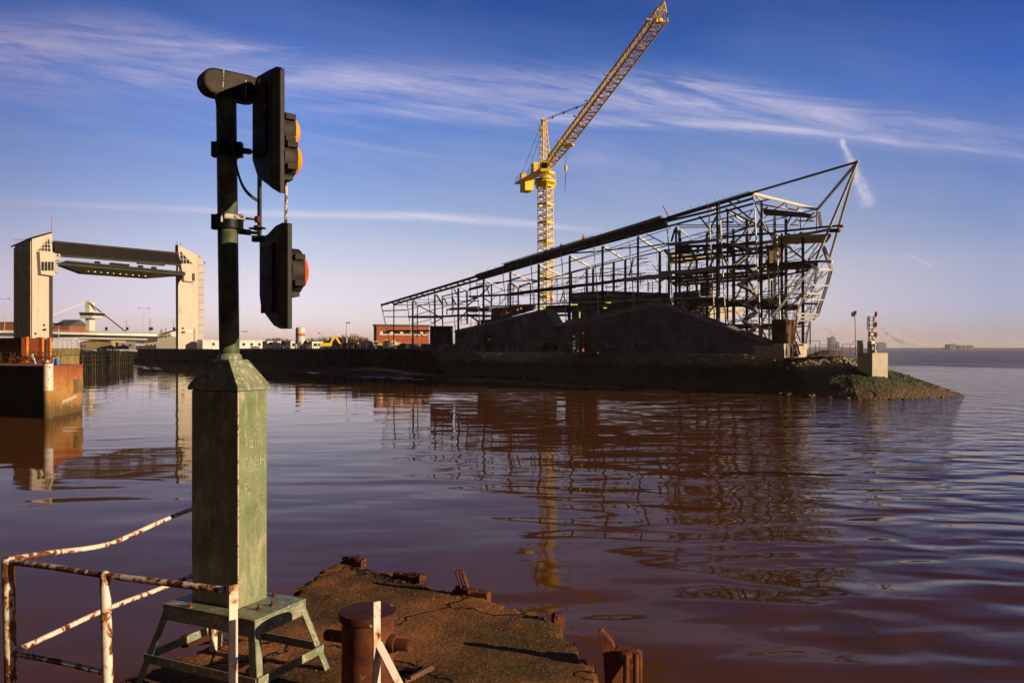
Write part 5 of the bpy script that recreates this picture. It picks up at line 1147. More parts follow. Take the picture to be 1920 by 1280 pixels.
for k in range(1, 10):
    z = 4.6 + (zt - 4.6) * k / 9.0
    q = ring(V((6.3, 150, z - .3)), hd_ + .06, a=rotm)
    for i in range(4): ch.bar(q[i], q[(i + 1) % 4], .16, .34)
ch.build('mast_chords', 'cream', cr_); la.build('mast_lacing', 'cream', cr_)
g = MB()                                                     # slewing collar and platforms
top = V((6.3, 150, zt))
g.lathe(top, [(1.2, 0), (1.9, .3), (1.9, .7), (1.1, .9), (1.1, 1.5), (1.8, 1.7), (1.8, 2.2)], 16)
for a in range(4): q = ring(top + V((0, 0, -1.5)), 1.2, a=rotm)[a]; p = ring(top + V((0, 0, .4)), 2.0, a=rotm)[a]; g.bar(q, p, .3)
g.build('slewing_ring', 'yellow', cr_)
JD = V((.34, -.94, 0)).normalized(); JS = V((JD.y, -JD.x, 0)); rise = math.tan(R(16.2))
jroot = V((6.2, 150, EYE + (653 - 318) / F * 150)); JU = (JD + V((0, 0, rise))).normalized(); JN = JS.cross(JU).normalized()
if JN.z < 0: JN = -JN
def jp(L, s=0, n=0): return jroot + JD * L + V((0, 0, rise * L)) + JS * s + JN * n
chd, lac = MB(), MB()
a0 = [jp(1, -.55, -.5), jp(1, .55, -.5), jp(1, .35, .75), jp(1, -.35, .75)]; a1 = [jp(9, -.85, -.75), jp(9, .85, -.75), jp(9, .5, .95), jp(9, -.5, .95)]; a2 = [jp(42.5, -.85, -.75), jp(42.5, .85, -.75), jp(42.5, .5, .95), jp(42.5, -.5, .95)]
lattice(None, chd, lac, a0, a1, 0, 0, 7, .26, .08, True); lattice(None, chd, lac, a1, a2, 0, 0, 30, .26, .08, True)
for L in range(4, 42, 2): lac.bar(jp(L, -.8, -.72), jp(L, .8, -.72), .12)
for s_ in (-.5, .5): chd.pipe([jp(3, s_ * .85, .95), jp(42.5, s_, .98)], .19, 10)
chd.build('jib_chords', 'yellow', cr_, smooth=True); lac.build('jib_lacing', 'yellow_lacing', cr_)
g = MB(); tip = jp(43.6, 0, 1.3)
for q in a2: g.bar(q, tip, .14)
g.bar(jp(42.4, -.85, -.75), jp(43.6, -.2, -.3), .12); g.box(jp(41.5, 0, -.5), .9, .9, .5, .3); g.build('jib_head', 'yellow', cr_)
g = MB()
for L in (9, 16.5, 21, 28, 40.5): g.box(jp(L, .95, .6), .9, .5, .12, .3); g.bar(jp(L, .6, .7), jp(L, 1.4, .8), .1)
g.build('jib_step', 'cream_steel', cr_)
g = MB(); q = jp(10.4, 0, -1.2); g.box(q, 1.8, 1.4, .3, -.35)
for s in ((-.8, -.6), (.8, -.6), (.8, .6), (-.8, .6)): g.bar(q + V((*s, 0)), q + V((*s, 1.5)), .07)
g.build('trolley', 'yellow', cr_)
g = MB(); hk = V((q.x - .4, q.y, EYE + (653 - 312) / F * 140.5))
for s in (-.12, .12): g.pipe([q + V((s - .3, 0, 0)), hk + V((s, 0, 0))], .022, 5)
g.build('hoist_rope', 'cable_dark', cr_)
g = MB(); g.lathe(hk, [(.1, .1), (.24, 0), (.28, -.4), (.18, -.9), (.08, -1.1)], 10); g.build('hook_block', 'yellow', cr_)
g = MB(); g.pipe([hk - V((0, 0, 1)), hk - V((0.15, 0, 4.4))], .05, 6); g.build('sling', 'cable_dark', cr_)
# tie, apex mast, counter jib, cab
apx = V((6.1, 151, EYE + (653 - 227) / F * 151)); ab = [jroot + JS * s + JD * d + V((0, 0, .3)) for s, d in ((-.8, .9), (.8, .9), (.8, -1.1), (-.8, -1.1))]
ch2, la2 = MB(), MB(); at = [apx + JS * s * .35 + JD * d * .35 for s, d in ((-.8, .9), (.8, .9), (.8, -1.1), (-.8, -1.1))]
lattice(None, ch2, la2, ab, at, 0, 0, 8, .18, .08, True); ch2.build('apex_mast', 'yellow', cr_); la2.build('apex_lacing', 'cream', cr_)
g = MB(); g.box(apx, 1.1, .8, .35, .3); g.box(apx + V((-.5, .3, -1.7)), .9, .9, .12); 
for s in (-.5, .5): g.bar(apx + V((-.5 + s, .3, -1.7)), apx + V((-.5 + s, .3, -.6)), .06)
g.build('apex_head', 'yellow_lacing', cr_)
g = MB()
for s in (-.25, .25): g.pipe([apx + JS * s + V((0, 0, .2)), jp(20.4, s, 1.0)], .05, 6)
for f in (.2, .45, .72): c = lerp(apx, jp(20.4, 0, 1.0), f); g.bar(c - JU * .3, c + JU * .3, .2)
for s in (-.3, .3): g.pipe([apx + JS * s, jroot - JD * 12.5 + JS * s * 2 + V((0, 0, .2))], .035, 6)
g.build('pendant_tie', 'cable_dark', cr_)
g = MB(); g.pipe([jp(9, .2, -.9), jp(20, .2, -1.5), jp(30, .2, -1.0)], .02, 5); g.build('jib_rope', 'cable_dark', cr_)
g = MB()
cj = lambda L, s, n: jroot - JD * L + JS * s + V((0, 0, n))
for s in (-.8, .8): g.bar(cj(-1, s, 0), cj(14, s, 0), .22, .4)
for L in range(0, 15): g.bar(cj(L, -.8, 0), cj(L, .8, 0), .12)
for i in range(7): g.bar(cj(2 * i, -.8 if i % 2 else .8, 0), cj(2 * i + 2, .8 if i % 2 else -.8, 0), .1)
g.bar(cj(0, 0, .1), cj(14, 0, .1), 1.3, .06); g.build('counter_jib', 'yellow', cr_)
g = MB()
for s in (-.95, .95):
    for L in range(0, 15, 1): g.bar(cj(L, s, 0), cj(L, s, 1.1), .05)
    for z in (.55, 1.1): g.bar(cj(0, s, z), cj(14, s, z), .05)
g.build('walkway_rail', 'cream_steel', cr_)
g = MB()
for L in (8.6, 9.6, 10.6): c = cj(L, 0, -2.4); g.box(c, 1.8, .85, 2.5, math.atan2(JD.y, JD.x) + math.pi / 2)
g.build('counterweight', 'yellow', cr_, bevel=.05)
g = MB(); g.box(cj(11.8, 0, .2), 1.0, 1.4, 1.5, .3); g.build('winch', 'yellow', cr_, bevel=.06)
g = MB(); g.box(cj(4.5, .2, .2), 1.2, 1.6, 1.9, .3); g.build('electric_cabinet', 'yellow', cr_, bevel=.06)
cc = top + V((-.2, -1.6, 1.9)); g = MB(); g.hexa([cc + V(k) for k in ((-.8, -.9, 0), (.8, -.9, 0), (.8, .9, 0), (-.8, .9, 0))], [cc + V(k) for k in ((-.8, -.9, 2.1), (.8, -.9, 2.1), (.8, .9, 2.1), (-.8, .9, 2.1))])
cabn = g.build('cab', 'yellow', cr_, bevel=.05)
g = MB(); g.box(cc + V((-.05, -.91, .6)), 1.1, .04, 1.0); g.box(cc + V((.81, 0, .7)), .04, 1.2, .95); g.build('window', 'glass', cabn)
g = MB(); g.lathe(top + V((0, 0, .8)), [(2.1, 0), (2.1, .1)], 12)
for i in range(12): a = i * math.pi / 6; p = top + V((math.cos(a) * 2.05, math.sin(a) * 2.05, .9)); g.bar(p, p + V((0, 0, 1.0)), .06)
for z in (1.4, 1.9): g.pipe([top + V((math.cos(i * math.pi / 6) * 2.05, math.sin(i * math.pi / 6) * 2.05, z)) for i in range(13)], .04, 4)
g.build('platform', 'cream_steel', cr_)
# ---------------------------------------------------------------- beacon on its block at the point
bp = D(1635, 700, 84)
bl = thing('concrete_block', V((bp.x, 84.5, 2.2)), 'big square pale concrete block set in the stone bank at the point', 'concrete block')
g = MB(); zt_ = EYE - (661.5 - CY) / F * 84
fa = D(1635.5, 690, 83.6); r_ = D(1665, 690, 84.9); l_ = D(1607, 690, 85.6)
q = [V((p.x, p.y, .8)) for p in (fa, r_, r_ + (l_ - fa), l_)]
g.hexa(q, [V((p.x, p.y, zt_)) for p in q]); g.build('block', 'concrete', bl, bevel=.04)
mb = thing('beacon_mast', D(1633, 661, 84.7), 'harbour beacon mast with red lamps, ladder cage and white disc board on the concrete block', 'beacon')
bd = 84.7
def bq(u, v, d=bd): return D(u, v, d)
g = MB()
for u in (1629.5, 1638): g.bar(bq(u, 592), bq(u, 661), .16)
for i in range(9): g.bar(bq(1629.5, 594 + i * 7.5), bq(1638, 594 + i * 7.5), .07)
g.build('mast', 'steel_mid', mb)
g = MB()
for u, d in ((1626, 84.2), (1626.5, 85.2)): g.bar(D(u, 593, d), D(u, 618, d), .06)
for v in (593.5, 604, 615): g.bar(D(1626, v, 84.2), D(1640, v, 84.4), .06); g.bar(D(1626, v, 84.2), D(1626.5, v, 85.2), .06); g.bar(D(1626.5, v, 85.2), D(1640, v, 85.2), .06)
g.build('ladder_cage', 'steel_mid', mb)
for v in (588, 607, 626.5):
    p = bq(1642.7, v); g = MB(); g.bar(bq(1638, v + 6), bq(1643, v + 6), .08); g.lathe(p - UP * .38, [(.13, 0), (.15, .05), (.15, .12)], 10); lm = g.build('beacon_lamp', 'white', mb)
    g = MB(); g.lathe(p - UP * .26, [(.13, 0), (.155, .08), (.155, .3), (.12, .42), (.05, .5)], 12); g.build('red_lens', 'red_paint', lm, smooth=True)
g = MB(); c = bq(1634.5, 626.5, 84.3); g.box(c - UP * .55, .62, .06, 1.1, .15); bdp = g.build('signal_board', 'dark', mb)
g = MB()
for x in (-.17, .17):
    for z in (-.38, .38): g.lathe(c + V((x, -.05, z)), [(.13, 0), (.13, .03)], 14, V((.15, -1, 0)))
g.lathe(c + V((0, -.05, 0)), [(.2, 0), (.2, .03)], 16, V((.15, -1, 0))); g.build('white_disc', 'white', bdp)
g = MB(); p = bq(1634, 661.5, 84.4); g.box(p, .5, .5, 1.25, .4); g.lathe(p + V((.12, -.45, 0)), [(.2, 0), (.2, .3), (.12, .34), (.12, .7), (.17, .75), (.17, .95), (.05, 1.0)], 12); g.build('base_cabinet', 'white', mb)
for u, w_ in ((1627.5, .12), (1640.5, .14)): g = MB(); g.bar(bq(u, 640), bq(u, 661.5), w_); g.build('post', 'dark' if u < 1630 else 'cream_steel', mb)
p = D(1613, 661.6, 85.3); g = MB(); g.box(p, .5, .42, 1.3, .35); kc = thing('control_cabinet', p, 'white slim control cabinet standing left of the harbour beacon', 'cabinet'); g.build('body', 'white', kc, bevel=.02)
g = MB(); g.box(p + UP * 1.3, .58, .5, .05, .35); g.build('lid', 'steel_mid', kc)
# flood light pole
p = D(1605, 662, 92); fl = thing('floodlight_pole', p, 'thin floodlight pole with a twin lamp beside the fence at the point', 'floodlight')
g = MB(); g.pipe([p - UP * .4, D(1604.5, 640, 92), D(1602.8, 590, 92)], .05, 6); g.bar(D(1604, 636, 92), D(1597.5, 646, 92), .05); g.build('pole', 'steel_mid', fl)
for s in (-.14, .18): g = MB(); c = D(1600.5, 588, 92) + V((s, s, s * .5)); g.prism([c + V((-.25, 0, .15)), c + V((.25, 0, .3)), c + V((.2, 0, -.2)), c + V((-.15, 0, -.3))], V((.1, .22, 0))); g.build('lamp', 'dark', fl)
# scaffold fence on the point
fe = thing('scaffold_fence', D(1560, 664, 93), 'low fence of scaffold tubes along the yard edge beside the point', 'fence')
for u, vt in ((1519, 643), (1529, 645), (1537, 638.5), (1563, 646), (1568, 645), (1580, 645), (1594, 645.5), (1604, 648)):
    g = MB(); g.pipe([D(u, 665, 93), D(u, vt, 93)], .03, 6); g.build('post', 'steel', fe)
for pts in ([(1519, 638.5), (1537, 638.5)], [(1516, 650), (1537, 650.5), (1609, 652)], [(1533, 657), (1609, 658)], [(1537, 645.5), (1564, 646.5)], [(1580, 645), (1603, 645.5)], [(1537, 650.6), (1580, 651)]):
    g = MB(); g.pipe([D(u, v, 93) for u, v in pts], .025, 6); g.build('rail', 'steel' if pts[0][1] < 655 else 'orange_prop', fe)
for k, (u, vt, d) in enumerate(((1311, 639, 102), (1352, 638, 99), (1396, 640, 96.5), (1440, 640, 94))):
    p = D(u, 662.2 + k * .7, d); o = thing('stake_post', p, 'orange lit stake with a pale foot block on the stone bank top', 'stake', 'stakes along the bank top')
    g = MB(); g.bar(p, D(u - 1 + k % 2, vt, d), .13 if k < 2 else .09); g.build('stake', 'orange_prop' if k != 2 else 'timber', o)
    g = MB(); g.box(p - UP * .1, .38, .3, .32, .2); g.build('foot', 'concrete', o, bevel=.03)
g = MB(); c = D(1556, 666, 91.8); n = 14
pts = [c + V((x, y, max(0, 1 - (x / 2.6) ** 2 - (y / 1.4) ** 2) * .75 - .1 + noise.noise(V((x * 2, y * 2, 0))) * .1)) for x in [i * .4 - 2.8 for i in range(15)] for y in [j * .4 - 1.6 for j in range(9)]]
g.add(pts, [(i * 9 + j, (i + 1) * 9 + j, (i + 1) * 9 + j + 1, i * 9 + j + 1) for i in range(14) for j in range(8)])
tag(g.build('soil_heap', 'ground'), 'low dark heap of soil by the scaffold fence at the point', 'soil heap')
# heaped stone, planks and yellow gear by the plinth
for k, (u, v, w_, h_, lab) in enumerate(((1468, 644, .75, .75, 'yellow compressor machine standing beside the pale plinth under the prow'), (1454, 645, .5, .6, 'smaller yellow machine farther left of the plinth under the prow'))):
    p = D(u, 645, 90); o = thing('site_machine', p, lab, 'machine')
    g = MB(); g.box(p, w_, w_, h_ * .7, .4); g.box(p + V((.1, 0, h_ * .7)), w_ * .6, w_ * .7, h_ * .35, .4); g.build('body', 'yellow', o, bevel=.06)
    g = MB()
    for s in (-1, 1): g.lathe(p + V((s * w_ * .3, -w_ * .55, .12)), [(.15, 0), (.15, .1)], 12, V((0, -1, 0)))
    g.build('wheel', 'tyre', o)
# site hoarding: low dark panels in front of the concrete walls
hz = thing('site_hoarding', PA(1100, 659, 5), 'long low grey site fence panels in front of the dark concrete walls', 'fence')
def PH(u, v): return PA(u, v, 4.5)
for i in range(17):
    u = 790 + i * 20
    if 905 < u + 10 < 930 or 1070 < u + 5 < 1110: continue
    g = MB(); a, b = PH(u + .5, 644.5), PH(u + 19, 644.5); g.prism([a, b, PH(u + 19, 658.5), PH(u + .5, 658.5)], WN * .08); g.build('panel', 'concrete_dark', hz)
    g = MB(); g.bar(PH(u, 643), PH(u, 659.5), .09); g.build('panel_post', 'steel_mid', hz)
g = MB()
for i in range(9): x = 806 + i * 4.6; g.prism([PA(x, 611, 3), PA(x + 4.3, 611, 3), PA(x + 4.3, 652, 3), PA(x, 652, 3)], WN * .25); 
fw = thing('timber_formwork', PA(825, 652, 3), 'brown vertical timber formwork panel left of the dark concrete walls', 'formwork')
g.build('boards', 'timber', fw)
g = MB()
for i in range(5): x = 809 + i * 9.3; g.bar(PA(x, 611, 3.4), PA(x, 652, 3.4), .22, .3)
g.build('soldier_beam', 'timber', fw)
for k, (u, lab) in enumerate(((1014, 'rusty orange heap of scrap steel at the foot of the dark wall, left one'), (1029, 'rusty orange heap of scrap steel at the foot of the dark wall, right one'))):
    p = PH(u, 656) + V((0, -1.5, 0)); g = MB()
    for i in range(26): a = V((rnd.uniform(-1.2, 1.2), rnd.uniform(-.5, .5), rnd.uniform(0, .9))); b = a + V((rnd.uniform(-.8, .8), rnd.uniform(-.4, .4), rnd.uniform(-.3, .5))); g.bar(p + a, p + b, .09, .2)
    tag(g.build('scrap_heap', 'orange_prop' if k == 0 else 'rust'), lab, 'scrap heap')

# ---------------------------------------------------------------- yard beyond the quay: cabins, silo, plant, cars, shrubs
def dy(u): return 262 + (u - 360) / (805 - 360) * (170 - 262) + 12
def gz(d): return 4.66
def gp(u, d=None): d = d or dy(u); return V(((u - CX) / F * d, d, 4.66))
def hh(v, d): return EYE + (CY - v) / F * d - 4.66
YAW = math.atan2(-92, 60)
def cabin(u1, u2, vt, label, door=None, mat='white', depth=3, d=None, cat='site cabin', windows=1):
    d = d or dy((u1 + u2) / 2); a, b = gp(u1, d), gp(u2, d + (u2 - u1) * .12); h = hh(vt, d)
    n = V((-(b - a).y, (b - a).x, 0)).normalized(); o = thing('site_cabin', (a + b) / 2, label, cat)
    g = MB(); q = [a, b, b + n * depth, a + n * depth]; g.hexa(q, [p + UP * h for p in q]); bo_ = g.build('body', mat, o)
    g = MB(); e = V((.15, .15, 0)); q2 = [p + UP * (h + .003) for p in q]; g.hexa(q2, [p + UP * .14 for p in q2]); g.build('roof', 'steel_mid', o)
    w_ = (b - a); dn = w_.normalized()
    for i in range(windows):
        c = a + w_ * ((i + .75) / (windows + .5)) - n * .03 + UP * (h * .45)
        g = MB(); g.hexa(*[[c + dn * x - n * y + UP * z for x, y in ((-.45, 0), (.45, 0), (.45, .05), (-.45, .05))] for z in (0, .8)]); g.build('window', 'glass', o)
    if door:
        c = a + w_ * door[0] - n * .03
        g = MB(); g.hexa(*[[c + dn * x - n * y + UP * z for x, y in ((-.5, 0), (.5, 0), (.5, .06), (-.5, .06))] for z in (.05, h * .85)]); g.build('door', door[1], o)
    return o
cabin(380, 446, 637.5, 'long flat white shed beyond the quay behind the mast pole', None, 'white', 6, 275, 'shed', 2)
cabin(446, 497, 638.5, 'long cream white shed on the quay just right of the mast pole', None, 'white', 6, 262, 'shed', 3)
cabin(501, 520, 640, 'white site cabin with a blue door on the quay', (.5, 'blue_paint'), 'white', 3, 238, 'site cabin', 0)
cabin(520.5, 536, 640.5, 'white site cabin with one dark window next to the blue doored cabin', None, 'white', 3, 236, 'site cabin', 1)
cabin(536.5, 544, 640.5, 'small dark site cabin between the white cabins and the silo', None, 'dark', 3, 233, 'site cabin', 0)
cabin(545, 556, 640.5, 'white site cabin just left of the tall white silo', None, 'white', 3, 230, 'site cabin', 1)
cabin(585, 605.5, 641, 'cream white caravan like cabin right of the silo', None, 'white', 3, 214, 'site cabin', 2)
p = gp(563, 224); so_ = thing('cement_silo', p, 'tall white cement silo with a red band standing on legs by the quay', 'silo')
H = hh(613, 224); r = 8.4 / F * 224
g = MB(); g.lathe(p + UP * H * .34, [(r * .3, -1.2), (r, 0), (r, H * .60), (r * .8, H * .645), (r * .2, H * .66)], 24); g.build('tank', 'white', so_, smooth=True)
g = MB(); g.lathe(p + UP * H * .60, [(r * 1.012, 0), (r * 1.012, .75)], 24); g.build('red_band', 'red_paint', so_, smooth=True)
for i in range(4):
    a = i * math.pi / 2 + .5; g = MB(); g.bar(p + V((math.cos(a) * r * 1.15, math.sin(a) * r * 1.15, 0)), p + V((math.cos(a) * r * .95, math.sin(a) * r * .95, H * .4)), .26)
    a2 = a + math.pi / 2; g.bar(p + V((math.cos(a) * r * 1.1, math.sin(a) * r * 1.1, .4)), p + V((math.cos(a2) * r, math.sin(a2) * r, H * .33)), .12); g.build('leg', 'white', so_)
def vehicle(u, d, L, W, H, yaw, paint, label, cat, kind='car', name='parked_car'):
    p = gp(u, d); o = thing(name, p, label, cat); ax = V((math.cos(yaw), math.sin(yaw), 0)); ay = V((-ax.y, ax.x, 0))
    P_ = lambda x, y, z: p + ax * x * L / 2 + ay * y * W / 2 + UP * z * H
    prof = {'car': [(-1, .2), (1, .2), (1, .42), (.88, .55), (.45, .62), (.15, 1.0), (-.5, 1.0), (-.85, .62), (-1, .58)], 'van': [(-1, .16), (1, .16), (1, .45), (.9, .52), (.62, .96), (.5, 1.0), (-1, 1.0)]}[kind]
    g = MB(); g.prism([P_(x, -1, z) for x, z in prof], ay * W); bd_ = g.build('body', paint, o, bevel=.05)
    g = MB()
    for s in (-1, 1):
        q = [(.38, .66), (.13, .93), (-.45, .93), (-.72, .66)] if kind == 'car' else [(.82, .6), (.6, .9), (.3, .9), (.3, .6)]
        g.prism([P_(x, s * 1.01, z) for x, z in q], ay * .02 * s)
    q = [(.45, .65), (.17, .97)] if kind == 'car' else [(.88, .56), (.63, .93)]
    g.add([P_(q[0][0] + .01, -.85, q[0][1]), P_(q[0][0] + .01, .85, q[0][1]), P_(q[1][0] + .01, .8, q[1][1]), P_(q[1][0] + .01, -.8, q[1][1])], [(0, 1, 2, 3)])
    g.build('window', 'glass', o)
    for x in (-.62, .62):
        for s in (-1, 1): g = MB(); g.lathe(P_(x, s * .88, 0) + UP * .33, [(.33, 0), (.33, .2)], 14, ay * s); g.build('wheel', 'tyre', o)
    return o
vehicle(694, 185, 5.2, 2.0, 2.05, -.6, 'white', 'white van parked in the yard right of the green machine', 'van', 'van', 'parked_van')
vehicle(708, 184, 4.3, 1.7, 1.4, -.5, 'white', 'small white car parked right of the white van in the yard', 'car')
vehicle(763, 172, 4.3, 1.7, 1.45, -.4, 'white', 'white car parked under the low tail of the steel frame', 'car')
vehicle(776, 171, 4.1, 1.7, 1.35, -.3, 'dark', 'dark car parked at the foot of the steel frame beside the timber formwork', 'car')
vehicle(640, 196, 4.2, 1.7, 1.5, -.5, 'red_paint', 'red car parked in the yard left of the orange one', 'car')
vehicle(655, 193, 4.0, 1.7, 1.7, -.5, 'orange_prop', 'orange pickup like car parked between the red car and the excavator', 'car')
vehicle(526, 226, 4.2, 1.7, 1.4, -.5, 'blue_drum', 'blue car parked at the quay edge before the white cabins', 'car')
def excavator(u, d, yaw, paint, label, arm, s=1.0):
    p = gp(u, d); o = thing('excavator', p, label, 'excavator'); ax = V((math.cos(yaw), math.sin(yaw), 0)); ay = V((-ax.y, ax.x, 0))
    g = MB()
    for k in (-1, 1): c = p + ay * k * 1.0 * s; g.prism([c + ax * x * s + UP * z * s - ay * .25 * s for x, z in ((-1.6, .1), (1.6, .1), (1.9, .4), (1.6, .8), (-1.6, .8), (-1.9, .4))], ay * .5 * s)
    g.build('track', 'tyre', o)
    g = MB(); g.box(p + UP * .85 * s - ax * .3 * s, 3.0 * s, 2.3 * s, .9 * s, yaw); g.build('body', paint, o, bevel=.08)
    g = MB(); g.box(p + UP * 1.0 * s + ax * .5 * s + ay * .6 * s, 1.3 * s, 1.0 * s, 1.7 * s, yaw); cb_ = g.build('cab', paint, o, bevel=.06)
    g = MB(); g.box(p + UP * 1.75 * s + ax * .5 * s + ay * .6 * s, 1.35 * s, 1.05 * s, .75 * s, yaw); g.build('window', 'glass', cb_)
    g = MB(); q = [p + ax * x * s + UP * z * s - ay * .3 * s for x, z in arm]
    for a, b in zip(q, q[1:]): g.bar(a, b, .3 * s, .45 * s)
    g.build('arm', paint, o)
    g = MB(); e = q[-1]; g.prism([e + ax * x * s + UP * z * s - ay * .5 * s for x, z in ((-.1, .2), (.4, .1), (.5, -.5), (.1, -.9), (-.5, -.6))], ay * 1.0 * s); g.build('bucket', 'dark', o); return o
excavator(613, 205, .2, 'yellow', 'yellow excavator with a bent arm raised in the yard right of the cream cabin', [(.8, 1.4), (2.0, 3.6), (3.6, 1.2)])
excavator(580, 218, 2.6, 'yellow', 'yellow excavator with its arm lying low right of the silo', [(.8, 1.3), (2.4, 2.0), (4.0, .9)], .9)
excavator(672, 192, 2.2, 'orange_prop', 'orange excavator with its arm folded in the crowded yard', [(.8, 1.5), (2.2, 3.0), (2.8, 1.0)])
excavator(722, 180, .1, 'yellow', 'yellow excavator parked before the red brick building', [(.8, 1.3), (2.4, 2.6), (3.2, 1.1)], .85)
p = gp(686, 188); o = thing('generator', p, 'bright green generator box in the yard', 'generator'); g = MB(); g.box(p + UP * .2, 2.0, 1.2, 1.4, -.5); g.build('housing', 'green_paint2', o, bevel=.05); g = MB(); g.box(p, 2.2, 1.3, .2, -.5); g.box(p + UP * 1.6, .3, .3, .3); g.build('skid', 'dark', o)
for k, (u, d, lab) in enumerate(((735, 176, 'grey round skip standing under the tail of the steel frame'), (668, 186, 'dark site skip in the yard beside the orange excavator'), (745, 176, 'dark skip heaped with rubble beside the grey round skip'))):
    p = gp(u, d); o = thing('site_skip', p, lab, 'skip'); g = MB(); g.hexa([p + V((x, y, 0)) for x, y in ((-1.2, -.8), (1.2, -.8), (1.2, .8), (-1.2, .8))], [p + V((x, y, 1.3)) for x, y in ((-1.8, -.9), (1.8, -.9), (1.8, .9), (-1.8, .9))]) if k else g.lathe(p, [(2.0, 0), (2.0, 1.7)], 20)
    b_ = g.build('tub', ('steel_mid', 'dark', 'dark')[k], o); g = MB()
    for s in (-1, 1): g.bar(p + V((s * 1.0, -.95, .1)), p + V((s * 1.0, -.95, 1.2)), .1)
    g.build('lug', 'steel', o)
def shrub(u, d, w_, vt, label, n=420, grp='bare shrubs along the yard'):
    p = gp(u, d); h = hh(vt, d); o = thing('bare_shrub', p, label, 'shrub', grp)
    g = MB(); tw = MB()
    for i in range(7):
        a = p + V((rnd.uniform(-.4, .4) * w_, rnd.uniform(-1, 1), 0)); g.pipe([a, a + V((rnd.uniform(-1, 1), rnd.uniform(-1, 1), h * .55))], [.12, .05], 5)
    for i in range(n):
        x = rnd.uniform(-1, 1); top_ = h * (1 - .55 * x * x) * rnd.uniform(.75, 1.06)
        a = p + V((x * w_ * .45, rnd.uniform(-1.6, 1.6), rnd.uniform(.05, .7) * top_)); L = rnd.uniform(.5, 1.5)
        b = a + V((rnd.uniform(-.6, .6), rnd.uniform(-.4, .4), 1)).normalized() * min(L, max(.2, top_ - a.z + p.z))
        tw.bar(a, b, rnd.uniform(.05, .12))
    g.build('stem', 'twig', o); tw.build('twigs', 'twig', o)
for u, w_, vt, d, lab in ((505, 6, 629, 275, 'low bare brown shrub behind the white cabins, nearest the mast pole'), (520, 6, 627, 272, 'rounded bare brown shrub behind the white cabin with one window'), (537, 5, 632, 270, 'small bare brown shrub just left of the silo'), (583, 5, 630, 255, 'bare brown shrub just right of the silo'), (605, 7, 628, 250, 'bare brown shrub behind the cream caravan like cabin'), (625, 7, 626, 246, 'broad bare brown shrub behind the bent armed yellow excavator'), (645, 7, 622, 242, 'tall bare brown shrub beside the yard lamp post'), (664, 8, 620, 240, 'tallest bare brown shrub, left of the red brick building'), (682, 5, 628, 238, 'bare brown shrub touching the red brick building')):
    shrub(u, d, w_, vt, lab)
def lamp_post(u, vt, d, label, arms=(1,), vb=650, name='lamp_post', head='dark', r=.10):
    p = D(u, vb, d); t_ = D(u, vt, d); o = thing(name, p, label, 'lamp post'); g = MB(); g.pipe([p, lerp(p, t_, .4), t_], [r * 1.3, r, r * .6], 6); g.build('pole', 'steel_mid', o)
    for s in arms:
        g = MB(); e = t_ + V((s * 8.5 / F * d, 0, .15)); g.bar(t_, e, r * .8); g.build('arm', 'steel_mid', o); g = MB(); g.box(e - UP * .12, .9, .4, .25); g.build('lamp', head, o)
lamp_post(650, 606, 205, 'dark yard lamp post with one angled head left of the brick building', (.35,), r=.16)
lamp_post(8.5, 560.5, 330, 'tall twin armed street lamp left of the barrier tower', (-1, 1), 620, head='steel')
lamp_post(270, 578.5, 340, 'twin armed street lamp over the bridge under the barrier gate', (-1, 1), 625, head='steel')
lamp_post(605, 625, 300, 'distant slim lamp post right of the silo', (-.8,), r=.1)
lamp_post(110, 609, 118, 'twin headed dark lamp post on the jetty by the left barrier tower', (-.5, .5), 652, r=.05)
lamp_post(459, 622, 280, 'slim pole with two lamps above the long cream shed', (-.4, .4), 640, r=.08)
lamp_post(483, 612, 290, 'thin mast above the long cream shed right of the mast pole', (), 640, r=.12)
# stacked material and a mesh fence along the quay edge
for u, d, m1, kind, lab in ((478, 248, 'timber', 'planks', 'stack of brown planks at the foot of the long cream shed'), (512, 230, 'steel_mid', 'pipes', 'bundle of grey pipes in front of the blue doored cabin'), (572, 212, 'timber', 'planks', 'stack of timber beside the silo legs'), (630, 194, 'concrete', 'blocks', 'pallet of pale concrete blocks left of the red car'), (648, 188, 'brick', 'blocks', 'pallet of red bricks near the orange car'), (680, 182, 'steel_mid', 'pipes', 'bundle of pipes near the green generator'), (700, 178, 'timber', 'planks', 'stack of planks before the white van'), (752, 166, 'steel', 'pipes', 'dark bundle of pipes under the tail of the steel frame')):
    p = gp(u, d); o = thing('material_stack', p, lab, 'stack'); g = MB(); g.box(p, 2.4, 1.3, .14, -.5); g.build('pallet', 'timber', o); g = MB()
    for i in range(4):
        for j in range(3):
            c = p + rot2(V((0, -.45 + i * .3, .16 + j * .3)), -.5)
            if kind == 'pipes': e = rot2(V((1.5, 0, 0)), -.5); g.pipe([c - e + UP * .12, c + e + UP * .12], .13, 8)
            elif kind == 'planks': g.box(c, 2.8 + rnd.uniform(-.4, .4), .26, .24, -.5)
            else: g.box(c, 2.0, .28, .28, -.5)
    g.build(kind, m1, o)
qf = thing('mesh_fence', dz(640, 176, 4.7), 'thin steel mesh fence along the quay edge in front of the yard', 'fence')
FQ = [dz(u, d + 2.0, 4.7) for u, d in ((498, 215), (595, 182), (700, 166), (790, 161.5))]
g, g2 = MB(), MB()
for a, b in zip(FQ, FQ[1:]):
    n_ = int((b - a).length / 2.4)
    for i in range(n_): p = lerp(a, b, i / n_); g.bar(p, p + UP * 1.25, .06)
    for z in (.15, .5, .85, 1.25): g2.bar(a + UP * z, b + UP * z, .035)
g.build('posts', 'steel_mid', qf); g2.build('wires', 'steel_mid', qf)
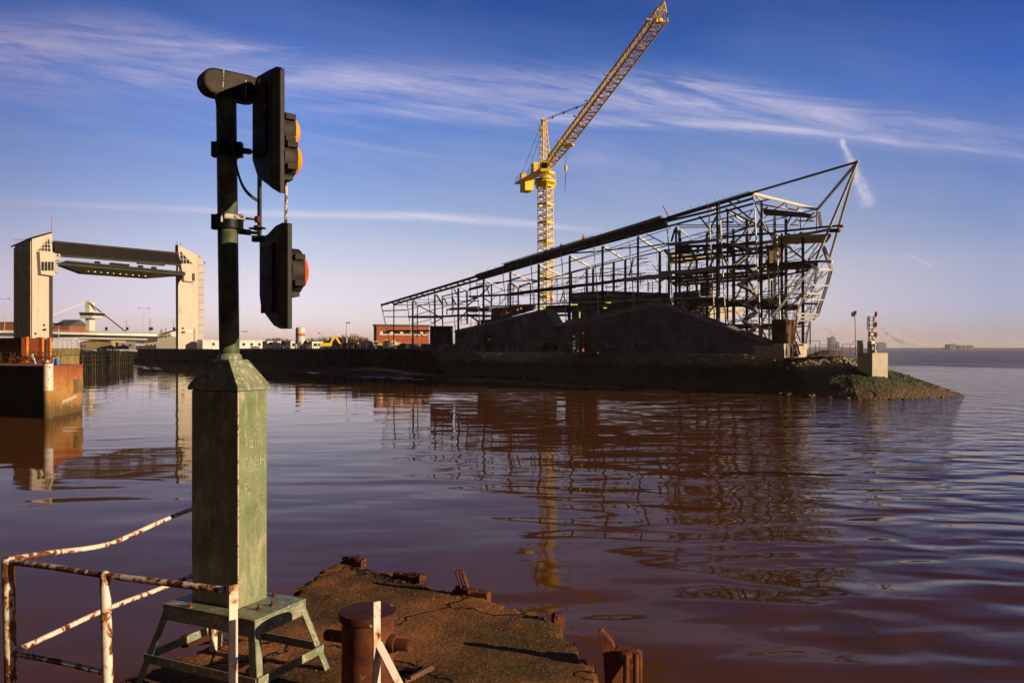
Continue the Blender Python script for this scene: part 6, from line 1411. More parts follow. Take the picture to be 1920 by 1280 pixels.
# red brick building behind the tail
def house(name, u1, u2, d1, d2, vt, label, mat, depth=15, roof=None, strip=None, vb=652, cat='building', pitch=0):
    a, b = D(u1, vb, d1), D(u2, vb, d2); z = min(a.z, b.z); a.z = b.z = z; h = D(u1, vt, d1).z - z
    n = V((-(b - a).y, (b - a).x, 0)).normalized(); n = n if n.y > 0 else -n
    o = thing(name, (a + b) / 2, label, cat); q = [a, b, b + n * depth, a + n * depth]
    g = MB(); g.hexa(q, [p + UP * h for p in q]); g.build('wall', mat, o)
    if pitch:
        g = MB(); t_ = [p + UP * (h + .004) for p in q]; m1, m2 = (t_[0] + t_[3]) / 2 + UP * pitch, (t_[1] + t_[2]) / 2 + UP * pitch
        g.add(t_ + [m1, m2], [(0, 1, 5, 4), (2, 3, 4, 5), (0, 4, 3), (1, 2, 5), (0, 3, 2, 1)])
    else:
        g = MB(); e = (b - a).normalized() * .3; t_ = [q[0] - e - n * .3, q[1] + e - n * .3, q[2] + e, q[3] - e]; t_ = [p + UP * (h + .004) for p in t_]; g.hexa(t_, [p + UP * .45 for p in t_])
    g.build('roof', roof or 'slate', o)
    return o, a, b, n, h
o, a, b, n, h = house('brick_building', 706, 804, 212, 218, 611, 'long red brick building with strip windows behind the low end of the steel frame', 'brick', 3)
w_ = (b - a); dn = w_.normalized(); L = w_.length
g = MB(); zb_ = D(708, 625.5, 213).z; zt2 = D(708, 621.5, 213).z
for i in range(14):
    c0, c1 = a + w_ * (.06 + i * .064), a + w_ * (.06 + i * .064 + .055); g = MB()
    q = [V((p.x, p.y, zb_)) - n * k for p, k in ((c0, .08), (c1, .08), (c1, -.05), (c0, -.05))]; g.hexa(q, [V((p.x, p.y, zt2)) for p in q]); g.build('window', 'glass' if i % 3 else 'white', o)
g = MB(); q = [V((p.x, p.y, zb_ - .35)) - n * k for p, k in ((a + w_ * .055, .14), (a + w_ * .97, .14), (a + w_ * .97, -.05), (a + w_ * .055, -.05))]; g.hexa(q, [p + UP * .3 for p in q]); g.build('sill', 'white', o)

# ---------------------------------------------------------------- tidal barrier
tb = thing('tidal_barrier', D(215, 655, 262), 'white twin towered tidal surge barrier with its gate raised across the river mouth', 'tidal barrier')
def vplane(p, q):
    p, q = V(p), V(q)
    def fn(u, v, off=0.0):
        k = (u - CX) / F; dx, dy_ = q.x - p.x, q.y - p.y; t_ = (k * p.y - p.x) / (dx - k * dy_); d = p.y + dy_ * t_
        n = V((dy_, -dx, 0)).normalized(); n = n if n.y < 0 or n.x > 0 else -n
        return D(u, v, d) + n * off
    return fn
def tower(corners, tops, base_z=4.0):
    g = MB(); lo = [V((p.x, p.y, base_z)) for p in corners]; g.hexa(lo, tops); return g.build('tower', 'barrier', tb)
la_, lb, lc = D(28, 600, 243), D(60, 600, 240), D(98, 600, 246)
ld = la_ + (lc - lb)
def at_v(p, v): q = V(p); q.z = EYE + (CY - v) / F * p.y; return q
ta, tbp, tcp = at_v(la_, 462), at_v(lb, 448), at_v(lc, 437); tdp = ta + (tcp - tbp)
tl = tower([la_, lb, lc, ld], [ta, tbp, tcp, tdp])
PLf = vplane(lb, lc)
# dark ribbed outer face
g = MB(); nrm = V(((lb - la_).y, -(lb - la_).x, 0)).normalized(); nrm = nrm if nrm.y < 0 else -nrm
g.hexa([V((p.x, p.y, 5)) + nrm * k for p, k in ((la_, .25), (lb, .25), (lb, -.1), (la_, -.1))], [V((p.x, p.y, t_.z - .5)) + nrm * k for p, t_, k in ((la_, ta, .25), (lb, tbp, .25), (lb, tbp, -.1), (la_, ta, -.1))]); rc_ = g.build('ribbed_cladding', 'rib_dark', tl)
g = MB()
for i in range(11):
    f = (i + .2) / 10.4; p = lerp(la_, lb, f) + nrm * .3; g.bar(V((p.x, p.y, 5)), V((p.x, p.y, lerp(ta, tbp, f).z - .6)), .16, .3)
for z in range(8, 40, 3): g.bar(V((la_.x, la_.y, z)) + nrm * .3, V((lb.x, lb.y, z)) + nrm * .3, .1)
g.build('cladding_rib', 'rib_pale', tl)
g = MB(); e = (ta - tbp).normalized(); q = [ta + e * 1.3, tbp, tbp + (tdp - ta), tdp + e * 1.3]; g.hexa([p + UP * .02 + nrm * .4 * (1 if i < 2 else 0) for i, p in enumerate(q)], [p + UP * .45 + nrm * .4 * (1 if i < 2 else 0) for i, p in enumerate(q)]); g.build('roof', 'rib_dark', tl)
g = MB(); g.prism([PLf(u, v, .05) for u, v in ((69.5, 470), (92, 446), (94.5, 472))], V((-.1, .05, 0))); gw = g.build('gable_window', 'glass', tl)
g = MB()
for (a, b) in (((76, 470.5), (76.5, 463)), ((82, 471), (82.5, 457)), ((88, 471.5), (88.5, 451)), ((75, 464.5), (94, 465.5)), ((82, 457.5), (93.5, 459)), ((69.5, 470), (92, 446)), ((92, 446), (94.5, 472)), ((69.5, 470), (94.5, 472))): g.bar(PLf(*a, .12), PLf(*b, .12), .2)
g.build('glazing_bar', 'barrier', gw)
BN = V((.91, -.41, 0))
g = MB(); g.prism([PLf(u, v) for u, v in ((68.5, 472), (97.9, 474.5), (97.9, 518), (71, 514))], BN * 1.4); bay = g.build('control_bay', 'barrier', tl)
g = MB()
for i in range(4): x = 71.5 + i * 6.2; g.prism([PLf(x, 491, 1.43), PLf(x + 5, 491.3, 1.43), PLf(x + 5, 508, 1.43), PLf(x, 507.5, 1.43)], BN * .04)
g.build('window', 'glass', bay)
g = MB(); q0, q1 = PLf(93, 520, .06), PLf(98, 520, .06); g.prism([PLf(92, 519, .03), PLf(97.8, 519, .03), PLf(97.8, 640, .03), PLf(92, 640, .03)], BN * .25); g.build('guide_slot', 'gate_edge', tl)
g = MB(); c = D(105, 489, 247); g.box(c, 2.2, 2.2, 2.1, .6); g.build('bracket', 'barrier', tl)
g = MB(); c = D(97, 511, 245.5); g.box(c, 3.0, 2.2, 2.6, .6); g.build('gate_end', 'barrier', tl)
g = MB(); p = D(97, 437, 246.5); g.pipe([p, D(97, 406, 246.5)], .1, 6); g.build('antenna', 'red_paint', tl)
for (u, v) in ((82, 611), (81, 620), (84, 619.5), (66, 627)): g = MB(); p = PLf(u, v, .15); g.box(p, .5, .4, .55); g.bar(p + UP * .3, p + UP * .3 - BN * .4, .12); g.build('signal_lamp', 'dark', tl)
# right tower
rb, rcn, re_, rl0 = D(334, 600, 275), D(371, 600, 283), D(382, 600, 287), D(330, 600, 278)
rr_ = rcn - rb
g = MB(); base = [rb, rcn, re_, re_ + V((-5, 2, 0)), rl0]; tops = [at_v(rb, 459.5), at_v(rcn, 478.5), at_v(re_, 488), None, None]
tops[3] = V((base[3].x, base[3].y, tops[2].z)); tops[4] = V((rl0.x, rl0.y, tops[0].z))
n = 5; vs = [V((p.x, p.y, 4.0)) for p in base] + tops
g.add(vs, [(4, 3, 2, 1, 0), (5, 6, 7, 8, 9)] + [(i, (i + 1) % 5, (i + 1) % 5 + 5, i + 5) for i in range(5)]); tr = g.build('tower', 'barrier', tb)
g = MB()
for i in range(9): v = 528 + i * 13; g.bar(PLf(60.5, v, .02), PLf(91.5, v + 1, .02), .07)
for u in (72,): g.bar(PLf(u, 522, .02), PLf(u, 645, .02), .07)
g.build('panel_joint', 'barrier_side', tl)
PRf = vplane(rb, rcn)
g = MB()
for i in range(9): v = 536 + i * 13; g.bar(PRf(334.5, v, .02), PRf(370.5, v - .5, .02), .07)
g.build('panel_joint', 'barrier_side', tr); PRs = vplane(rcn, re_)
g = MB(); g.prism([PRs(u, v, .03) for u, v in ((371.3, 480.5), (381.8, 489), (381.8, 648), (371.3, 648))], V((.08, 0, 0))); sp_ = g.build('side_panel', 'barrier_side', tr)
g = MB()
for i in range(11): v = 497 + i * 14; g.bar(PRs(371.3, v, .15), PRs(381.8, v, .15), .1)
g.build('panel_joint', 'rib_dark', tr)
g = MB(); g.prism([PRs(371.5, 479, .1), PRs(384.5, 492.5, .1), PRs(384.5, 494, .1), PRs(371.5, 481, .1)], V((-.6, .5, 0))); g.build('roof', 'rib_dark', tr)
g = MB(); g.prism([PRf(u, v, .05) for u, v in ((337.5, 470.5), (361, 494.5), (338.5, 494))], V((-.1, .05, 0))); gw = g.build('gable_window', 'glass', tr)
g = MB()
for a, b in (((343, 494), (342.5, 476)), ((349, 494), (348.5, 482)), ((355, 494), (354.5, 488)), ((338.5, 486), (352, 486.5)), ((338, 478), (344.5, 478.5)), ((337.5, 470.5), (361, 494.5))): g.bar(PRf(*a, .12), PRf(*b, .12), .2)
g.build('glazing_bar', 'barrier', gw)
g = MB(); g.prism([PRf(u, v) for u, v in ((334.3, 496), (362, 495), (362, 529), (341, 527)) ], BN * 1.2); bay = g.build('control_bay', 'barrier', tr)
g = MB()
for x in (355.3, 358): g.prism([PRf(x, 512.5, 1.23), PRf(x + 2.2, 512.7, 1.23), PRf(x + 2.2, 527, 1.23), PRf(x, 526.5, 1.23)], BN * .04)
g.build('window', 'glass', bay)
g = MB(); g.prism([D(u, v, 273.8) for u, v in ((329.5, 516), (345, 518), (336, 528), (333.8, 536), (333.8, 650), (330, 650))], V((-.6, 1.4, 0))); g.build('guide_rail', 'gate', tr)
g = MB(); c = D(333, 462, 276); 
for u, vt in ((331.7, 451), (338, 455)): g.pipe([D(u, 463, 276), D(u, vt, 276)], .07, 5)
g.box(D(331.5, 482, 276), .8, .8, 4.2); g.build('antenna', 'dark', tr)
for u, v in ((342.5, 617), (341, 624.5), (344.5, 624.5)): g = MB(); p = PRf(u, v, .15); g.box(p, .5, .4, .6); g.bar(p + UP * .3, p + UP * .3 - BN * .4, .12); g.build('signal_lamp', 'dark', tr)
g = MB(); g.prism([PRf(347, 617, .06), PRf(360, 617.5, .06), PRf(360, 623, .06), PRf(347, 622.5, .06)], BN * .06); g.build('notice_board', 'white', tr)
g = MB(); g.pipe([PRf(363.5, 616, .5), PRf(363.5, 648, .5)], .1, 5); g.build('down_pipe', 'dark', tr)
# gantry and gate
PG = vplane(lc, rb)
GV = V((-2.2, 2.6, 0)).normalized()
g = MB(); g.prism([PG(u, v, .6) for u, v in ((99, 453.5), (333, 475.5), (339, 496.5), (105, 479))], GV * 4); ga = g.build('gantry', 'rib_dark', tb)
g = MB()
for i in range(80):
    f = i / 80; u = 99 + f * 234; g.bar(PG(u, 454 + f * 22, .65), PG(u + 5.2, 479 + f * 17.5, .65), .13, .12)
g.build('glazing_rib', 'rib_light', ga)
g = MB(); g.bar(PG(98.5, 453, .8), PG(333, 475, .8), .4, .5); g.bar(PG(105, 479.3, .8), PG(339, 497, .8), .3, .6); g.build('fascia_beam', 'gate_edge', ga)
g = MB(); g.box(D(283, 497, 268), 9, 1, 1.0, .83); g.build('maintenance_cradle', 'dark', ga)
gt = [(104, 494), (121, 489.5), (180, 495), (345, 510), (343, 517), (331, 517), (278, 521), (152, 512)]
g = MB(); g.prism([PG(u, v, 1.0) for u, v in gt], GV * 5); ge = g.build('gate', 'gate', tb)
g = MB(); g.bar(PG(104, 495, 1.3), PG(200, 503, 1.3), .35, .7); g.bar(PG(200, 503, 1.3), PG(344, 515, 1.3), .35, .7); g.bar(PG(120, 490, 1.2), PG(344, 511, 1.2), .3, .35)
for i in range(40): f = i / 40; g.bar(PG(124 + f * 215, 490.5 + f * 20, 1.0), PG(124 + f * 215, 488.3 + f * 20, 1.0), .06)
g.bar(PG(124, 488.3, 1.0), PG(339, 508.3, 1.0), .07); g.build('walkway', 'gate_edge', ge)
g = MB()
for u in (182, 210, 220, 226, 237, 263, 288): f = (u - 124) / 215; g.box(PG(u, 490 + f * 20, .2), 1.4, 1.2, .9, .8); 
g.build('hoist_gear', 'gate', ge)
for i in range(10):
    f = i / 9; u = 162 + f * 106; v = 509 + f * 9; g = MB(); g.bar(PG(u, v, 1.35), PG(u + (3 if i % 2 else 1.6), v + .3, 1.35), .16 if i % 2 else .36, .2); g.build('gate_lamp', 'lamp_yellow', ge)

# ---------------------------------------------------------------- bridge and buildings behind the barrier
sb = thing('swing_bridge', D(165, 640, 340), 'white parapet cable stayed swing bridge crossing behind the barrier', 'bridge')
bA, bB = (-60, 365), (296, 335)
def br(u, v): return D(u, v, 330 + (u + 60) / 356 * 42)
def brp(name, mat, pts, w_): g = MB(); g.prism([br(u, v) for u, v in pts], V((1.0, w_, 0))); return g.build(name, mat, sb)
brp('deck', 'dark', [(-60, 622), (296, 630), (296, 646), (130, 634), (-60, 628)], 9)
g = MB(); g.prism([br(u, v) + V((0, -.6, 0)) for u, v in [(-60, 618), (34, 619.5), (294, 626), (294, 630.4), (34, 624.6), (-60, 623.5)]], V((.1, .5, 0))); g.build('parapet', 'parapet', sb)
g = MB(); g.bar(br(112, 632.5), br(276, 636), .3, .5); g.build('pipe_run', 'bridge', sb)
g = MB()
for i in range(38): u = 100 + i * 5.2; v = 620.7 + (u - 100) * .026; g.bar(br(u, v), br(u, v - 3), .1)
g.bar(br(98, 617.8), br(294, 623), .1); g.build('guard_rail', 'steel_mid', sb)
pyl = br(164, 622); pd = pyl.y
g = MB(); g.prism([D(u, v, pd) for u, v in ((159.3, 567), (162, 564.5), (168, 566), (167.5, 621), (160.5, 621))], V((1.2, 2.5, 0))); py_ = g.build('pylon', 'bridge', sb)
g = MB(); g.prism([D(u, v, pd - 2) for u, v in ((148, 586), (174.5, 586), (173.5, 591), (149.5, 591))], V((2, 6.5, 0))); c_ = g.build('control_cabin', 'glass', py_)
g = MB(); g.prism([D(u, v, pd - 2.2) for u, v in ((149, 591.3), (174, 591.3), (172, 596.5), (151, 596.5))], V((2, 6.5, 0))); g.prism([D(u, v, pd - 2.2) for u, v in ((147.5, 584.8), (175, 584.8), (175, 585.9), (147.5, 585.9))], V((2, 6.5, 0))); g.build('cabin_floor', 'bridge', py_)
g = MB(); g.bar(D(168, 568, pd), br(236, 622), .5); g.build('stay', 'dark', sb); g = MB(); g.bar(D(159, 567, pd), br(96, 592), .28); g.bar(br(96, 592), br(30, 619), .28); g.build('stay', 'cream_steel', sb)
for u, vt in ((237, 598), (280, 596), (283, 597), (325, 598), (198, 615)): 
    p = br(u, 626); o = thing('signal_post', p, {237: 'thin signal post on the bridge where the dark stay lands', 280: 'left one of two close thin posts on the bridge near the right tower', 283: 'right one of two close thin posts on the bridge near the right tower', 325: 'thin post hugging the left side of the right barrier tower', 198: 'short signal post on the bridge right of the white pylon'}[u], 'signal post'); g = MB(); g.pipe([p, D(u, vt, p.y)], .12, 5); g.build('pole', 'steel_mid', o); g = MB(); g.box(D(u + 1.5, 619, p.y), 1.0, .6, 1.4); g.build('signal_head', 'dark', o)
house('brick_building', -30, 28, 420, 420, 605, 'red brick block left of the left barrier tower', 'brick', 20, vb=626)
house('brick_building', 98, 130, 400, 400, 611, 'red brick warehouse with a dark roof right of the left barrier tower', 'brick', 20, vb=626, pitch=3.5)
# tan round-backed shed, moored vessel, fences under the bridge
far_z = 3.2
g = MB(); sh_ = thing('tan_shed', D(175, 651, 318), 'tan curved roof shed under the bridge left of the moored vessel', 'shed')
g.prism([D(u, v, 318) for u, v in ((146, 655), (146, 646), (158, 641), (175, 637.5), (195, 637), (209, 638.5), (209, 655))], V((0, 12, 0))); g.build('wall', 'tan', sh_)
g = MB(); 
for a, b in zip(((145, 645.6), (158, 640.6), (175, 637), (195, 636.5)), ((158, 640.6), (175, 637), (195, 636.5), (209.5, 638))): g.bar(D(*a, 317.5), D(*b, 317.5), .8, .35)
for i in range(5): g.bar(D(150 + i * 3, 646, 317.8), D(150 + i * 3, 650, 317.8), .3)
g.build('roof_edge', 'cope', sh_)
vs_ = thing('moored_vessel', D(300, 651, 300), 'white superstructure of a vessel moored beside the right barrier tower', 'vessel')
g = MB(); g.prism([D(u, v, 300) for u, v in ((268, 653), (270, 643), (300, 640), (332, 634), (331, 653))], V((0, 7, 0))); g.build('hull', 'bridge', vs_)
g = MB(); g.prism([D(u, v, 300.5) for u, v in ((295, 641), (296, 628), (300, 622), (318, 621.5), (322, 630), (330, 633), (330, 640))], V((0, 5, 0))); g.build('deckhouse', 'bridge', vs_)
g = MB()
for u, v in ((299, 630), (304, 629), (309, 628.5), (315, 628), (275, 646), (289, 645), (282, 646)): g.prism([D(u, v, 299.9), D(u + 3, v, 299.9), D(u + 3, v + 2.8, 299.9), D(u, v + 2.8, 299.9)], V((0, .05, 0)))
g.build('window', 'glass', vs_)
g = MB()
for u, vt in ((303, 616), (311, 614), (301, 619), (322, 622)): g.pipe([D(u, 622, 302), D(u, vt, 302)], .12, 5)
g.bar(D(300, 624, 302), D(328, 640, 302), .25); g.bar(D(318, 622, 299), D(332, 618, 299), .3, .5); g.build('rigging', 'dark', vs_)
cabin(221, 254, 642, 'low pinkish flat shed under the bridge left of the white fence', None, 'cope', 4, 312, 'shed', 2)
wf = thing('white_fence', D(273, 651, 285), 'white vertical boarded fence on the dark jetty under the gate', 'fence')
g = MB()
for i in range(16): g.prism([D(255 + i * 2.4, 648.2, 285 - i * .3), D(256.6 + i * 2.4, 648.2, 285 - i * .3), D(256.6 + i * 2.4, 656, 285 - i * .3), D(255 + i * 2.4, 656, 285 - i * .3)], V((.03, .12, 0)))
g.build('boards', 'bridge', wf); g = MB(); g.bar(D(255, 649.5, 285.3), D(293, 649.5, 280), .2, .3); g.build('rail', 'bridge', wf)
# far bank closing the river under the bridge
g = MB(); g.hexa([V((x, y, -1)) for x, y in ((-400, 322), (-90, 318), (-90, 345), (-400, 345))], [V((x, y, 3.6)) for x, y in ((-400, 322), (-90, 318), (-90, 345), (-400, 345))])
tag(g.build('river_wall', 'quay'), 'dark river wall closing the view of the river under the bridge', 'river wall')
# dark timber jetty below the right tower
tj = thing('timber_jetty', D(300, 680, 262), 'dark timber clad jetty at the foot of the right barrier tower', 'jetty')
a, b = V((D(258, 660, 278).x, 278, 0)), V((D(400, 660, 250).x, 250, 0)); n = V((.45, .89, 0))
g = MB(); q = [V((p.x, p.y, -1)) for p in (a, b, b + n * 4, a + n * 4)]; g.hexa(q, [V((p.x, p.y, 4.75)) for p in q]); g.build('jetty_wall', 'wood_dark', tj)
g = MB()
for i in range(24): p = lerp(a, b, (i + .5) / 24) - n * .15; g.bar(V((p.x, p.y, -1)), V((p.x, p.y, 4.9)), .45)
g.build('pile', 'wood_dark', tj)
g = MB()
for z in (1.5, 3.4): g.bar(a - n * .5 + UP * z, b - n * .5 + UP * z, .4)
g.build('waling', 'quay', tj)
# open timber dolphin
td = thing('timber_dolphin', D(200, 675, 190), 'open dark timber fender frame standing in the river under the gate', 'timber fender')
g = MB(); pa, pb_ = D(148, 660, 176), D(252, 660, 212)
for k in range(2):
    off = V((-1.5 * k, 3.0 * k, 0)); 
    for i in range(25 if k == 0 else 18):
        f = (i + .3 * k) / (25 if k == 0 else 18); p = lerp(pa, pb_, f) + off; jt = rnd.uniform(-.1, .1)
        g.bar(V((p.x, p.y, -1)), V((p.x + jt, p.y, 4.6 + rnd.uniform(-.4, .3) if f < .7 else 4.2 + rnd.uniform(-.9, .4))), .32 if k == 0 else .24)
g.build('pile', 'wood_dark', td)
g = MB()
for z in (1.2, 2.4, 3.3, 4.3): g.bar(V((pa.x, pa.y - .3, z)), V((pb_.x, pb_.y - .3, z - (.2 if z > 4 else 0))), .25, .3)
g.build('waling', 'wood_dark', td)
g = MB(); ps, pe = pa + V((-3, 7, 0)), pb_ + V((-3, 9, 0)); q = [V((p.x, p.y, -1)) for p in (ps, lerp(ps, pe, .75), lerp(ps, pe, .75) + V((-1, 2, 0)), ps + V((-1, 2, 0)))]; g.hexa(q, [V((p.x, p.y, 3.9)) for p in q]); tag(g.build('sheet_pile_bank', 'sand_sheet'), 'sunlit sandy sheet pile bank behind the dark timber fender frame', 'sheet pile wall')
# concrete jetty with sheet piles and white railing
cj_ = thing('sheet_pile_jetty', D(120, 690, 108), 'sunlit sheet piled jetty with a concrete cap below the white railing', 'jetty')
a, b = D(92, 650, 100), D(146.5, 650, 112); a.z = b.z = 0; n = V((b - a).orthogonal()); n = V((-(b - a).y, (b - a).x, 0)).normalized(); n = n if n.x < 0 else -n
q = [V((p.x, p.y, -1)) for p in (a, b, b + n * 5, a + n * 5)]
g = MB(); g.hexa(q, [V((p.x, p.y, 4.1)) for p in q]); g.build('sheet_piles', 'sand_sheet', cj_)
g = MB()
for i in range(13): p = lerp(a, b, (i + .3) / 13) - n * .12; g.bar(V((p.x, p.y, -1)), V((p.x, p.y, 4.0)), .34, .3, up=n)
g.build('pile_rib', 'sand_sheet', cj_)
q2 = [V((p.x, p.y, 4.104)) - n * (.25 if i < 2 else 0) for i, p in enumerate(q)]; g = MB(); g.hexa(q2, [p + UP * .85 for p in q2]); g.build('concrete_cap', 'ochre', cj_)
wr = thing('white_railing', D(118, 652, 106), 'white painted guard railing on the sheet piled jetty', 'railing')
a2, b2 = V((a.x, a.y, 4.95)), V((b.x, b.y, 4.95))
for i in range(7): p = lerp(a2, b2, i / 6); g = MB(); g.bar(p, p + UP * .95, .07); g.build('post', 'white', wr)
for z in (.3, .62, .95): g = MB(); g.bar(a2 + UP * z, b2 + UP * z, .06); g.build('rail', 'white', wr)
g = MB(); g.pipe([b2 + V((-.5, -.6, 0)), b2 + V((-.5, -.6, 1.2)), b2 + V((-.2, -.3, 1.45)), b2 + V((.1, 0, 1.2)), b2 + V((.1, 0, 0))], .07, 8); g.build('ladder_hoop', 'white', wr)

# ---------------------------------------------------------------- rusty dock works on the left
rs = thing('rusty_wall', D(60, 680, 78), 'tall rusted red steel wall behind the dock at the left edge', 'dock wall')
c0, c1, c2 = D(40, 650, 75), D(92, 650, 82), D(-80, 650, 82); 
zt3 = EYE + (CY - 633) / F * 75
for p in (c0, c1, c2): p.z = 2
q = [c2, c0, c1, c1 + V((-25, 6, 0))]; g = MB(); g.hexa(q, [V((p.x, p.y, zt3)) for p in q]); g.build('wall', 'brick_dark', rs)
g = MB()
for f, m in ((.13, 1), (.98, 1), (.62, 0)): p = lerp(c0, c1, f) + V((.12, -.05, 0)); g.bar(V((p.x, p.y, 2)), V((p.x, p.y, zt3 + .1)), .35 if m else .8, .25)
g.build('pile', 'orange_prop', rs)
g = MB(); p = lerp(c0, c1, .70) + V((.2, -.05, 0)); g.bar(V((p.x, p.y, 3.6)), V((p.x, p.y, zt3 - .2)), .9, .2); g.build('dark_recess', 'dark', rs)
db = thing('rusty_dock_end', D(100, 785, 57), 'rust orange steel clad end of a dock pier rising from the water at the left', 'dock pier')
f0, f1, f2 = D(89, 700, 56.9), D(154.5, 700, 63.8), D(-60, 700, 61)
zd = EYE - (686 - CY) / F * 57
for p in (f0, f1, f2): p.z = -1
m_, k_, b_ = new_mat('rust_stained_steel_face')
pos = k_.new('NewGeometry').outputs['Position']; sp_2 = k_.new('SeparateXYZ'); k_.l.new(pos, sp_2.inputs[0])
mp_ = k_.new('Mapping'); mp_.inputs['Scale'].default_value = (1, 1, .45); k_.l.new(pos, mp_.inputs[0])
nz = k_.noise(mp_.outputs[0], .9, 7, .65, .4)
lv = k_.math('ADD', k_.math('MULTIPLY', sp_2.outputs[2], .25), k_.math('MULTIPLY', k_.math('SUBTRACT', nz, .5), .9))
cc_ = k_.ramp(lv, [(0, (.10, .06, .02)), (.16, (.13, .09, .03)), (.26, (.34, .17, .05)), (.5, (.50, .25, .07)), (.75, (.40, .12, .03)), (.95, (.26, .06, .02))])
k_.put(b_.inputs['Base Color'], k_.mix(k_.ramp(k_.noise(pos, 5, 6), [(.45, 0.0), (.7, .5)]), cc_, (.12, .05, .02, 1))); b_.inputs['Roughness'].default_value = .85
MAT['dock_rust'] = m_
q = [f2, f0, f1, f1 + V((-30, 4, 0))]; g = MB(); g.hexa(q, [V((p.x, p.y, zd)) for p in q]); g.build('steel_face', 'dock_rust', db)
g = MB(); nf = V((-.43, -.9, 0)); g.hexa([p + nf * .02 for p in (f2, f0, f0 + nf * .12, f2 + nf * .12)], [V((p.x, p.y, zd - .05)) + nf * .02 for p in (f2, f0, f0 + nf * .12, f2 + nf * .12)]); g.build('shade_facing', 'wood_dark', db)  # dark sheet added over the front face, its shade put into the colour
g = MB(); p = V((f0.x, f0.y, 0)); dr = (f1 - f0).normalized(); g.lathe(V((p.x + .05, p.y, -1)), [(.32, 0), (.32, 5.0)], 16); cp_ = g.build('corner_pile', 'dock_rust', db, smooth=True)
g = MB(); g.lathe(V((p.x + .05, p.y, 2.0)), [(.328, 0), (.328, 1.9)], 16); g.build('white_band', 'post_white', db, smooth=True)
g = MB(); p0 = lerp(f0, f1, .72); p1_ = lerp(f0, f1, 1.0); nn_ = V((.98, .2, 0)); g.prism([V((p.x, p.y, z)) + nn_ * .03 for p, z in ((p0, 1.5), (p1_, 1.5), (p1_, 2.6), (p0, 2.6))], nn_ * .03); g.build('patch_plate', 'ochre', db)
# graffiti scrawl low on the face
g = MB(); 
for i in range(14):
    f = .36 + i * .03; p = lerp(f0, f1, f) + nn_ * .05; z = .95 + i * .02
    g.bar(V((p.x, p.y, z - .14)), V((p.x, p.y + .12, z + .14)), .05, .02, up=nn_)
    if i % 2: g.bar(V((p.x, p.y, z + .1)), V((p.x, p.y + .28, z + .05)), .05, .02, up=nn_)
g.build('graffiti', 'cream_steel', db)
tp = V((0, 0, zd))
for k, (u, lab) in enumerate(((100, 'blue plastic drum on the rusty dock end, nearer the white barrel'), (108, 'blue plastic drum on the rusty dock end, the right one of the pair'))):
    p = D(u, 684, 60); p.z = zd; o = thing('plastic_drum', p, lab, 'drum')
    g = MB(); g.lathe(p, [(.14, 0), (.155, .03), (.155, .44), (.13, .5), (.07, .51)], 16); g.build('body', 'blue_drum', o, smooth=True); g = MB(); g.lathe(p + V((.05, -.04, .50)), [(.035, 0), (.035, .06)], 10); g.build('cap', 'white', o)
p = D(89, 684, 60); p.z = zd; o = thing('white_barrel', p, 'small white tub beside the blue drums on the dock end', 'tub'); g = MB(); g.lathe(p, [(.12, 0), (.13, .02), (.13, .33), (.14, .34), (.14, .37)], 14); g.build('body', 'white', o); g = MB(); g.pipe([p + V((-.13, 0, .3)), p + V((0, -.05, .42)), p + V((.13, 0, .3))], .012, 5); g.build('handle', 'dark', o)
# ochre landing with stair and hand rail, debris
ln = thing('concrete_landing', D(20, 700, 64), 'lower ochre concrete landing with a dark opening at the left edge', 'landing')
zl = EYE - (684 - CY) / F * 66
a, b = D(-60, 700, 66), D(64, 700, 69.5); g = MB(); q = [V((p.x, p.y, -1)) for p in (a, b, b + V((-3, 8, 0)), a + V((-3, 8, 0)))]; g.hexa(q, [V((p.x, p.y, zl)) for p in q]); g.build('wall', 'ochre', ln)
g = MB(); c = D(21, 703, 65.6); g.box(V((c.x, c.y + .5, 1.5)), .4, 1.6, zl - 2.2); g.build('ladder_recess', 'dark', ln)
hs = thing('dock_stair', D(45, 710, 65), 'narrow dock stair with an iron hand rail beside the ochre landing', 'stair')
s0, s1 = D(30, 712, 65), D(62, 683, 65); g = MB()
for i in range(9): c = lerp(s0, s1, i / 9); g.box(V((c.x, c.y, c.z - .1)), .2, .9, .16)
g.build('steps', 'ochre', hs); g = MB(); 
for z in (.5, .95): g.pipe([s0 + UP * z - V((0, .5, 0)), s1 + UP * z - V((0, .5, 0))], .03, 6)
for f in (0, .5, 1): c = lerp(s0, s1, f) - V((0, .5, 0)); g.pipe([c, c + UP * .95], .03, 6)
g.build('hand_rail', 'rust', hs)
lr = thing('dock_rail', D(50, 680, 67), 'thin rusted wire rail along the dock edge above the landing', 'railing')
g = MB()
for u in (2, 20, 58, 81, 93, 114): g.pipe([V((D(u, 685, 66).x, 66, zl)), D(u, 660.5, 66)], .03, 6)
g.build('post', 'rust', lr); g = MB()
for v in (661, 671): g.pipe([D(-30, v, 66), D(116, v - 1.5, 66)], .02, 5)
g.build('rail', 'rust', lr)
g = MB(); 
for i in range(70):
    a = V((D(rnd.uniform(12, 82), 680, 67.5).x, 67.5 + rnd.uniform(-1, 2), zl + rnd.uniform(0, .7))); g.bar(a, a + V((rnd.uniform(-.9, .9), rnd.uniform(-.5, .5), rnd.uniform(-.1, .5))), rnd.uniform(.03, .1))
o = g.build('debris_heap', 'rust'); tag(o, 'tangled heap of rusty bars and debris on the dock under the red wall', 'debris')
g = MB(); a, b = D(60, 664, 66.5), D(67, 684, 66.5); g.bar(a, b, .18, .1); tag(g.build('white_plank', 'white'), 'white plank leaning in the debris on the dock', 'plank')
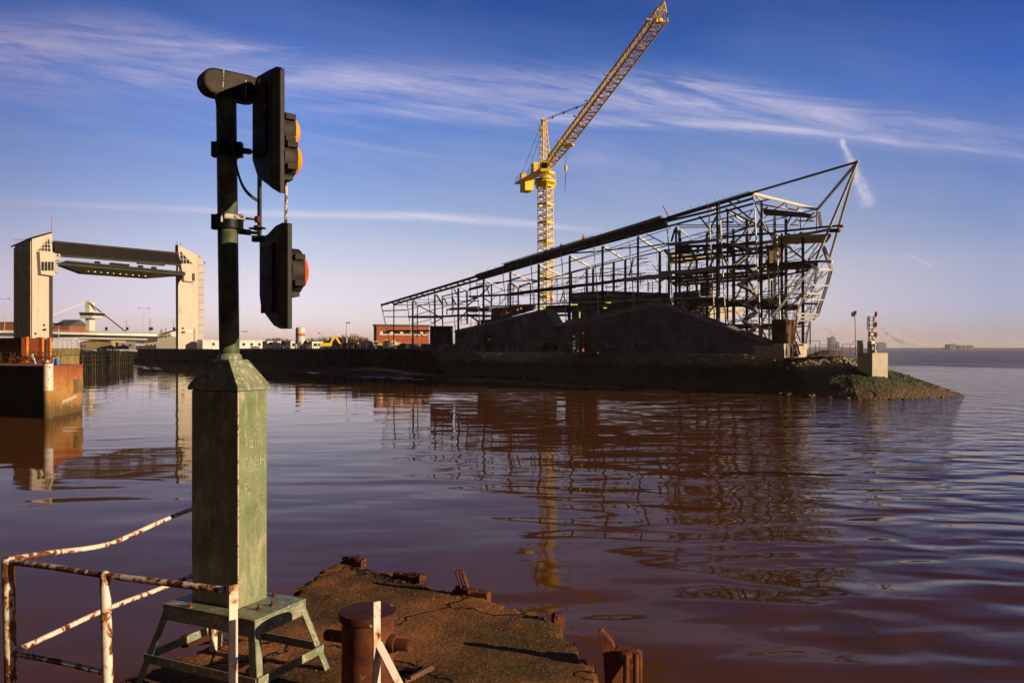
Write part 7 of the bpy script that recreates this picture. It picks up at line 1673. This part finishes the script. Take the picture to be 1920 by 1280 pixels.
# west bank behind all this
g = MB(); pts = [V((-400, 86, 4.0)), V((-56, 91, 4.0)), V((-69, 114, 4.0)), V((-104, 165, 4.3)), V((-134, 238, 4.6)), V((-141, 268, 4.6)), V((-186, 340, 4.6)), V((-700, 340, 4.6))]
g.prism([p - UP * 6 for p in pts], UP * 6.0); o = g.build('west_bank', 'ground'); o['kind'] = 'structure'

# ---------------------------------------------------------------- far shore of the estuary
g = MB()
for i in range(40):
    x = -1200 + i * 170; z = 7 + 5 * noise.noise(V((i * .4, 0, 0)))
    g.hexa([V((x, 3400, -2)), V((x + 170, 3400, -2)), V((x + 170, 3800, -2)), V((x, 3800, -2))], [V((x, 3400, z)), V((x + 170, 3400, 7 + 5 * noise.noise(V((i * .4 + .4, 0, 0))))), V((x + 170, 3800, z)), V((x, 3800, z))])
o = g.build('far_shore', 'far_land'); o['kind'] = 'structure'
for u1, u2, vt, lab in ((1558, 1567, 632.5, 'tall hazy tower block below the left smoke plume on the far shore'), (1567.5, 1574, 641, 'lower hazy block right of the tall tower on the far shore'), (1646, 1662, 642.5, 'broad hazy plant building on the far shore right of the beacon'), (1781, 1794, 645, 'largest of the small hazy blocks on the far right shore'), (1799, 1806, 647.5, 'small hazy block in the middle of the far right shore'), (1808, 1814, 648, 'smallest hazy block of the far right shore group'), (1816, 1826, 647.5, 'low hazy block at the right end of the far right shore group')):
    a, b = D(u1, 653, 3390), D(u2, 653, 3390); h = D(u1, vt, 3390).z
    o = thing('far_building', (a + b) / 2, lab, 'building'); g = MB(); q = [V((p.x, p.y, 0)) for p in (a, b, b + V((0, 40, 0)), a + V((0, 40, 0)))]; g.hexa(q, [V((p.x, p.y, h)) for p in q]); g.build('block', 'far_block', o)
    g = MB(); g.box(V(((a.x + b.x) / 2, a.y + 8, h)), (b.x - a.x) * .4, 8, h * .1); g.build('roof_plant', 'far_block', o)
def smoke_mat(dens):
    m = bpy.data.materials.new('steam'); m.use_nodes = True; k = NT(m.node_tree); m.node_tree.nodes.remove(m.node_tree.nodes['Principled BSDF'])
    v = k.new('VolumePrincipled'); v.inputs['Color'].default_value = (.97, .93, .92, 1); v.inputs['Anisotropy'].default_value = 0
    pos = k.new('NewGeometry').outputs['Position']; v.inputs['Density'].default_value = dens
    k.l.new(v.outputs[0], m.node_tree.nodes['Material Output'].inputs['Volume']); return m
SM = smoke_mat(.055)
sc.cycles.volume_bounces = 2
def plume(pts, label):
    d = 3500; bm = bmesh.new()
    fine_ = [lerp(V(a), V(b), q / 3) for a, b in zip(pts, pts[1:]) for q in range(3)] + [V(pts[-1])]
    for u, v, r in fine_:
        c = D(u, v, d); rr = r / F * d
        for j in range(2):
            ret = bmesh.ops.create_icosphere(bm, subdivisions=2, radius=rr * rnd.uniform(.6, 1.0)); off = V((rnd.uniform(-1, 1), rnd.uniform(-1, 1), rnd.uniform(-.5, .5))) * rr * .6
            for q in ret['verts']: q.co *= 1 + .3 * noise.noise(q.co * .02 + off); q.co.z *= .8; q.co += c + off
    c0 = D(pts[0][0], 653, d); c0.z = 0
    for q in bm.verts: q.co -= c0
    me = bpy.data.meshes.new('smoke_plume'); bm.to_mesh(me); bm.free(); me.materials.append(SM)
    o = bpy.data.objects.new('smoke_plume', me); C.objects.link(o); o.location = c0; o['kind'] = 'stuff'; o['label'] = label
plume([(1564, 631, 2.5), (1563, 627, 3.5), (1559, 622, 4.5), (1553, 618, 4.5), (1546, 616, 3.5)], 'pale steam plume rising above the tall far tower')
plume([(1740, 647, 5), (1725, 645, 6), (1710, 642, 7), (1695, 638, 7.5), (1682, 633, 7), (1670, 626, 6), (1662, 620, 5), (1655, 614, 4)], 'long pale steam plume drifting left over the far shore')
plume([(1650, 640, 4), (1640, 636, 4), (1628, 630, 4), (1615, 623, 3.5)], 'thin pale steam plume left of the beacon')

# ---------------------------------------------------------------- haze over the estuary
g = MB(); H_ = 16000
g.hexa([V((x, y, -3)) for x, y in ((-H_, -500), (H_, -500), (H_, H_), (-H_, H_))], [V((x, y, 120)) for x, y in ((-H_, -500), (H_, -500), (H_, H_), (-H_, H_))])
hm = bpy.data.materials.new('haze'); hm.use_nodes = True; k = NT(hm.node_tree); hm.node_tree.nodes.remove(hm.node_tree.nodes['Principled BSDF'])
v = k.new('VolumePrincipled'); v.inputs['Color'].default_value = (.97, .94, .98, 1); v.inputs['Density'].default_value = .00008
k.l.new(v.outputs[0], hm.node_tree.nodes['Material Output'].inputs['Volume'])
o = g.build('haze', hm); o['kind'] = 'stuff'; o['label'] = 'thin pale haze hanging over the estuary and far shore'
